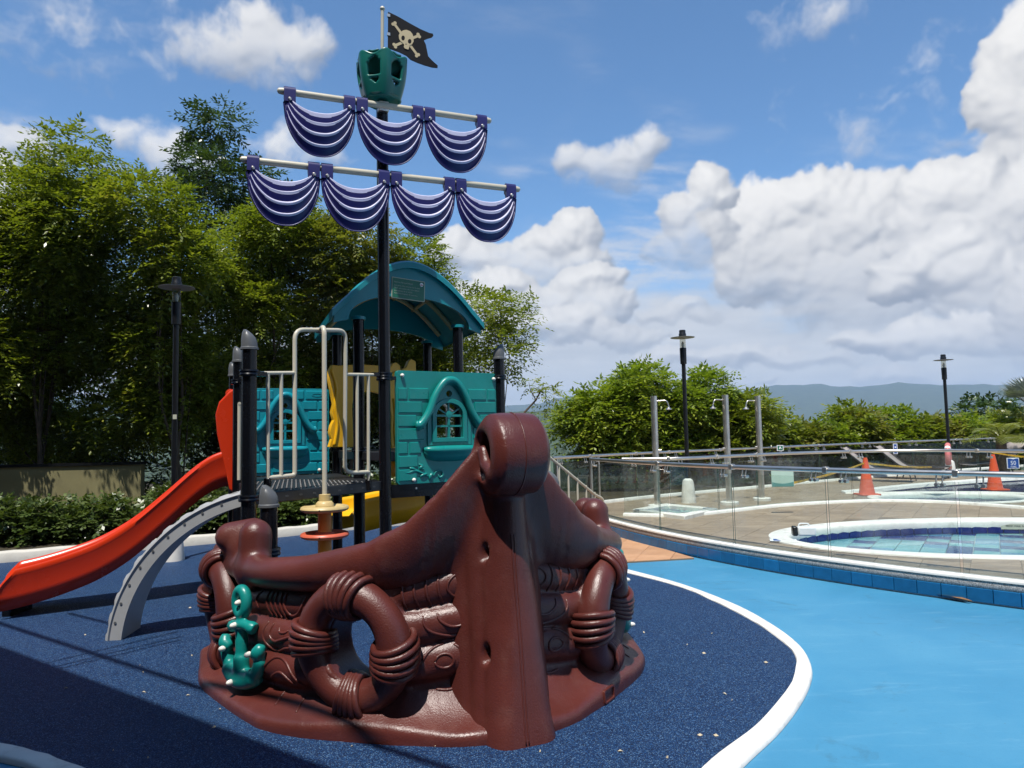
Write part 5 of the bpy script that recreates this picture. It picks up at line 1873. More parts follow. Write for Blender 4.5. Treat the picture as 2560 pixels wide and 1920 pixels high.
# ------------------------------------------------ disc climber
DC = P(812, 1350, 5.95)
DC = Vector((DC.x, DC.y, 0))
topz = P(812, 820, 5.95).z
dcl = thing('disc_climber', 'beige pole climber with ivory and coral step discs in front of the deck', 'climber', tuple(DC))
pt = PL(800, 826)
bb = MB()
hubz = P(812, 1240, 5.95).z
bb.tube(fillet([DC + Vector((0, 0, hubz - 0.05)), DC + Vector((0, 0, topz + 0.02)), Vector((pt.x, pt.y, pt.z))], 0.10, 8), 0.0205, 14)
bb.build('pole', M['beige'], parent=dcl)
bb = MB()
bb.box(pt, (0.07, 0.05, 0.05))
bb.build('bracket', M['capgrey'], parent=dcl, bevel=0.01)
z1_, z2_ = P(812, 1271, 5.95).z, P(812, 1337, 5.95).z
dz_ = z1_ - z2_
def disc(zc, m, hub=False, off=(0, 0)):
    c = DC + Vector((off[0], off[1], zc))
    R_ = 0.198
    bb = MB()
    bb.lathe([(0.045, -0.035), (0.075, -0.035), (0.085, -0.026), (R_ - 0.03, -0.024), (R_ - 0.008, -0.014), (R_, 0.0), (R_ - 0.006, 0.016), (R_ - 0.02, 0.022), (R_ - 0.035, 0.018), (R_ - 0.05, 0.006), (0.085, 0.004), (0.07, 0.022), (0.05, 0.028)], c, 36)
    d = bb.build('step_disc', m, parent=dcl, deg=50)
    bb = MB()
    bb.lathe([(0.006, 0), (0.006, 0.004), (0, 0.004)], c + Vector((0.01, -R_, 0.0)), 8, axis=(0, -1, 0))
    bb.build('drain_hole', M['lampblack'], parent=d)
    return d
disc(z1_, M['ivory'])
bb = MB()
bb.lathe([(0.075, 0.02), (0.070, 0.045), (0.055, 0.060), (0.047, 0.062), (0.047, 0.115), (0.022, 0.118)], DC + Vector((0, 0, z1_)), 24)
bb.build('hub', M['ivory'], parent=dcl)
k = 0
zc = z2_
cols = ['coral', 'ivory', 'coral']
while zc > 0.08:
    disc(zc, M[cols[k % 3]])
    bb = MB()
    bb.lathe([(0.056, 0.02), (0.056, dz_ - 0.03)], DC + Vector((0, 0, zc)), 20)
    bb.build('spacer', M['amber'], parent=dcl)
    zc -= dz_
    k += 1
bb = MB()
bb.lathe([(0.056, 0.0), (0.056, zc + dz_ - 0.03)], DC, 20)
bb.lathe([(0.12, 0.0), (0.12, 0.012), (0.06, 0.03)], DC + Vector((0, 0, 0.008)), 20)
bb.build('spacer', M['amber'], parent=dcl)

# ------------------------------------------------ mast with yards, sails, crow's nest and flag
YD = Vector((0.935, 0.354, 0)).normalized()
YN = Vector((YD.y, -YD.x, 0))
nest_z = P(963, 262, 6.8).z
mast = thing('ship_mast', 'tall black mast with violet swag sails, green crow\'s nest and pirate flag', 'mast', tuple(MA))
bb = MB()
bb.tube([MA, MA + Vector((0, 0, nest_z))], 0.057, 28)
pole = bb.build('pole', M['black'], parent=mast)
add_clamp(pole, MA, P(963, 938, 6.8).z, P1)
add_clamp(pole, MA, P(963, 945, 6.8).z, P3)
# sail mesh: swag of hanging folds, local x across, y down, z outwards
def sail_mesh(W):
    nu, nv = 40, 64
    rows, cols_ = [], []
    top_d, bot_d = 0.105 * W / 0.6, 0.50 * W / 0.6
    for j in range(nv + 1):
        v = j / nv
        row = []
        for i in range(nu + 1):
            uu = -1 + 2 * i / nu
            g_ = (1 - abs(uu) ** 2.3) ** (0.95 - 0.42 * v)
            drop = 0.06 + top_d * g_ * (1 - v) + bot_d * g_ * v + 0.05 * v * (1 - g_)
            xw = W / 2 * (0.985 - 0.13 * (1 - v) * (1 - 0.3 * v))
            ph = v * 4.2
            q = ph - math.floor(ph)
            amp = (1 - abs(uu) ** 5)
            # each fold: a ledge that leans outwards, then falls back under
            out = 0.034 * (1 - q) ** 0.8 if q > 0.12 else 0.034 * (q / 0.12)
            out = out * amp + 0.03 * math.sin(math.pi * min(1, v * 1.02)) * amp
            row.append(Vector((xw * uu, -drop, out)))
        rows.append(row)
    bb = MB()
    bb.grid(rows, flip=True)
    # which faces take the pale lilac along the fold ridges
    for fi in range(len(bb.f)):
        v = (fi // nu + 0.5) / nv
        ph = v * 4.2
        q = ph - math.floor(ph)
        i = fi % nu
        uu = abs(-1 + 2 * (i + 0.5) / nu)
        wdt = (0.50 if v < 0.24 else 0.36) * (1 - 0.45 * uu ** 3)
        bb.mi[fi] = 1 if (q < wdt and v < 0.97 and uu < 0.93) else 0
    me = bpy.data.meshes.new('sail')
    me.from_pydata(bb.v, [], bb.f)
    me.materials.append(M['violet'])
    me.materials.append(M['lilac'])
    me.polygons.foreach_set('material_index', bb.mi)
    me.polygons.foreach_set('use_smooth', [True] * len(bb.f))
    return me
def hook_mesh():
    bb = MB()
    w_ = 0.052
    pr = []
    for f in range(0, 181, 15):
        pr.append((0.036 * math.cos(math.radians(f)), 0.036 * math.sin(math.radians(f))))
    outl = [(0.044, -0.11)] + [(0.044 * math.cos(math.radians(f)), 0.044 * math.sin(math.radians(f))) for f in range(0, 181, 15)] + [(-0.044, -0.05), (-0.02, -0.07), (0.0, -0.11)]
    m_ = Matrix(((0, 0, 1, -w_), (0, 1, 0, 0), (1, 0, 0, 0), (0, 0, 0, 1)))
    bb.plate(outl[::-1], [], m_, 0, 2 * w_)
    me = bpy.data.meshes.new('hook')
    me.from_pydata(bb.v, [], bb.f)
    me.materials.append(M['violet'])
    sharp(me)
    return me
def bolt_mesh():
    bb = MB()
    bb.lathe([(0.017, 0), (0.016, 0.010), (0.010, 0.016), (0, 0.017)], (0, 0, 0), 12)
    me = bpy.data.meshes.new('bolt')
    me.from_pydata(bb.v, [], bb.f)
    me.materials.append(M['steel'])
    sharp(me)
    return me
HOOK, BOLT = hook_mesh(), bolt_mesh()
def add_yard(px0, py0, px1, py1, nsail, label):
    # ends: on the line through the mast along YD, 0.1 m in front of it
    o_ = MA + YN * 0.095
    def hit(px, py):
        d = ray(px, py)
        t = (o_ - CL).dot(YN) / d.dot(YN)
        return CL + d * t
    a, c = hit(px0, py0), hit(px1, py1)
    zc_ = (a.z + c.z) / 2
    a.z = c.z = zc_
    bb = MB()
    L = (c - a).length
    d = (c - a).normalized()
    bb.tube([a, a + d * 0.012, a + d * 0.04, c - d * 0.04, c - d * 0.012, c], [0.012, 0.026, 0.031, 0.031, 0.026, 0.012], 16)
    yd = bb.build('yard', M['beige'], parent=mast)
    yd['label'] = label
    bb = MB()
    bb.box(MA + YN * 0.05 + Vector((0, 0, zc_)), (0.10, 0.10, 0.10), Matrix.Rotation(math.atan2(d.y, d.x), 3, 'Z'))
    bb.build('yard_bracket', M['steel'], parent=yd, bevel=0.008)
    W = (L - 0.10) / nsail
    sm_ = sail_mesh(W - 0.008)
    nrm = Vector((d.y, -d.x, 0))
    R3 = Matrix((d, Vector((0, 0, 1)), nrm)).transposed()
    for k in range(nsail):
        cc = a + d * (0.05 + W * (k + 0.5)) - ORI[mast] + nrm * 0.028
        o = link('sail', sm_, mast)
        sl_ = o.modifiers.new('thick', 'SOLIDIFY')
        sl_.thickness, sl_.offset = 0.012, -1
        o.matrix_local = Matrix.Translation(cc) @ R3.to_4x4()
        for sx in (-1, 1):
            h = link('hook', HOOK, o)
            h.location = (sx * (W / 2 - 0.060), 0.004, -0.028)
            b_ = link('bolt', BOLT, o)
            b_.location = (sx * (W / 2 - 0.060), -0.085, 0.016)
    return yd
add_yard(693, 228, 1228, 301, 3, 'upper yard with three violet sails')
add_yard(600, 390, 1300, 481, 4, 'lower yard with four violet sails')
# crow's nest: flaring basket of ribs and rings
bb = MB()
cz = P(963, 258, 6.8).z
ht = P(963, 150, 6.8).z - cz
c0 = MA + Vector((0.0, 0.0, cz))
n_r = 6
NN = 72
def nest_r(v): return 0.185 + 0.075 * v + 0.02 * math.sin(v * math.pi)
rows = []
quads = []
nv = 30
vs = []
for j in range(nv + 1):
    v = j / nv
    for k in range(NN):
        f = 2 * math.pi * k / NN
        rib = math.cos(f * n_r / 2 + 0.5) ** 2
        r = nest_r(v) * (0.90 + 0.10 * rib)
        z = v * ht + (0.045 * (1 - rib) * -1 if v > 0.9 else 0)
        vs.append(c0 + Vector((r * math.cos(f), r * math.sin(f), z)))
fs = []
for j in range(nv):
    v = (j + 0.5) / nv
    for k in range(NN):
        f = 2 * math.pi * (k + 0.5) / NN
        rib = math.cos(f * n_r / 2 + 0.5) ** 2
        openw = 0.46 * (1 - abs((v - 0.55) / 0.27) ** 3) if 0.28 < v < 0.82 else -1
        if rib < openw and not (0.36 < v < 0.44): continue
        k2 = (k + 1) % NN
        fs.append((j * NN + k, j * NN + k2, (j + 1) * NN + k2, (j + 1) * NN + k))
bb.add(vs, fs)
nest = bb.build('crow_nest', M['nest'], parent=mast, deg=180)
so_ = nest.modifiers.new('thick', 'SOLIDIFY')
so_.thickness, so_.offset = 0.04, -1
ss_ = nest.modifiers.new('round', 'SUBSURF')
ss_.levels = ss_.render_levels = 1
nest['label'] = 'green barrel shaped crow\'s nest with ribbed openings'
bb = MB()
bb.lathe([(0.0, 0.0), (0.15, 0.0), (0.19, 0.03), (0.15, 0.055), (0.06, 0.06), (0.06, -0.05), (0.0, -0.05)], c0 + Vector((0, 0, 0.0)), 28)
bb.build('nest_floor', M['nest'], parent=nest)
bb = MB()
bb.lathe([(0.0, ht * 0.97), (0.10, ht * 0.97), (0.20, ht * 0.90), (0.22, ht * 0.86), (0.18, ht * 0.88), (0.0, ht * 0.9)], c0, 28)
bb.build('nest_lid', M['nest'], parent=nest)
# flag
fb = P(963, 150, 6.8)
FT = P(966, 22, 6.8)
fx = (P(966, 22, 6.8) - P(963, 150, 6.8))
fp0, fp1 = MA + Vector((0.005, 0, P(963, 160, 6.8).z)), None
fp1 = Vector((MA.x + 0.012, MA.y, P(966, 22, 6.8).z))
bb = MB()
bb.tube([fp0, fp1], 0.0165, 12)
fpole = bb.build('flagpole', M['beige'], parent=mast)
bb = MB()
bb.lathe([(0.0, -0.026), (0.018, -0.020), (0.026, 0), (0.018, 0.020), (0, 0.026)], fp1, 16)
bb.build('finial', M['beige'], parent=fpole)
FD = Vector((0.93, 0.36, 0)).normalized()
FN = Vector((FD.y, -FD.x, 0))
ffm = frame(Vector((fp1.x, fp1.y, 0)), FD, FN)
def fpx(px, py):
    d = ray(px, py)
    t = (Vector((fp1.x, fp1.y, 0)) - CL).dot(FN) / d.dot(FN)
    q = ffm.inverted() @ (CL + d * t)
    return (q.x, q.y)
fs_ = 740 / 1980
def zf(x, y): return fpx(580 + x * fs_, y * fs_)
out = [zf(*p) for p in ((1044, 80), (1110, 112), (1190, 158), (1260, 196), (1320, 222), (1342, 226), (1347, 240), (1335, 252), (1310, 258), (1282, 270), (1296, 300), (1305, 345), (1312, 378), (1340, 408), (1376, 440), (1374, 455), (1340, 452), (1290, 438), (1240, 420), (1195, 400), (1168, 374), (1120, 350), (1075, 334), (1042, 322))]
bb = MB()
bb.plate(out[::-1], [], ffm, -0.005, 0.005)
flag = bb.build('flag', M['flagblack'], parent=mast)
flag['label'] = 'black flag with pale skull and crossed bones'
def bone(a, c):
    bb = MB()
    (x0, y0), (x1, y1) = zf(*a), zf(*c)
    d = Vector((x1 - x0, y1 - y0, 0)).normalized()
    s_ = Vector((-d.y, d.x, 0)) * 0.013
    A_, C_ = Vector((x0, y0, 0)), Vector((x1, y1, 0))
    bb.plate([(q.x, q.y) for q in (A_ - s_, C_ - s_, C_ + s_, A_ + s_)], [], ffm, 0.0055, 0.0075)
    for e in (A_, C_):
        for sg in (-1, 1):
            cc = e + s_ * sg * 1.0
            bb.plate([(cc.x + 0.017 * math.cos(f), cc.y + 0.017 * math.sin(f)) for f in (2 * math.pi * k / 12 for k in range(12))], [], ffm, 0.0056 + 0.0002 * sg, 0.0078 + 0.0002 * sg)
    bb.build('bone', M['bone'], parent=flag)
bone((1083, 160), (1240, 372))
bone((1088, 308), (1248, 240))
sk = [zf(*p) for p in ((1165, 203), (1145, 206), (1125, 218), (1114, 238), (1116, 262), (1126, 280), (1142, 292), (1150, 302), (1148, 318), (1155, 328), (1178, 335), (1184, 320), (1186, 306), (1203, 300), (1213, 282), (1213, 255), (1205, 230), (1190, 212))]
ey1 = [zf(1143 + 12 * math.cos(f), 258 + 17 * math.sin(f)) for f in (2 * math.pi * k / 16 for k in range(16))]
ey2 = [zf(1187 + 12 * math.cos(f), 280 + 16 * math.sin(f)) for f in (2 * math.pi * k / 16 for k in range(16))]
no_ = [zf(*p) for p in ((1163, 292), (1157, 301), (1168, 304))]
bb = MB()
bb.plate(sk, [ey1, ey2, no_], ffm, 0.0085, 0.011)
bb.build('skull', M['bone'], parent=flag)
for e_ in (ey1, ey2):
    bb = MB()
    bb.plate(e_, [], ffm, 0.0082, 0.0095)
    bb.build('eye_socket', M['flagblack'], parent=flag)
for y in (105, 230):
    bb = MB()
    x_, y_ = zf(1047, y)
    bb.box(ffm @ Vector((x_, y_, 0)), (0.03, 0.03, 0.02), ffm.to_3x3())
    bb.build('flag_clip', M['steel'], parent=flag)

# ------------------------------------------------ curved grey ladder
foot = G(262, 1606, 0.0)
lad = thing('arch_ladder', 'curved grey plastic ladder arching from the mat up to the lower deck', 'ladder', (foot.x, foot.y, 0))
tp = P(600, 1228, 5.75)
zt = 1.13
pl2 = Vector((tp.x - foot.x, tp.y - foot.y, 0))
N = 60
cen = []
for k in range(N + 1):
    f = math.radians(4 + 72 * k / N)
    # quarter arc rising steeply from the foot, levelling towards the deck
    x_ = 1 - math.cos(f)
    z_ = math.sin(f)
    cen.append((x_ / (1 - math.cos(math.radians(76))), (z_ - math.sin(math.radians(4))) / (math.sin(math.radians(76)) - math.sin(math.radians(4)))))
wd = Vector((-pl2.y, pl2.x, 0)).normalized()
def lp(k, across, depth):
    x_, z_ = cen[k]
    x2, z2_ = cen[min(k + 1, N)]
    x0_, z0_ = cen[max(k - 1, 0)]
    t = Vector((pl2.x * (x2 - x0_), pl2.y * (x2 - x0_), zt * (z2_ - z0_))).normalized()
    nn = wd.cross(t)
    if nn.z < 0: nn = -nn
    return Vector((foot.x, foot.y, 0)) + pl2 * x_ + Vector((0, 0, zt * z_)) + wd * across + nn * depth
Wl = 0.36
bb = MB()
rows = []
for k in range(N + 1):
    stp = 0.012 if (k % 6) < 3 else 0.0
    rows.append([lp(k, 0.0, -0.115), lp(k, 0.0, -0.03), lp(k, -0.012, -0.02), lp(k, 0.0, -0.005), lp(k, 0.02, 0.0 + stp), lp(k, 0.07, 0.0 + stp), lp(k, 0.075, -0.05), lp(k, Wl - 0.075, -0.05), lp(k, Wl - 0.07, stp), lp(k, Wl - 0.02, stp), lp(k, Wl, -0.005), lp(k, Wl, -0.115)])
bb.grid(rows, closed_u=True)
e = len(bb.v)
bb.f += [list(range(12))[::-1], list(range(e - 12, e))]
bb.mi += [0, 0]
bb.build('ladder_body', M['grey'], parent=lad, deg=35)
for k in range(4, N - 2, 6):
    bb = MB()
    bb.tube([lp(k, 0.06, -0.012), lp(k, Wl - 0.06, -0.012)], 0.022, 10)
    bb.build('rung', M['grey'], parent=lad)
    bb = MB()
    q = lp(k + 2, -0.001, -0.045)
    bb.tube([lp(k + 2, 0.004, -0.05), lp(k + 2, -0.006, -0.05)], 0.010, 8)
    bb.build('side_slot', M['capgrey'], parent=lad)

# ------------------------------------------------ slides
def slide(name, label, path, width, m, wall=0.20, under=0.14, lipr=0.030, side=None, outdir=None):
    """trough swept along a path of floor points"""
    path = bend(path, 8)
    root = thing(name, label, 'slide', (path[-1].x, path[-1].y, 0))
    rows = []
    n = len(path)
    for i, p in enumerate(path):
        t = path[min(i + 1, n - 1)] - path[max(i - 1, 0)]
        h = Vector((t.x, t.y, 0)).normalized()
        s = Vector((-h.y, h.x, 0))
        w2 = width / 2
        e = min(1.0, (n - 1 - i) / 10 + 0.25)
        wl_ = wall * e
        row = []
        for o_, z in ((-w2 - 0.035, -under), (-w2 - 0.045, -0.02), (-w2 - 0.05, wl_ - 0.03), (-w2 - 0.06, wl_), (-w2 - 0.045, wl_ + 0.025), (-w2 - 0.015, wl_ + 0.02), (-w2 + 0.0, wl_ - 0.02), (-w2 + 0.02, 0.06), (-w2 + 0.07, 0.008), (0, 0.0),
                       (w2 - 0.07, 0.008), (w2 - 0.02, 0.06), (w2, wl_ - 0.02), (w2 + 0.015, wl_ + 0.02), (w2 + 0.045, wl_ + 0.025), (w2 + 0.06, wl_), (w2 + 0.05, wl_ - 0.03), (w2 + 0.045, -0.02), (w2 + 0.035, -under)):
            row.append(p + s * o_ + Vector((0, 0, z)))
        rows.append(row)
    bb = MB()
    bb.grid(rows)
    o = bb.build('chute', m, parent=root, deg=60)
    th = o.modifiers.new('thick', 'SOLIDIFY')
    th.thickness, th.offset = 0.010, 1
    return root, path
SPX = ((590, 1172), (560, 1176), (525, 1190), (480, 1222), (410, 1284), (330, 1350), (250, 1398), (170, 1430), (100, 1452), (45, 1466), (5, 1474))
sp = [P(px, py, 7.45 - 0.95 * (590 - px) / 630) for px, py in SPX]
rs, rpath = slide('red_slide', 'orange red plastic slide running down to the left from the lower deck', sp, 0.44, M['red'], 0.17, 0.15)
# hood with two cheeks, one on each post
hd = (sp[1] - sp[0])
hd = Vector((hd.x, hd.y, 0)).normalized()
hs_ = Vector((-hd.y, hd.x, 0))
s0 = sp[0]
for dy in (-0.29, 0.29):
    q = Vector((s0.x, s0.y, 0)) + hs_ * dy
    fmh = frame(q, hd, Vector((hd.y, -hd.x, 0)))
    pts = [(-0.03, 0.98), (0.07, 1.05), (0.11, 1.25), (0.185, 1.62), (0.20, 1.82), (0.17, 1.93), (0.07, 2.04), (-0.03, 2.10)]
    ar = sum(pts[i][0] * pts[(i + 1) % 8][1] - pts[(i + 1) % 8][0] * pts[i][1] for i in range(8))
    bb = MB()
    bb.plate(pts if ar > 0 else pts[::-1], [], fmh, -0.03, 0.03)
    bb.build('hood_cheek', M['red'], parent=rs, bevel=0.014, seg=3)
bb = MB()
q = Vector((s0.x, s0.y, 0)) + hd * 0.06
bb.tube([q - hs_ * 0.29 + Vector((0, 0, 1.98)), q + Vector((0, 0, 2.03)), q + hs_ * 0.29 + Vector((0, 0, 1.98))], 0.05, 14)
bb.build('hood_bar', M['red'], parent=rs)
bb = MB()
bb.box((rpath[-9].x, rpath[-9].y, 0.05), (0.08, 0.30, 0.09))
bb.build('foot', M['black'], parent=rs, bevel=0.01)
# yellow slide behind the tower
yp = [Vector((-1.45, 9.15, 1.42)), Vector((-1.25, 9.55, 1.30)), Vector((-1.15, 10.0, 1.05)), Vector((-1.30, 10.35, 0.85)), Vector((-1.65, 10.45, 0.68)), Vector((-2.0, 10.2, 0.52)), Vector((-2.2, 9.85, 0.40)), Vector((-2.3, 9.5, 0.30))]
yp = [P(1010, 1150, 9.4), P(1075, 1160, 9.9), P(1090, 1200, 10.3), P(1040, 1250, 10.2), P(960, 1268, 9.9), P(885, 1284, 9.6), P(850, 1290, 9.35)]
ys, ypath = slide('yellow_slide', 'yellow plastic slide curling down behind the black posts of the tower', yp, 0.42, M['yellow'], 0.18, 0.22)
# its entrance hood at the back of the upper deck
x = (PC - PD).normalized()
n = Vector((x.y, -x.x, 0))
fmy = frame(PD + x * 0.02 + n * 0.10, x, n)
Lh = (PC - PD).length
def yl(px, py):
    d = ray(px, py)
    t = (fmy.translation - CL).dot(n) / d.dot(n)
    q = fmy.inverted() @ (CL + d * t)
    return (q.x, q.y)
def z5(x_, y_): return yl(560 + x_ * 740 / 2192, 760 + y_ * 740 / 2192)
outl = [z5(*p) for p in ((780, 1060), (800, 1000), (785, 950), (795, 900), (815, 860), (800, 800), (815, 740), (795, 640), (780, 560), (782, 490), (805, 450), (850, 455), (960, 450), (1040, 448), (1150, 455), (1230, 470), (1250, 440), (1275, 432), (1300, 450), (1310, 490), (1350, 470), (1370, 420), (1390, 408), (1420, 425), (1424, 520), (1415, 1060))]
inn = [z5(*p) for p in ((960, 1060), (955, 900), (950, 760), (960, 690), (1000, 655), (1100, 650), (1160, 665), (1215, 720), (1240, 820), (1235, 940), (1240, 1060))]
poly = outl + inn[::-1]
ar = sum(poly[i][0] * poly[(i + 1) % len(poly)][1] - poly[(i + 1) % len(poly)][0] * poly[i][1] for i in range(len(poly)))
bb = MB()
bb.plate(poly if ar > 0 else poly[::-1], [], fmy, -0.06, 0.0)
bb.build('entrance_hood', M['yellow'], parent=ys, bevel=0.015, seg=3)
for pts in (((790, 480), (830, 620), (822, 760), (838, 900), (815, 1050)), ((1255, 700), (1268, 820), (1262, 940), (1275, 1050)), ((1300, 690), (1290, 820), (1305, 940), (1295, 1050)), ((1040, 520), (1120, 515), (1200, 530), (1270, 510), (1340, 500))):
    bb = MB()
    pp = bend([(*z5(*p), 0.0) for p in pts], 6)
    bb.tube([fmy @ q for q in pp], 0.020, 8)
    bb.build('drapery_fold', M['yellow'], parent=ys, deg=180)
# steps with handrails on the far right of the tower
st = thing('stairs', 'beige railed steps climbing from the terracotta paving to the tower', 'stairs', (0.9, 9.8, 0))
bot, topp = P(1510, 1336, 10.2), P(1384, 1210, 9.0)
bot = Vector((bot.x, bot.y, 0.0))
dirs = Vector((PB.x + 0.15 - bot.x, PB.y + 0.35 - bot.y, 0))
sd = Vector((-dirs.y, dirs.x, 0)).normalized()
sz = PZ2
ns = 6
for k in range(ns):
    f = (k + 0.6) / ns
    bb = MB()
    c = bot + dirs * f - sd * 0.35 + Vector((0, 0, sz * (k + 1) / (ns + 0.3) - 0.02))
    bb.box(c, (0.26, 0.66, 0.04), Matrix.Rotation(math.atan2(dirs.y, dirs.x), 3, 'Z'))
    bb.build('tread', M['rubber'], parent=st, bevel=0.006)
for off in (0.0, -0.70):
    bb = MB()
    a = bot + sd * off
    pts = [a + Vector((0, 0, 0)), a + Vector((0, 0, 0.60)), a + dirs * 0.08 + Vector((0, 0, 0.68)), a + dirs + Vector((0, 0, sz + 0.62))]
    bb.tube(fillet(pts, 0.05), 0.019, 10)
    ra = bb.build('handrail', M['beige'], parent=st)
    bb = MB()
    bb.tube([a + dirs * 0.03 + Vector((0, 0, 0.10)), a + dirs + Vector((0, 0, sz - 0.02))], 0.022, 8)
    bb.build('stringer', M['black'], parent=ra)
    for k in range(1, 13):
        f = k / 13
        bb = MB()
        bb.tube([a + dirs * f + Vector((0, 0, 0.12 + sz * f * 0.92)), a + dirs * f + Vector((0, 0, 0.60 + (sz + 0.02) * f))], 0.013, 8)
        bb.build('baluster', M['beige'], parent=ra)
# ================================================================== street furniture and small things
def lamp(px, py_base, py_top, D_, z0, label):
    b0 = P(px, 1100, D_)
    b0 = Vector((b0.x, b0.y, z0))
    zt = P(px, py_top, D_).z
    root = thing('lamp_post', label, 'lamp post', tuple(b0), 'lamp posts round the pools')
    H_ = zt - z0
    bb = MB()
    bb.lathe([(0.135, 0), (0.135, 0.03), (0.105, 0.36), (0.09, 0.42), (0.05, 0.45), (0.03, 0.455)], b0, 24)
    bb.build('concrete_foot', M['white'], parent=root)
    bb = MB()
    bb.tube([b0 + Vector((0, 0, 0.42)), b0 + Vector((0, 0, H_ - 0.62))], 0.038, 16)
    bb.build('pole', M['lampblack'], parent=root)
    bb = MB()
    bb.lathe([(0.04, 0), (0.058, 0.005), (0.062, 0.30), (0.055, 0.305)], b0 + Vector((0, 0, H_ - 0.64)), 20)
    bb.build('collar', M['lampblack'], parent=root)
    bb = MB()
    bb.lathe([(0.052, 0), (0.055, 0.005), (0.055, 0.185), (0.052, 0.19)], b0 + Vector((0, 0, H_ - 0.335)), 20)
    gl = bb.build('lamp_glass', M['lampglass'], parent=root)
    bb = MB()
    bb.lathe([(0.018, 0), (0.026, 0.03), (0.026, 0.08), (0.012, 0.11), (0, 0.115)], b0 + Vector((0, 0, H_ - 0.33)), 14)
    bb.build('bulb', M['signwhite'], parent=gl)
    bb = MB()
    bb.lathe([(0.05, -0.012), (0.15, -0.008), (0.222, 0.0), (0.224, 0.006), (0.15, 0.010), (0.06, 0.02)], b0 + Vector((0, 0, H_ - 0.145)), 36)
    bb.build('disc_shade', M['shade'], parent=root)
    bb = MB()
    bb.lathe([(0.068, 0), (0.068, 0.06), (0.060, 0.075), (0.060, 0.125), (0.050, 0.135), (0, 0.137)], b0 + Vector((0, 0, H_ - 0.135)), 20)
    bb.build('cap', M['lampblack'], parent=root)
    return root
l1 = lamp(437, 1390, 693, 9.3, 0.0, 'black lamp post with round disc shade in front of the tall trees on the left')
bb = MB()
q = P(437, 1042, 9.3 - 0.04)
bb.box(q, (0.05, 0.004, 0.06))
bb.build('sticker', M['signedge'], parent=l1)
lamp(1716, 1250, 825, 13.2, DK, 'black lamp post behind the middle steel shower column')
l3_ = lamp(2371, 1180, 886, 18.0, DK, 'far right black lamp post with a lifebuoy on it, against the mountains')

def shower(px, base_y, top_y, side, label):
    b0 = G(px, base_y, DK)
    b0.z = DK
    D_ = b0.y
    zt = P(px, top_y, D_).z
    root = thing('shower_column', label, 'shower', tuple(b0), 'pool showers')
    bb = MB()
    bb.lathe([(0.16, 0), (0.16, 0.05), (0.15, 0.06), (0.08, 0.062)], b0, 24)
    bb.build('foot', M['white'], parent=root)
    bb = MB()
    bb.tube([b0 + Vector((0, 0, 0.03)), Vector((b0.x, b0.y, zt))], 0.055, 24)
    bb.build('column', M['steel'], parent=root)
    bb = MB()
    d = Vector((side, -0.25, 0)).normalized()
    a = Vector((b0.x, b0.y, zt - 0.09))
    bb.tube(fillet([a, a + d * 0.22 + Vector((0, 0, 0.01)), a + d * 0.25 + Vector((0, 0, -0.10))], 0.05), 0.011, 10)
    arm = bb.build('shower_arm', M['steel'], parent=root)
    bb = MB()
    bb.lathe([(0.012, 0.0), (0.016, -0.025), (0.038, -0.045), (0.058, -0.060), (0.056, -0.066), (0, -0.066)], a + d * 0.25 + Vector((0, 0, -0.09)), 20)
    bb.build('shower_head', M['steel'], parent=arm)
    bb = MB()
    bb.tube([Vector((b0.x, b0.y, DK + 1.0)) + d * 0.05, Vector((b0.x, b0.y, DK + 1.0)) + d * 0.10], 0.018, 12)
    bb.build('tap', M['steel'], parent=root)
shower(1644, 1270, 990, 1, 'leftmost steel shower column, head turned right, beside the white shower tray')
shower(1824, 1262, 987, -1, 'middle steel shower column with its head turned left')
shower(1905, 1252, 990, -1, 'rightmost steel shower column, nearest the orange cones')
# shower tray
c4 = [G(*p, DK) for p in ((1582, 1283), (1712, 1301), (1795, 1281), (1665, 1268))]
bb = MB()
outl = [(p.x, p.y) for p in c4]
cx_, cy_ = sum(p[0] for p in outl) / 4, sum(p[1] for p in outl) / 4
inn = [(cx_ + (x - cx_) * 0.72, cy_ + (y - cy_) * 0.72) for x, y in outl]
bb.plate(outl, [inn], Matrix.Identity(4), DK - 0.01, DK + 0.07)
tray = bb.build('shower_tray', M['white'], origin=None, bevel=0.015)
tag(tray, 'white edged shower tray with blue mosaic floor at the foot of the left shower', 'shower tray')
bb = MB()
for i in range(12):
    for j in range(10):
        def bl(u, v):
            a = Vector((*inn[0], 0)).lerp(Vector((*inn[1], 0)), u)
            c = Vector((*inn[3], 0)).lerp(Vector((*inn[2], 0)), u)
            return a.lerp(c, v)
        e = 0.06
        q = [bl((i + e) / 12, (j + e) / 10), bl((i + 1 - e) / 12, (j + e) / 10), bl((i + 1 - e) / 12, (j + 1 - e) / 10), bl((i + e) / 12, (j + 1 - e) / 10)]
        bb.add([Vector((p.x, p.y, DK + 0.008)) for p in q], [(0, 1, 2, 3)], mi=random.choice((0, 1, 1)))
o = bb.build('mosaic', [M['pool_b'], M['pool_a']], parent=tray, smooth=False)
o['kind'] = 'stuff'

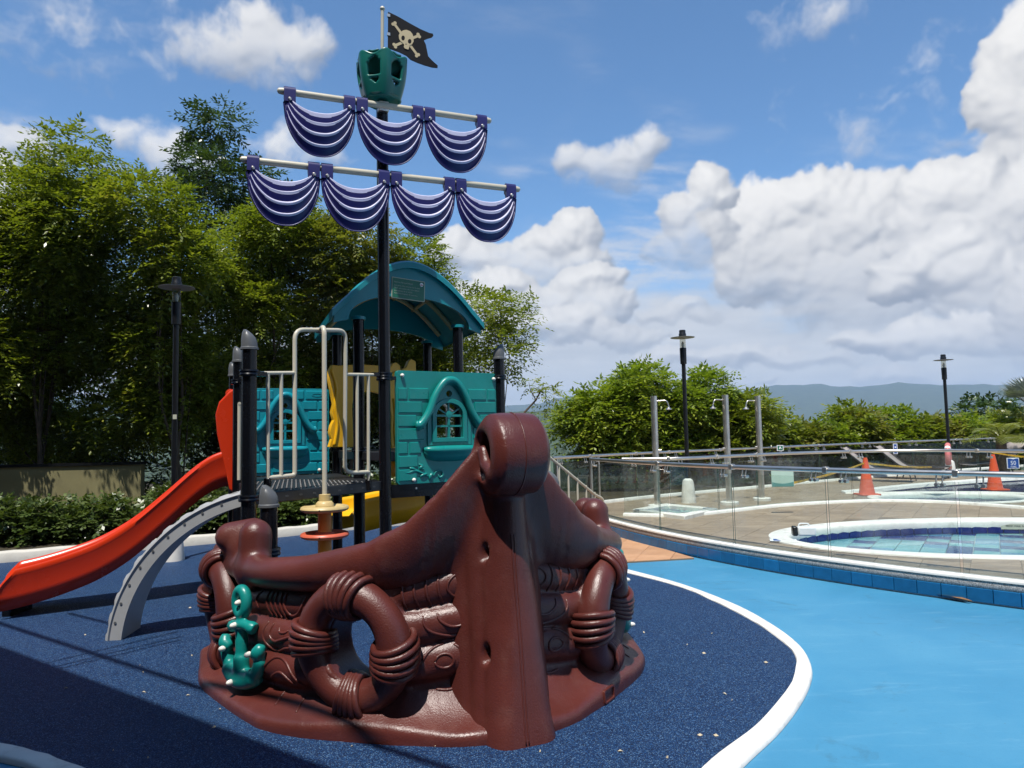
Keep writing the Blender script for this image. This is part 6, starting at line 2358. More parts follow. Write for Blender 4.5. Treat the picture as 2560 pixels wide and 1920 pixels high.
def cone(px, py, top_y, label):
    b0 = G(px, py, DK)
    b0.z = DK
    H_ = P(px, top_y, b0.y).z - DK
    k = H_ / 0.75
    root = thing('traffic_cone', label, 'cone', tuple(b0))
    bb = MB()
    bb.plate(rrect(0.40 * k, 0.40 * k, 0.05 * k), [], Matrix.Translation(b0), 0.008, 0.035 * k)
    bb.build('base', M['cone'], parent=root, bevel=0.008)
    bb = MB()
    bb.lathe([(0.155 * k, 0.03 * k), (0.145 * k, 0.06 * k), (0.045 * k, 0.70 * k), (0.034 * k, 0.75 * k), (0.026 * k, 0.75 * k), (0.02 * k, 0.70 * k)], b0, 28)
    bb.build('body', M['cone'], parent=root)
    return b0, H_
c1b, c1h = cone(2168, 1238, 1144, 'orange traffic cone left of the small round pool, tied with yellow tape')
c2b, c2h = cone(2488, 1226, 1136, 'orange traffic cone at the right end of the small round pool')
bb = MB()
for k, dz in enumerate((0.0, 0.02, -0.025)):
    z = DK + c2h * 0.45 + dz
    bb.tube([Vector((c2b.x + 0.095 * math.cos(f), c2b.y + 0.095 * math.sin(f), z + 0.012 * math.sin(3 * f + k))) for f in (2 * math.pi * j / 24 for j in range(24))], 0.008, 6, closed=True)
o = bb.build('tape_wrap', M['tape'])
tag(o, 'yellow tape wound round the right traffic cone', 'tape')
o['kind'] = 'stuff'
def tape(pts, label, sag=0.03):
    a, c = pts
    path = []
    for k in range(21):
        t = k / 20
        p = a.lerp(c, t)
        path.append(p + Vector((0, 0, -sag * 4 * t * (1 - t))))
    bb = MB()
    rows = [[p + Vector((0, 0, 0.018)), p + Vector((0.004, 0.004 * math.sin(1.3 * i), 0)), p + Vector((0, 0, -0.018 - 0.004 * math.sin(0.9 * i)))] for i, p in enumerate(path)]
    bb.grid(rows)
    o = bb.build('barrier_tape', M['tape'])
    tag(o, label, 'barrier tape')
top1 = Vector((c1b.x, c1b.y, DK + c1h * 0.86))
tape([P(1978, 1208, 12.3), top1], 'yellow barrier tape running from the notice board up to the left cone')
tape([top1, P(2330, 1168, 16.0)], 'yellow barrier tape running right from the left cone past the loungers')
tape([P(2470, 1128, 15.5), P(2620, 1146, 15.0)], 'yellow barrier tape by the palm at the right edge')

# sun loungers
def lounger(px, py, yaw, label, grp='taupe sun loungers by the far balustrade'):
    b0 = G(px, py, DK)
    b0 = Vector((b0.x, b0.y, DK))
    R_ = Matrix.Rotation(yaw, 3, 'Z')
    def q(x, y, z): return b0 + R_ @ Vector((x, y, z))
    root = thing('sun_lounger', label, 'sun lounger', tuple(b0), grp)
    W = 0.31
    for sx in (-W, W):
        bb = MB()
        bb.tube(fillet([q(0.95, sx, 0.30), q(0.0, sx, 0.32), q(-0.55, sx, 0.80), q(-0.62, sx * 0.8, 0.85)], 0.12), 0.016, 8)
        bb.build('side_rail', M['charcoal'], parent=root)
        for x in (-0.02, 0.85):
            bb = MB()
            bb.tube([q(x, sx, 0.31), q(x + (0.06 if x > 0 else -0.10), sx, 0.0)], 0.015, 8)
            bb.build('leg', M['charcoal'], parent=root)
    bb = MB()
    rows = []
    for x, z in ((0.93, 0.29), (0.5, 0.29), (0.02, 0.315), (-0.1, 0.39), (-0.3, 0.565), (-0.5, 0.745), (-0.60, 0.84)):
        rows.append([q(x, y, z - 0.02 * (1 - (y / W) ** 2)) for y in (-W, -W / 2, 0, W / 2, W)])
    bb.grid(rows)
    o = bb.build('sling', M['taupe'], parent=root)
    s_ = o.modifiers.new('thick', 'SOLIDIFY')
    s_.thickness = 0.006
lounger(2180, 1203, math.radians(-38), 'taupe sling lounger just left of the tape, nearest the left cone')
lounger(2262, 1197, math.radians(-42), 'taupe sling lounger second from the left cone, back raised')
lounger(2500, 1186, math.radians(190), 'dark taupe lounger under the small palm at the right')
# lifebuoy on the far lamp post
c = Vector((ORI[l3_].x - 0.10, ORI[l3_].y - 0.12, P(2366, 1140, 17.9).z))
lb = thing('lifebuoy', 'faded red lifebuoy hung on the far right lamp post', 'lifebuoy', tuple(c))
bb = MB()
ax1, ax2 = Vector((0.55, 0.83, 0)).normalized(), Vector((0, 0, 1))
bb.tube([c + ax1 * 0.27 * math.cos(f) + ax2 * 0.27 * math.sin(f) for f in (2 * math.pi * k / 36 for k in range(36))], 0.065, 14, closed=True)
bb.build('ring', M['ringred'], parent=lb, deg=180)
for k in range(4):
    f = math.pi / 4 + k * math.pi / 2
    bb = MB()
    nrm = ax1.cross(ax2)
    cc = c + ax1 * 0.27 * math.cos(f) + ax2 * 0.27 * math.sin(f)
    rd = ax1 * math.cos(f) + ax2 * math.sin(f)
    tg_ = nrm.cross(rd)
    rows = [[cc + tg_ * d + (rd * math.cos(w_) + nrm * math.sin(w_)) * 0.068 for w_ in (2 * math.pi * j / 14 for j in range(14))] for d in (-0.03, 0.03)]
    bb.grid(rows, closed_u=True)
    bb.build('band', M['signwhite'], parent=lb)
# flat signs
def board_sign(name, label, cpx, cpy, D_, w_, h_, m, yaw=0.0, edge_m=None, th=0.01):
    c = P(cpx, cpy, D_)
    fm = frame(c, (math.cos(yaw), math.sin(yaw), 0), (math.sin(yaw), -math.cos(yaw), 0))
    root = thing(name, label, 'sign', tuple(c))
    bb = MB()
    bb.plate(rrect(w_, h_, 0.008), [], fm, 0, th)
    bb.build('board', edge_m or m, parent=root)
    if edge_m:
        bb = MB()
        bb.plate(rrect(w_ - 0.03, h_ - 0.03, 0.006), [], fm, th + 0.0005, th + 0.003)
        bb.build('face', m, parent=root)
    return root, fm @ Matrix.Translation((0, 0, th + 0.004))
rt, fm = board_sign('depth_sign', 'blue square sign reading 50 CMS beside the right cone', 2532, 1158, 14.6, 0.25, 0.22, M['signblue'], 0.0, M['signwhite'])
text_obj('50', 0.12, on(fm, 0.0, -0.035, 0), M['signwhite'], rt, align='CENTER')
text_obj('CMS', 0.062, on(fm, 0.0, -0.098, 0), M['signwhite'], rt, align='CENTER')
bb = MB()
bb.plate([(-0.06, 0.095), (0.0, 0.078), (0.06, 0.095)], [], fm, -0.001, 0.002)
bb.build('arrow', M['signwhite'], parent=rt)
rt, fm = board_sign('notice_board', 'pale green glass notice on the middle balustrade right of the showers', 1956, 1196, 11.2, 0.34, 0.26, M['frost'], -0.05)
bb = MB()
bb.plate([(-0.165, -0.125)] + [(-0.165 + 0.33 * k / 16, -0.055 - 0.025 * math.sin(math.pi * k / 16)) for k in range(17)] + [(0.165, -0.125)], [], fm, -0.003, 0.001)
bb.build('lower_field', mat('deep_green_notice', (0.12, 0.28, 0.26), 0.35, 0.04), parent=rt)
rt, fm = board_sign('exit_sign', 'tiny green and white exit sign on the far dark balustrade', 1950, 1120, 15.2, 0.14, 0.12, M['signgreen'], 0.0, M['signwhite'])
bb = MB()
bb.plate([(-0.03, -0.02), (-0.005, -0.02), (0.0, 0.0), (0.02, -0.02), (0.03, -0.015), (0.01, 0.01), (0.012, 0.03), (-0.012, 0.03), (-0.02, 0.005)], [], fm, -0.001, 0.002)
bb.build('running_mark', M['signwhite'], parent=rt)
rt, fm = board_sign('warning_sign', 'narrow blue and white pictogram sign on the far balustrade behind the loungers', 2238, 1122, 16.6, 0.10, 0.24, M['signblue'], 0.0, M['signwhite'])
bb = MB()
bb.plate([(-0.03, 0.08), (0.0, 0.05), (0.03, 0.08), (0.012, 0.045), (0.02, 0.02), (-0.02, 0.02), (-0.012, 0.045)], [], fm, -0.001, 0.002)
bb.build('pictogram', M['signwhite'], parent=rt)
bb = MB()
bb.plate(rrect(0.06, 0.03, 0.004, c=(0, -0.06)), [], fm, -0.001, 0.002)
bb.build('pictogram', M['signwhite'], parent=rt)
# depth plate on the far wall of the wading pool
pc = POOLS[0]
aa = None
for k in range(400):
    f = 2 * math.pi * k / 400
    x_, y_ = pc['c'][0] + pc['a'] * math.cos(f), pc['c'][1] + pc['b'] * math.sin(f)
    if y_ > pc['c'][1]:
        d = CR.dot(Vector((x_, y_, 0.15)) - CL) / FW.dot(Vector((x_, y_, 0.15)) - CL) * FPX + 1280
        if aa is None or abs(d - 2545) < aa[0]: aa = (abs(d - 2545), f)
f = aa[1]
tx, ty = -pc['a'] * math.sin(f), pc['b'] * math.cos(f)
tl = math.hypot(tx, ty)
xv = Vector((-tx / tl, -ty / tl, 0))
if xv.x < 0: xv = -xv
zv = Vector((xv.y, -xv.x, 0))
cpl = Vector((pc['c'][0] + pc['a'] * math.cos(f), pc['c'][1] + pc['b'] * math.sin(f), 0.135)) + zv * 0.014
fm = frame(cpl, xv, zv)
rt = thing('depth_plate', 'pale plate with the depth marking on the wall of the wading pool', 'sign', tuple(cpl))
bb = MB()
bb.plate(rrect(0.46, 0.09, 0.004), [], fm, 0, 0.004)
bb.build('plate', M['signedge'], parent=rt)
text_obj('PROF. MAX. 0.30 CMS', 0.036, on(fm, 0, -0.012, 0.005), M['lampblack'], rt, align='CENTER')
# white box with handle at the pool edge
c = G(2010, 1345, DK)
c = Vector((c.x, c.y, DK + 0.03))
yaw = math.radians(-12)
R_ = Matrix.Rotation(yaw, 3, 'Z')
bxr = thing('pool_box', 'white box with black end and top handle on the rim of the wading pool', 'box', tuple(c))
bb = MB()
bb.box(c + R_ @ Vector((0.03, 0, 0.055)), (0.21, 0.12, 0.11), R_)
bb.build('case', M['signwhite'], parent=bxr, bevel=0.02, seg=3)
bb = MB()
bb.box(c + R_ @ Vector((-0.105, 0, 0.055)), (0.06, 0.124, 0.112), R_)
bb.build('end_cap', M['lampblack'], parent=bxr, bevel=0.015)
bb = MB()
bb.tube(fillet([c + R_ @ Vector((-0.06, 0, 0.10)), c + R_ @ Vector((-0.05, 0, 0.145)), c + R_ @ Vector((0.06, 0, 0.145)), c + R_ @ Vector((0.07, 0, 0.10))], 0.025), 0.009, 8)
bb.build('handle', M['signwhite'], parent=bxr)
# floor sticker beside it
c = G(1958, 1351, DK + 0.012)
fm = Matrix.Translation((c.x, c.y, DK + 0.0165)) @ Matrix.Rotation(math.radians(-18), 4, 'Z')
fst = thing('floor_sticker', 'blue and white sticker on the terrace tiles left of the wading pool', 'sticker', (c.x, c.y, DK))
bb = MB()
bb.plate(rrect(0.30, 0.20, 0.01), [], fm, -0.002, 0.0)
bb.build('sheet', M['signwhite'], parent=fst)
for x_, y_, a_, b_ in ((-0.05, 0.0, 0.12, 0.13), (0.085, 0.04, 0.08, 0.04), (0.085, -0.03, 0.08, 0.04)):
    bb = MB()
    bb.plate(rrect(a_, b_, 0.006, c=(x_, y_)), [], fm, 0.0004, 0.002)
    bb.build('print', M['signblue'], parent=fst)
# long dry leaf along the kerb, petals on the mat
a, c = G(2318, 1486, 0.0), G(2430, 1507, 0.0)
bb = MB()
rows = []
dv = (c - a)
sdv = Vector((-dv.y, dv.x, 0)).normalized()
for k in range(13):
    t = k / 12
    w_ = 0.028 * math.sin(math.pi * t) ** 0.7 + 0.002
    z = 0.006 + 0.012 * math.sin(math.pi * t)
    p = a.lerp(c, t)
    rows.append([p - sdv * w_ + Vector((0, 0, z + 0.01)), p + Vector((0, 0, z)), p + sdv * w_ + Vector((0, 0, z + 0.012))])
bb.grid(rows)
tag(bb.build('dry_leaf', M['plank'], origin=tuple(a)), 'long brown dry leaf at the foot of the blue tiled kerb', 'leaf')
PET = [(340, 1537), (508, 1516), (475, 1520), (213, 1588), (480, 1640), (350, 1665), (358, 1682), (470, 1740), (360, 1732), (535, 1819), (550, 1775), (165, 1722), (283, 1878), (370, 1896), (495, 1505), (1505, 1762), (1331, 1857), (1350, 1880), (1551, 1880), (1610, 1582), (1718, 1613), (1780, 1585), (1760, 1634), (1915, 1657), (1812, 1736), (1830, 1752), (1750, 1839), (1790, 1840), (1550, 1879), (1668, 1895), (845, 1558), (450, 1395), (1245, 1800), (880, 1868), (1090, 1866)]
rng = random.Random(11)
for px, py in PET:
    p = G(px, py, 0.012)
    s_ = rng.uniform(0.006, 0.016) * (p.y / 4.2) ** 0.5
    an = rng.uniform(0, 6.28)
    bb = MB()
    d = Vector((math.cos(an), math.sin(an), 0))
    e = Vector((-d.y, d.x, 0))
    bb.add([p - d * s_ + Vector((0, 0, 0.004)), p - e * s_ * 0.45 + Vector((0, 0, 0.009)), p + d * s_ + Vector((0, 0, 0.003)), p + e * s_ * 0.5 + Vector((0, 0, 0.001)),
            p + Vector((0, 0, 0.012)) * 1.0], [(0, 1, 4), (1, 2, 4), (2, 3, 4), (3, 0, 4), (3, 2, 1, 0)])
    tag(bb.build('fallen_petal', M['petal'], origin=(p.x, p.y, 0.012)), 'small pale dry petal lying on the dark blue rubber mat', 'petal', 'petals scattered on the mat')
# ================================================================== plants
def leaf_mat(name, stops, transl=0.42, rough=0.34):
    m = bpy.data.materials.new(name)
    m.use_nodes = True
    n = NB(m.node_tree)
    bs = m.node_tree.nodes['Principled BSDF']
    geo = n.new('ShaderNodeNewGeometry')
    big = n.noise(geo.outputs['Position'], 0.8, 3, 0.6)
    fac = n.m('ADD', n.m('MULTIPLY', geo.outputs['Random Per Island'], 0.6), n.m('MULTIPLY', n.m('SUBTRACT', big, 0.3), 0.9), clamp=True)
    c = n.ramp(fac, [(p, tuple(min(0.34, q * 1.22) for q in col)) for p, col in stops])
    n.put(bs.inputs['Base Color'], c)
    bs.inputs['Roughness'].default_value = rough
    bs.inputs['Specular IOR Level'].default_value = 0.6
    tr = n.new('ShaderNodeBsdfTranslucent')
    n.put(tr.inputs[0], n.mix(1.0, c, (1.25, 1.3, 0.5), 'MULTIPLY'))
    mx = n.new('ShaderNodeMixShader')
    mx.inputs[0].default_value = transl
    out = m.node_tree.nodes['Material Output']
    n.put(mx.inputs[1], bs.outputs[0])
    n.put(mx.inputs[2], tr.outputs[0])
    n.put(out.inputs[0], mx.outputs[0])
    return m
M['leaf'] = leaf_mat('neem_leaves', [(0.0, (0.060, 0.095, 0.010)), (0.45, (0.135, 0.170, 0.016)), (0.8, (0.205, 0.230, 0.028)), (1.0, (0.27, 0.23, 0.05))])
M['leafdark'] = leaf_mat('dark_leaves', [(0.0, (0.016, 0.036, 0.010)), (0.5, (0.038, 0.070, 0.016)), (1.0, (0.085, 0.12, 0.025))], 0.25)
M['leafbright'] = leaf_mat('bright_leaves', [(0.0, (0.085, 0.135, 0.012)), (0.5, (0.165, 0.225, 0.022)), (1.0, (0.26, 0.29, 0.04))])
M['leafshrub'] = leaf_mat('shrub_leaves', [(0.0, (0.025, 0.045, 0.010)), (0.5, (0.055, 0.085, 0.018)), (1.0, (0.15, 0.18, 0.06))], 0.25, 0.35)
M['leafolive'] = leaf_mat('olive_leaves', [(0.0, (0.070, 0.090, 0.013)), (0.5, (0.145, 0.160, 0.024)), (1.0, (0.23, 0.18, 0.045))])
M['palm'] = leaf_mat('palm_leaves', [(0.0, (0.08, 0.11, 0.012)), (1.0, (0.22, 0.22, 0.03))], 0.3)
M['silver'] = leaf_mat('silver_palm_leaves', [(0.0, (0.12, 0.15, 0.15)), (1.0, (0.26, 0.29, 0.28))], 0.15)

def unit(v): return v / np.maximum(np.linalg.norm(v, axis=-1, keepdims=True), 1e-9)
def sprigs(cl, n, rg, L, pairs, leaf, wid, droop=0.35, up=0.15, shell=0.55):
    """cl: clumps (x, y, z, rx, ry, rz). returns leaflet quads of n drooping compound leaves"""
    cl = np.asarray(cl, float)
    wgt = (cl[:, 3] * cl[:, 5]) ** 1.0
    pick = rg.choice(len(cl), n, p=wgt / wgt.sum())
    d = unit(rg.normal(size=(n, 3)))
    r = shell + (1.08 - shell) * rg.random((n, 1)) ** 0.7
    pos = cl[pick, :3] + d * cl[pick, 3:6] * r
    ax = unit(d * 0.75 + rg.normal(size=(n, 3)) * 0.45 + np.array([0, 0, up]))
    ax[:, 2] *= 0.6
    ax = unit(ax)
    sd = unit(np.cross(ax, np.array([0, 0, 1.0])) + rg.normal(size=(n, 3)) * 0.22)
    nrm = unit(np.cross(sd, ax))
    Ls = L * rg.uniform(0.65, 1.25, (n, 1))
    K_ = pairs * 2 + 1
    V = np.zeros((n, K_, 4, 3), np.float32)
    q = 0
    for k in range(pairs + 1):
        t = (k + 0.6) / (pairs + 0.6)
        p = pos + ax * Ls * t + np.array([0, 0, -1.0]) * (droop * Ls * t * t)
        sides = (1, -1) if k < pairs else (0,)
        for s in sides:
            la = unit(sd * (s * 0.85) + ax * (0.55 if s else 1.0) + np.array([0, 0, -0.25]) + rg.normal(size=(n, 3)) * 0.18)
            lw = unit(np.cross(la, nrm) + rg.normal(size=(n, 3)) * 0.2)
            ll = leaf * rg.uniform(0.75, 1.2, (n, 1)) * (1.0 - 0.25 * abs(t - 0.5))
            V[:, q, 0] = p
            V[:, q, 1] = p + la * ll * 0.45 + lw * wid * 0.5
            V[:, q, 2] = p + la * ll
            V[:, q, 3] = p + la * ll * 0.45 - lw * wid * 0.5
            q += 1
    V = V.reshape(-1, 3)
    Q = np.arange(len(V)).reshape(-1, 4)
    return V, Q
def blob_clumps(ells, D_, rg, rad=0.55, dj=0.9, dens=1.0, slant=0.0):
    """clump ellipsoids that fill crown lobes given as (picture x, y, rx, ry) at distance D_"""
    out = []
    rpx = rad / D_ * FPX * 0.62
    for px, py, rx, ry in ells:
        n = max(3, int(dens * 2.0 * math.pi * rx * ry / (rad / D_ * FPX) ** 2 / math.pi * 1.0))
        for _ in range(n):
            while True:
                u, v = rg.uniform(-1, 1, 2)
                if u * u + v * v < 1: break
            dd = rg.uniform(-dj, dj) * math.sqrt(max(0.05, 1 - u * u - v * v))
            yy = py + v * max(ry - rpx, 0.3 * ry)
            p = P(px + u * max(rx - rpx, 0.4 * rx), yy, D_ + dd + slant * (min(yy, 1000) - 760) / 250)
            r = rad * rg.uniform(0.6, 1.25)
            out.append((p.x, p.y, p.z, r, r, r * 0.8))
    return out
def tree(name, label, ells, D_, seed, m, per=165, L=0.34, pairs=4, leaf=0.105, wid=0.040, rad=0.55, group=None, stems=1, dens=1.9, trunk_r=0.05, z0=0.05, cat='tree', dj=0.9, droop=0.35, shell=0.55, slant=0.0):
    rg = np.random.default_rng(seed)
    cl = blob_clumps(ells, D_, rg, rad, dj, dens, slant)
    A = np.array(cl)
    bx, by = A[:, 0].mean(), A[:, 1].mean()
    root = thing(name, label, cat, (bx, by, z0), group)
    V, Q = sprigs(cl, int(per * len(cl)), rg, L, pairs, leaf, wid, droop, shell=shell)
    V[:, 2] = np.maximum(V[:, 2], z0 + 0.02)
    np_mesh('crown', V, Q, m, root, smooth=False)
    bb = MB()
    rr = random.Random(seed)
    order = sorted(cl, key=lambda c: c[2])
    for s in range(stems):
        b0 = Vector((bx + rr.uniform(-0.15, 0.15) * stems, by + rr.uniform(-0.15, 0.15) * stems, z0 - 0.05))
        tgt = order[int(len(order) * (0.8 + 0.19 * s / max(1, stems)))]
        tp_ = Vector(tgt[:3])
        mid = b0.lerp(tp_, 0.5) + Vector((rr.uniform(-.25, .25), rr.uniform(-.2, .2), 0.2))
        path = bend([b0, b0.lerp(mid, 0.5) + Vector((rr.uniform(-.08, .08), 0, 0)), mid, tp_], 5)
        k = len(path)
        bb.tube(path, [trunk_r * (1 - 0.85 * i / (k - 1)) for i in range(k)], 9)
        for c in rr.sample(cl, min(len(cl), 9)):
            p0 = path[rr.randrange(3, k - 3)]
            p1 = Vector(c[:3])
            if p1.z < p0.z - 0.3: continue
            bb.tube(bend([p0, p0.lerp(p1, 0.5) + Vector((0, 0, -0.08 * (p1 - p0).length + 0.1)), p1], 4), [trunk_r * 0.38 * (1 - 0.8 * i / 8) for i in range(9)], 6)
    bb.build('trunk', M['bark'], parent=root)
    return root
GT = 'tall trees behind the play area'
tree('neem_tree', 'feathery light green tree at the left edge with one tall thin top shoot', [(190, 440, 55, 95), (150, 590, 160, 120), (40, 500, 90, 80), (70, 700, 200, 130), (90, 870, 210, 120), (60, 1010, 180, 90), (120, 1090, 190, 50)], 13.0, 1, M['leaf'], group=GT, stems=2, slant=0.95, shell=0.7)
tree('neem_tree', 'feathery light green tree behind the left lamp post', [(395, 560, 75, 80), (360, 520, 40, 40), (430, 690, 150, 110), (370, 830, 160, 120), (440, 940, 170, 120), (360, 1040, 140, 70)], 12.6, 2, M['leaf'], group=GT, stems=2, slant=0.95, shell=0.7)
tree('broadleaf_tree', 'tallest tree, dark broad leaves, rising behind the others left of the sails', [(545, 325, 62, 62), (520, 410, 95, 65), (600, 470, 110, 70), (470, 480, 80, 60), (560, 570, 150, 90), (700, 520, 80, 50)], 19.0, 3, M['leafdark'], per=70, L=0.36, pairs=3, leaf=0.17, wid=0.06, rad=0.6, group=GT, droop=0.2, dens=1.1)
tree('neem_tree', 'full light green tree directly behind the lower yard of sails', [(650, 610, 120, 85), (720, 560, 90, 60), (640, 740, 150, 120), (620, 900, 150, 130), (700, 1020, 140, 90)], 14.0, 4, M['leaf'], group=GT, stems=2, slant=0.95, shell=0.7)
tree('neem_tree', 'yellowish green tree behind the mast and the teal roof', [(880, 610, 95, 55), (800, 620, 90, 60), (870, 730, 140, 100), (850, 880, 140, 120), (900, 1000, 130, 110)], 14.6, 5, M['leafolive'], group=GT, stems=2, slant=0.95, shell=0.7)
tree('neem_tree', 'rightmost of the tall trees, seen past the right slope of the roof', [(1040, 640, 65, 60), (1010, 720, 90, 90), (1060, 840, 85, 100), (1010, 960, 110, 110), (1120, 900, 50, 60), (1090, 1000, 90, 80)], 15.2, 6, M['leaf'], group=GT, stems=2, slant=0.95, shell=0.7)
tree('young_tree', 'thin airy tree with sky between its leaves right of the teal roof', [(1240, 770, 45, 45), (1290, 790, 35, 35), (1215, 850, 50, 50), (1270, 870, 40, 45), (1190, 930, 50, 50), (1180, 780, 30, 30)], 14.0, 7, M['leaf'], per=46, rad=0.45, group=GT, dens=0.8, trunk_r=0.04)
tree('neem_tree', 'dark tree mostly beyond the left edge of the picture', [(-150, 620, 140, 180), (-120, 900, 170, 160)], 12.2, 8, M['leaf'], group=GT)
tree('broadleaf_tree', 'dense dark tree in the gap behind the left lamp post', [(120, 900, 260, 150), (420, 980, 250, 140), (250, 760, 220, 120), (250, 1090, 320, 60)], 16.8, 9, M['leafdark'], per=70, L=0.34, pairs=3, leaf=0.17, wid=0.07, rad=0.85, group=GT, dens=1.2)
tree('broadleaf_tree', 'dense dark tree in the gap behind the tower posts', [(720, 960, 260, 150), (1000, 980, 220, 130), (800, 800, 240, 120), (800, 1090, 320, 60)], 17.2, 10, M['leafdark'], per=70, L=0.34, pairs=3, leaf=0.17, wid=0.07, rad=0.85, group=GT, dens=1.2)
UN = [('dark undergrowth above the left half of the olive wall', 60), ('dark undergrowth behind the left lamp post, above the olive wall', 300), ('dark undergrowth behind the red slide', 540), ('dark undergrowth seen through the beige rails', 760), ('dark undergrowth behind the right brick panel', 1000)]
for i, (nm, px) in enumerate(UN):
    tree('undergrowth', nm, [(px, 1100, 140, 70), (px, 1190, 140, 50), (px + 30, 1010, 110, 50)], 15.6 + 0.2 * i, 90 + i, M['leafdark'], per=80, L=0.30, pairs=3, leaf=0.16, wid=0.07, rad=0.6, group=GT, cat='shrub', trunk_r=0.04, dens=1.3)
# sapling with bare branch
D_ = 13.0
sap = thing('sapling', 'bare thin branch with a few leaves above the ship\'s scroll', 'sapling', tuple(P(1300, 1090, D_)))
bb = MB()
bb.tube([P(1296, 1080, D_), P(1312, 1030, D_), P(1340, 1000, D_), P(1352, 975, D_), P(1380, 962, D_)], [0.03, 0.022, 0.016, 0.010, 0.004], 7)
bb.tube([P(1340, 1000, D_), P(1326, 975, D_), P(1322, 955, D_)], [0.012, 0.007, 0.003], 6)
bb.build('trunk', M['bark'], parent=sap)
rg = np.random.default_rng(31)
cl = blob_clumps([(1352, 1030, 22, 12), (1330, 965, 12, 8), (1372, 985, 12, 8)], D_, rg, 0.14, 0.2)
V, Q = sprigs(cl, 90, rg, 0.2, 3, 0.08, 0.03)
np_mesh('crown', V, Q, M['leaf'], sap, smooth=False)

# bushes beyond the balustrade
GB = 'leafy bushes beyond the far balustrade'
kw = dict(per=110, L=0.36, pairs=4, leaf=0.14, wid=0.055, rad=0.5, cat='bush', trunk_r=0.04, z0=DK - 0.3, dj=0.8)
tree('bush', 'bright green bush nearest the ship\'s scroll, beyond the balustrade', [(1470, 1010, 55, 45), (1450, 1060, 75, 60), (1480, 1120, 90, 50)], 16.4, 21, M['leafbright'], group=GB, **kw)
tree('bush', 'bright green bush with the highest top, left of the first shower', [(1610, 955, 45, 40), (1590, 1000, 80, 60), (1570, 1060, 100, 80), (1580, 1120, 90, 50)], 16.8, 22, M['leafbright'], group=GB, **kw)
tree('bush', 'bright green bush directly behind the middle lamp post', [(1710, 1000, 65, 50), (1760, 975, 35, 40), (1710, 1050, 90, 80), (1700, 1120, 90, 50)], 17.0, 23, M['leafbright'], group=GB, **kw)
tree('bush', 'green bush behind the two right shower columns', [(1830, 1025, 60, 45), (1880, 1035, 45, 40), (1830, 1070, 90, 60), (1840, 1120, 90, 40)], 17.4, 24, M['leaf'], group=GB, **kw)
HB = [(1940, 1070, 60, 45), (2010, 1085, 55, 40), (2075, 1075, 50, 45), (2115, 1050, 30, 40), (2170, 1070, 50, 45), (2225, 1045, 40, 50), (2290, 1055, 45, 50), (2345, 1065, 45, 45), (2410, 1065, 50, 50), (2480, 1070, 60, 45), (2560, 1075, 60, 45), (2640, 1070, 60, 50)]
NM = ['low olive bush just right of the last shower column', 'low olive bush left of the left cone, second after the showers', 'olive bush above the left lounger', 'small pointed bush between the loungers and the mountain gap', 'yellow green bush above the second lounger', 'bush with a dark pointed top above the blue pictogram sign', 'tall bush left of the far lamp post', 'bush directly behind the far lamp post', 'bush just right of the far lamp post', 'bush behind the small palm', 'bush at the right edge of the picture', 'bush beyond the right edge of the picture']
kw = dict(per=100, L=0.34, pairs=3, leaf=0.18, wid=0.075, rad=0.55, cat='bush', trunk_r=0.04, z0=DK - 0.4, dj=0.8)
for i, (e, nm) in enumerate(zip(HB, NM)):
    tree('bush', nm, [(e[0], e[1] + 12, e[2] * 1.1, e[3]), (e[0], 1110, 85, 34)], 21.0 + 0.25 * i, 40 + i, [M['leaf'], M['leafolive'], M['leafbright']][i % 3], group=GB, **kw)
tree('broadleaf_tree', 'dark rounded evergreen behind the hedge at the right', [(2430, 1035, 80, 30), (2520, 1050, 70, 35)], 26.0, 60, M['leafdark'], per=60, L=0.34, pairs=3, leaf=0.2, wid=0.09, rad=0.7, z0=DK - 0.4, trunk_r=0.06)

# shrubs in the bed
GS = 'shrubs along the planting bed'
SH = [(-20, 1300, 80, 55, 10.6), (75, 1300, 70, 55, 10.7), (170, 1310, 70, 50, 10.8), (265, 1300, 70, 55, 10.9), (355, 1300, 60, 60, 11.0), (450, 1275, 70, 60, 11.4), (545, 1270, 60, 55, 11.6), (640, 1275, 60, 55, 11.9), (725, 1280, 60, 50, 12.2), (800, 1275, 55, 50, 12.5), (880, 1255, 60, 50, 13.0), (980, 1240, 70, 50, 13.4)]
SN = ['leafy shrub at the left edge in front of the olive wall', 'leafy shrub second from the left edge, before the olive wall', 'leafy shrub in front of the middle of the olive wall', 'leafy shrub before the right half of the olive wall', 'leafy shrub at the right end of the olive wall', 'shrub seen above the red slide', 'shrub seen between the red slide and the tower', 'shrub seen under the lower deck, behind the short left post', 'bright shrub under the lower deck, left of the disc climber', 'bright shrub under the deck, behind the disc climber', 'shrub behind the posts under the upper deck', 'shrub behind the yellow slide']
for i, (px, py, rx, ry, dd) in enumerate(SH):
    tree('shrub', SN[i], [(px, py, rx, ry), (px, py + 35, rx * 0.9, ry * 0.6)], dd, 70 + i, M['leafshrub'], per=60, L=0.16, pairs=3, leaf=0.085, wid=0.05, rad=0.25, group=GS, cat='shrub', trunk_r=0.02, z0=0.10, dj=0.35, droop=0.1)

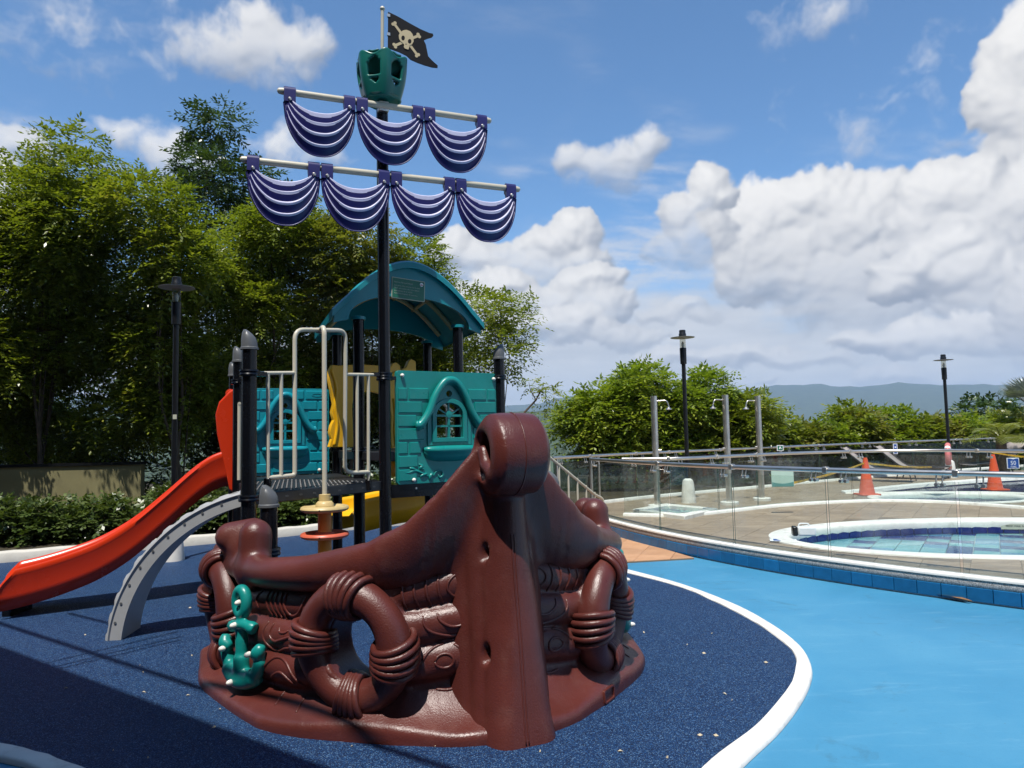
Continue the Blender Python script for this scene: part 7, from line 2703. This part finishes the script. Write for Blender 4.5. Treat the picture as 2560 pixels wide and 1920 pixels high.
# palms
def palm(label, px, py, D_, nf, Lf, m, seed, z0, fan=False):
    rr = random.Random(seed)
    c = P(px, py, D_)
    root = thing('palm', label, 'palm', (c.x, c.y, z0))
    bb = MB()
    bb.tube([Vector((c.x, c.y, z0)), Vector((c.x, c.y, c.z))], [0.16, 0.11], 12)
    bb.build('trunk', M['bark'], parent=root)
    for k in range(nf):
        a = 2 * math.pi * k / nf + rr.uniform(-0.2, 0.2)
        e = rr.uniform(0.35, 1.2)
        d = Vector((math.cos(a) * math.cos(e), math.sin(a) * math.cos(e), math.sin(e)))
        bb = MB()
        if not fan:
            path = [c + d * Lf * t + Vector((0, 0, -0.55 * Lf * t * t)) for t in (i / 9 for i in range(10))]
            bb.tube(path, [0.018 * (1 - 0.8 * i / 9) for i in range(10)], 5)
            for i in range(1, 10):
                tt = (path[i] - path[i - 1]).normalized()
                sd_ = tt.cross(Vector((0, 0, 1))).normalized()
                for s in (-1, 1):
                    for h in (0.0, 0.5):
                        b0 = path[i - 1].lerp(path[i], h)
                        ll = 0.34 * Lf * math.sin(math.pi * (i + h) / 11) ** 0.6
                        tip = b0 + sd_ * s * ll + tt * ll * 0.7 + Vector((0, 0, -0.15 * ll))
                        bb.add([b0 - tt * 0.014, b0 + tt * 0.014, b0.lerp(tip, 0.5) + tt * 0.012, tip, b0.lerp(tip, 0.5) - tt * 0.012], [(0, 1, 2, 3, 4)])
        else:
            hub = c + d * Lf * 0.55
            bb.tube([c, hub], 0.02, 6)
            sd_ = d.cross(Vector((0, 0, 1))).normalized()
            for i in range(-7, 8):
                f = i * 0.20
                v = (d * math.cos(f) + sd_ * math.sin(f)) * Lf * 0.55
                w_ = (sd_ * math.cos(f) - d * math.sin(f)) * 0.035
                bb.add([hub, hub + v * 0.5 + w_, hub + v, hub + v * 0.5 - w_], [(0, 1, 2, 3)])
        bb.build('frond', m, parent=root, smooth=False)
palm('small yellow green feather palm in front of the hedge at the right', 2502, 1096, 18.6, 15, 1.0, M['palm'], 5, DK)
palm('silvery fan palm at the right edge of the picture', 2585, 1020, 22.0, 18, 1.1, M['silver'], 6, DK, True)

# olive garden wall behind the hedge
a, c = P(352, 1200, 12.6), P(-900, 1200, 11.6)
wr = thing('garden_wall', 'low olive painted wall behind the hedge on the left', 'wall', (a.x, a.y, 0.1))
zt = P(200, 1158, 12.4).z
x = (Vector((a.x, a.y, 0)) - Vector((c.x, c.y, 0)))
L_ = x.length
fm = frame(Vector((c.x, c.y, 0)), x, Vector((x.y, -x.x, 0)))
bb = MB()
bb.plate([(0, 0.05), (L_, 0.05), (L_, zt - 0.05), (0, zt - 0.05)], [], fm, -0.18, 0)
bb.build('body', M['wallolive'], parent=wr)
bb = MB()
bb.plate([(-0.02, zt - 0.048), (L_ + 0.03, zt - 0.048), (L_ + 0.03, zt), (-0.02, zt)], [], fm, -0.21, 0.03)
bb.build('coping', M['lampblack'], parent=wr)
# ================================================================== hotel behind the camera: its roof edge and cables shade the mat
HR = 4.6
sh = Vector((SUN_S.x / -SUN_S.z, SUN_S.y / -SUN_S.z, 0)) * HR
e0, e1 = g2((0, 1640)) - sh, g2((640, 1888)) - sh
ed = (e1 - e0).normalized()
en = Vector((ed.y, -ed.x, 0))
if en.y > 0: en = -en
hotel = thing('hotel_building', 'building behind the viewer whose flat roof edge shades the near left mat', 'building', tuple(e1 + en * 5))
fm = Matrix(((ed.x, en.x, 0, e0.x), (ed.y, en.y, 0, e0.y), (0, 0, 1, 0), (0, 0, 0, 1)))
bb = MB()
bb.box(fm @ Vector((3.0, 3.2, HR + 0.12)), (26, 6.4, 0.24), fm.to_3x3())
bb.build('roof_slab', M['plaster'], parent=hotel)
bb = MB()
bb.box(fm @ Vector((3.0, 6.65, 7.3)), (46, 0.4, 14.6), fm.to_3x3())  # unseen wall, made tall, wide and dark to hold back sky fill
bb.build('wall', M['plaster'], parent=hotel)
for k in range(-1, 4):
    bb = MB()
    bb.box(fm @ Vector((-5.0 + 4.4 * k + 3, 5.6, HR / 2)), (0.35, 0.35, HR - 0.01), fm.to_3x3())
    bb.build('pillar', M['plaster'], parent=hotel)
def cable(pa, pc, r, h=HR + 0.2, ext=(0, 0)):
    s_ = Vector((SUN_S.x / -SUN_S.z, SUN_S.y / -SUN_S.z, 0)) * h
    a, c = g2(pa) - s_, g2(pc) - s_
    d = (c - a).normalized()
    a, c = a - d * ext[0], c + d * ext[1]
    bb = MB()
    bb.tube([a + Vector((0, 0, h)), c + Vector((0, 0, h))], r, 8)
    bb.build('cable', M['lampblack'], parent=hotel)
cable((0, 1561), (506, 1726), 0.028, ext=(5, 3.0))
for dy in (0, 14, 22):
    cable((75, 1672 + dy), (390, 1596 + dy), 0.011, ext=(1.0, 0.2))
cable((200, 1543), (300, 1568), 0.02, ext=(0.2, 0.2))
# ================================================================== hazy air
bb = MB()
bb.box((0, 2600, 130), (14000, 9000, 530))
hz = bb.build('haze', mat('air', (1, 1, 1)), smooth=False)
hz['kind'] = 'stuff'
am = bpy.data.materials.new('hazy_air')
am.use_nodes = True
am.node_tree.nodes.clear()
n = NB(am.node_tree)
pv = n.new('ShaderNodeVolumePrincipled')
pv.inputs['Color'].default_value = (0.50, 0.70, 1.0, 1)
pv.inputs['Density'].default_value = 0.00014
pv.inputs['Anisotropy'].default_value = 0.0
n.put(n.new('ShaderNodeOutputMaterial').inputs['Volume'], pv.outputs[0])
hz.data.materials.clear()
hz.data.materials.append(am)
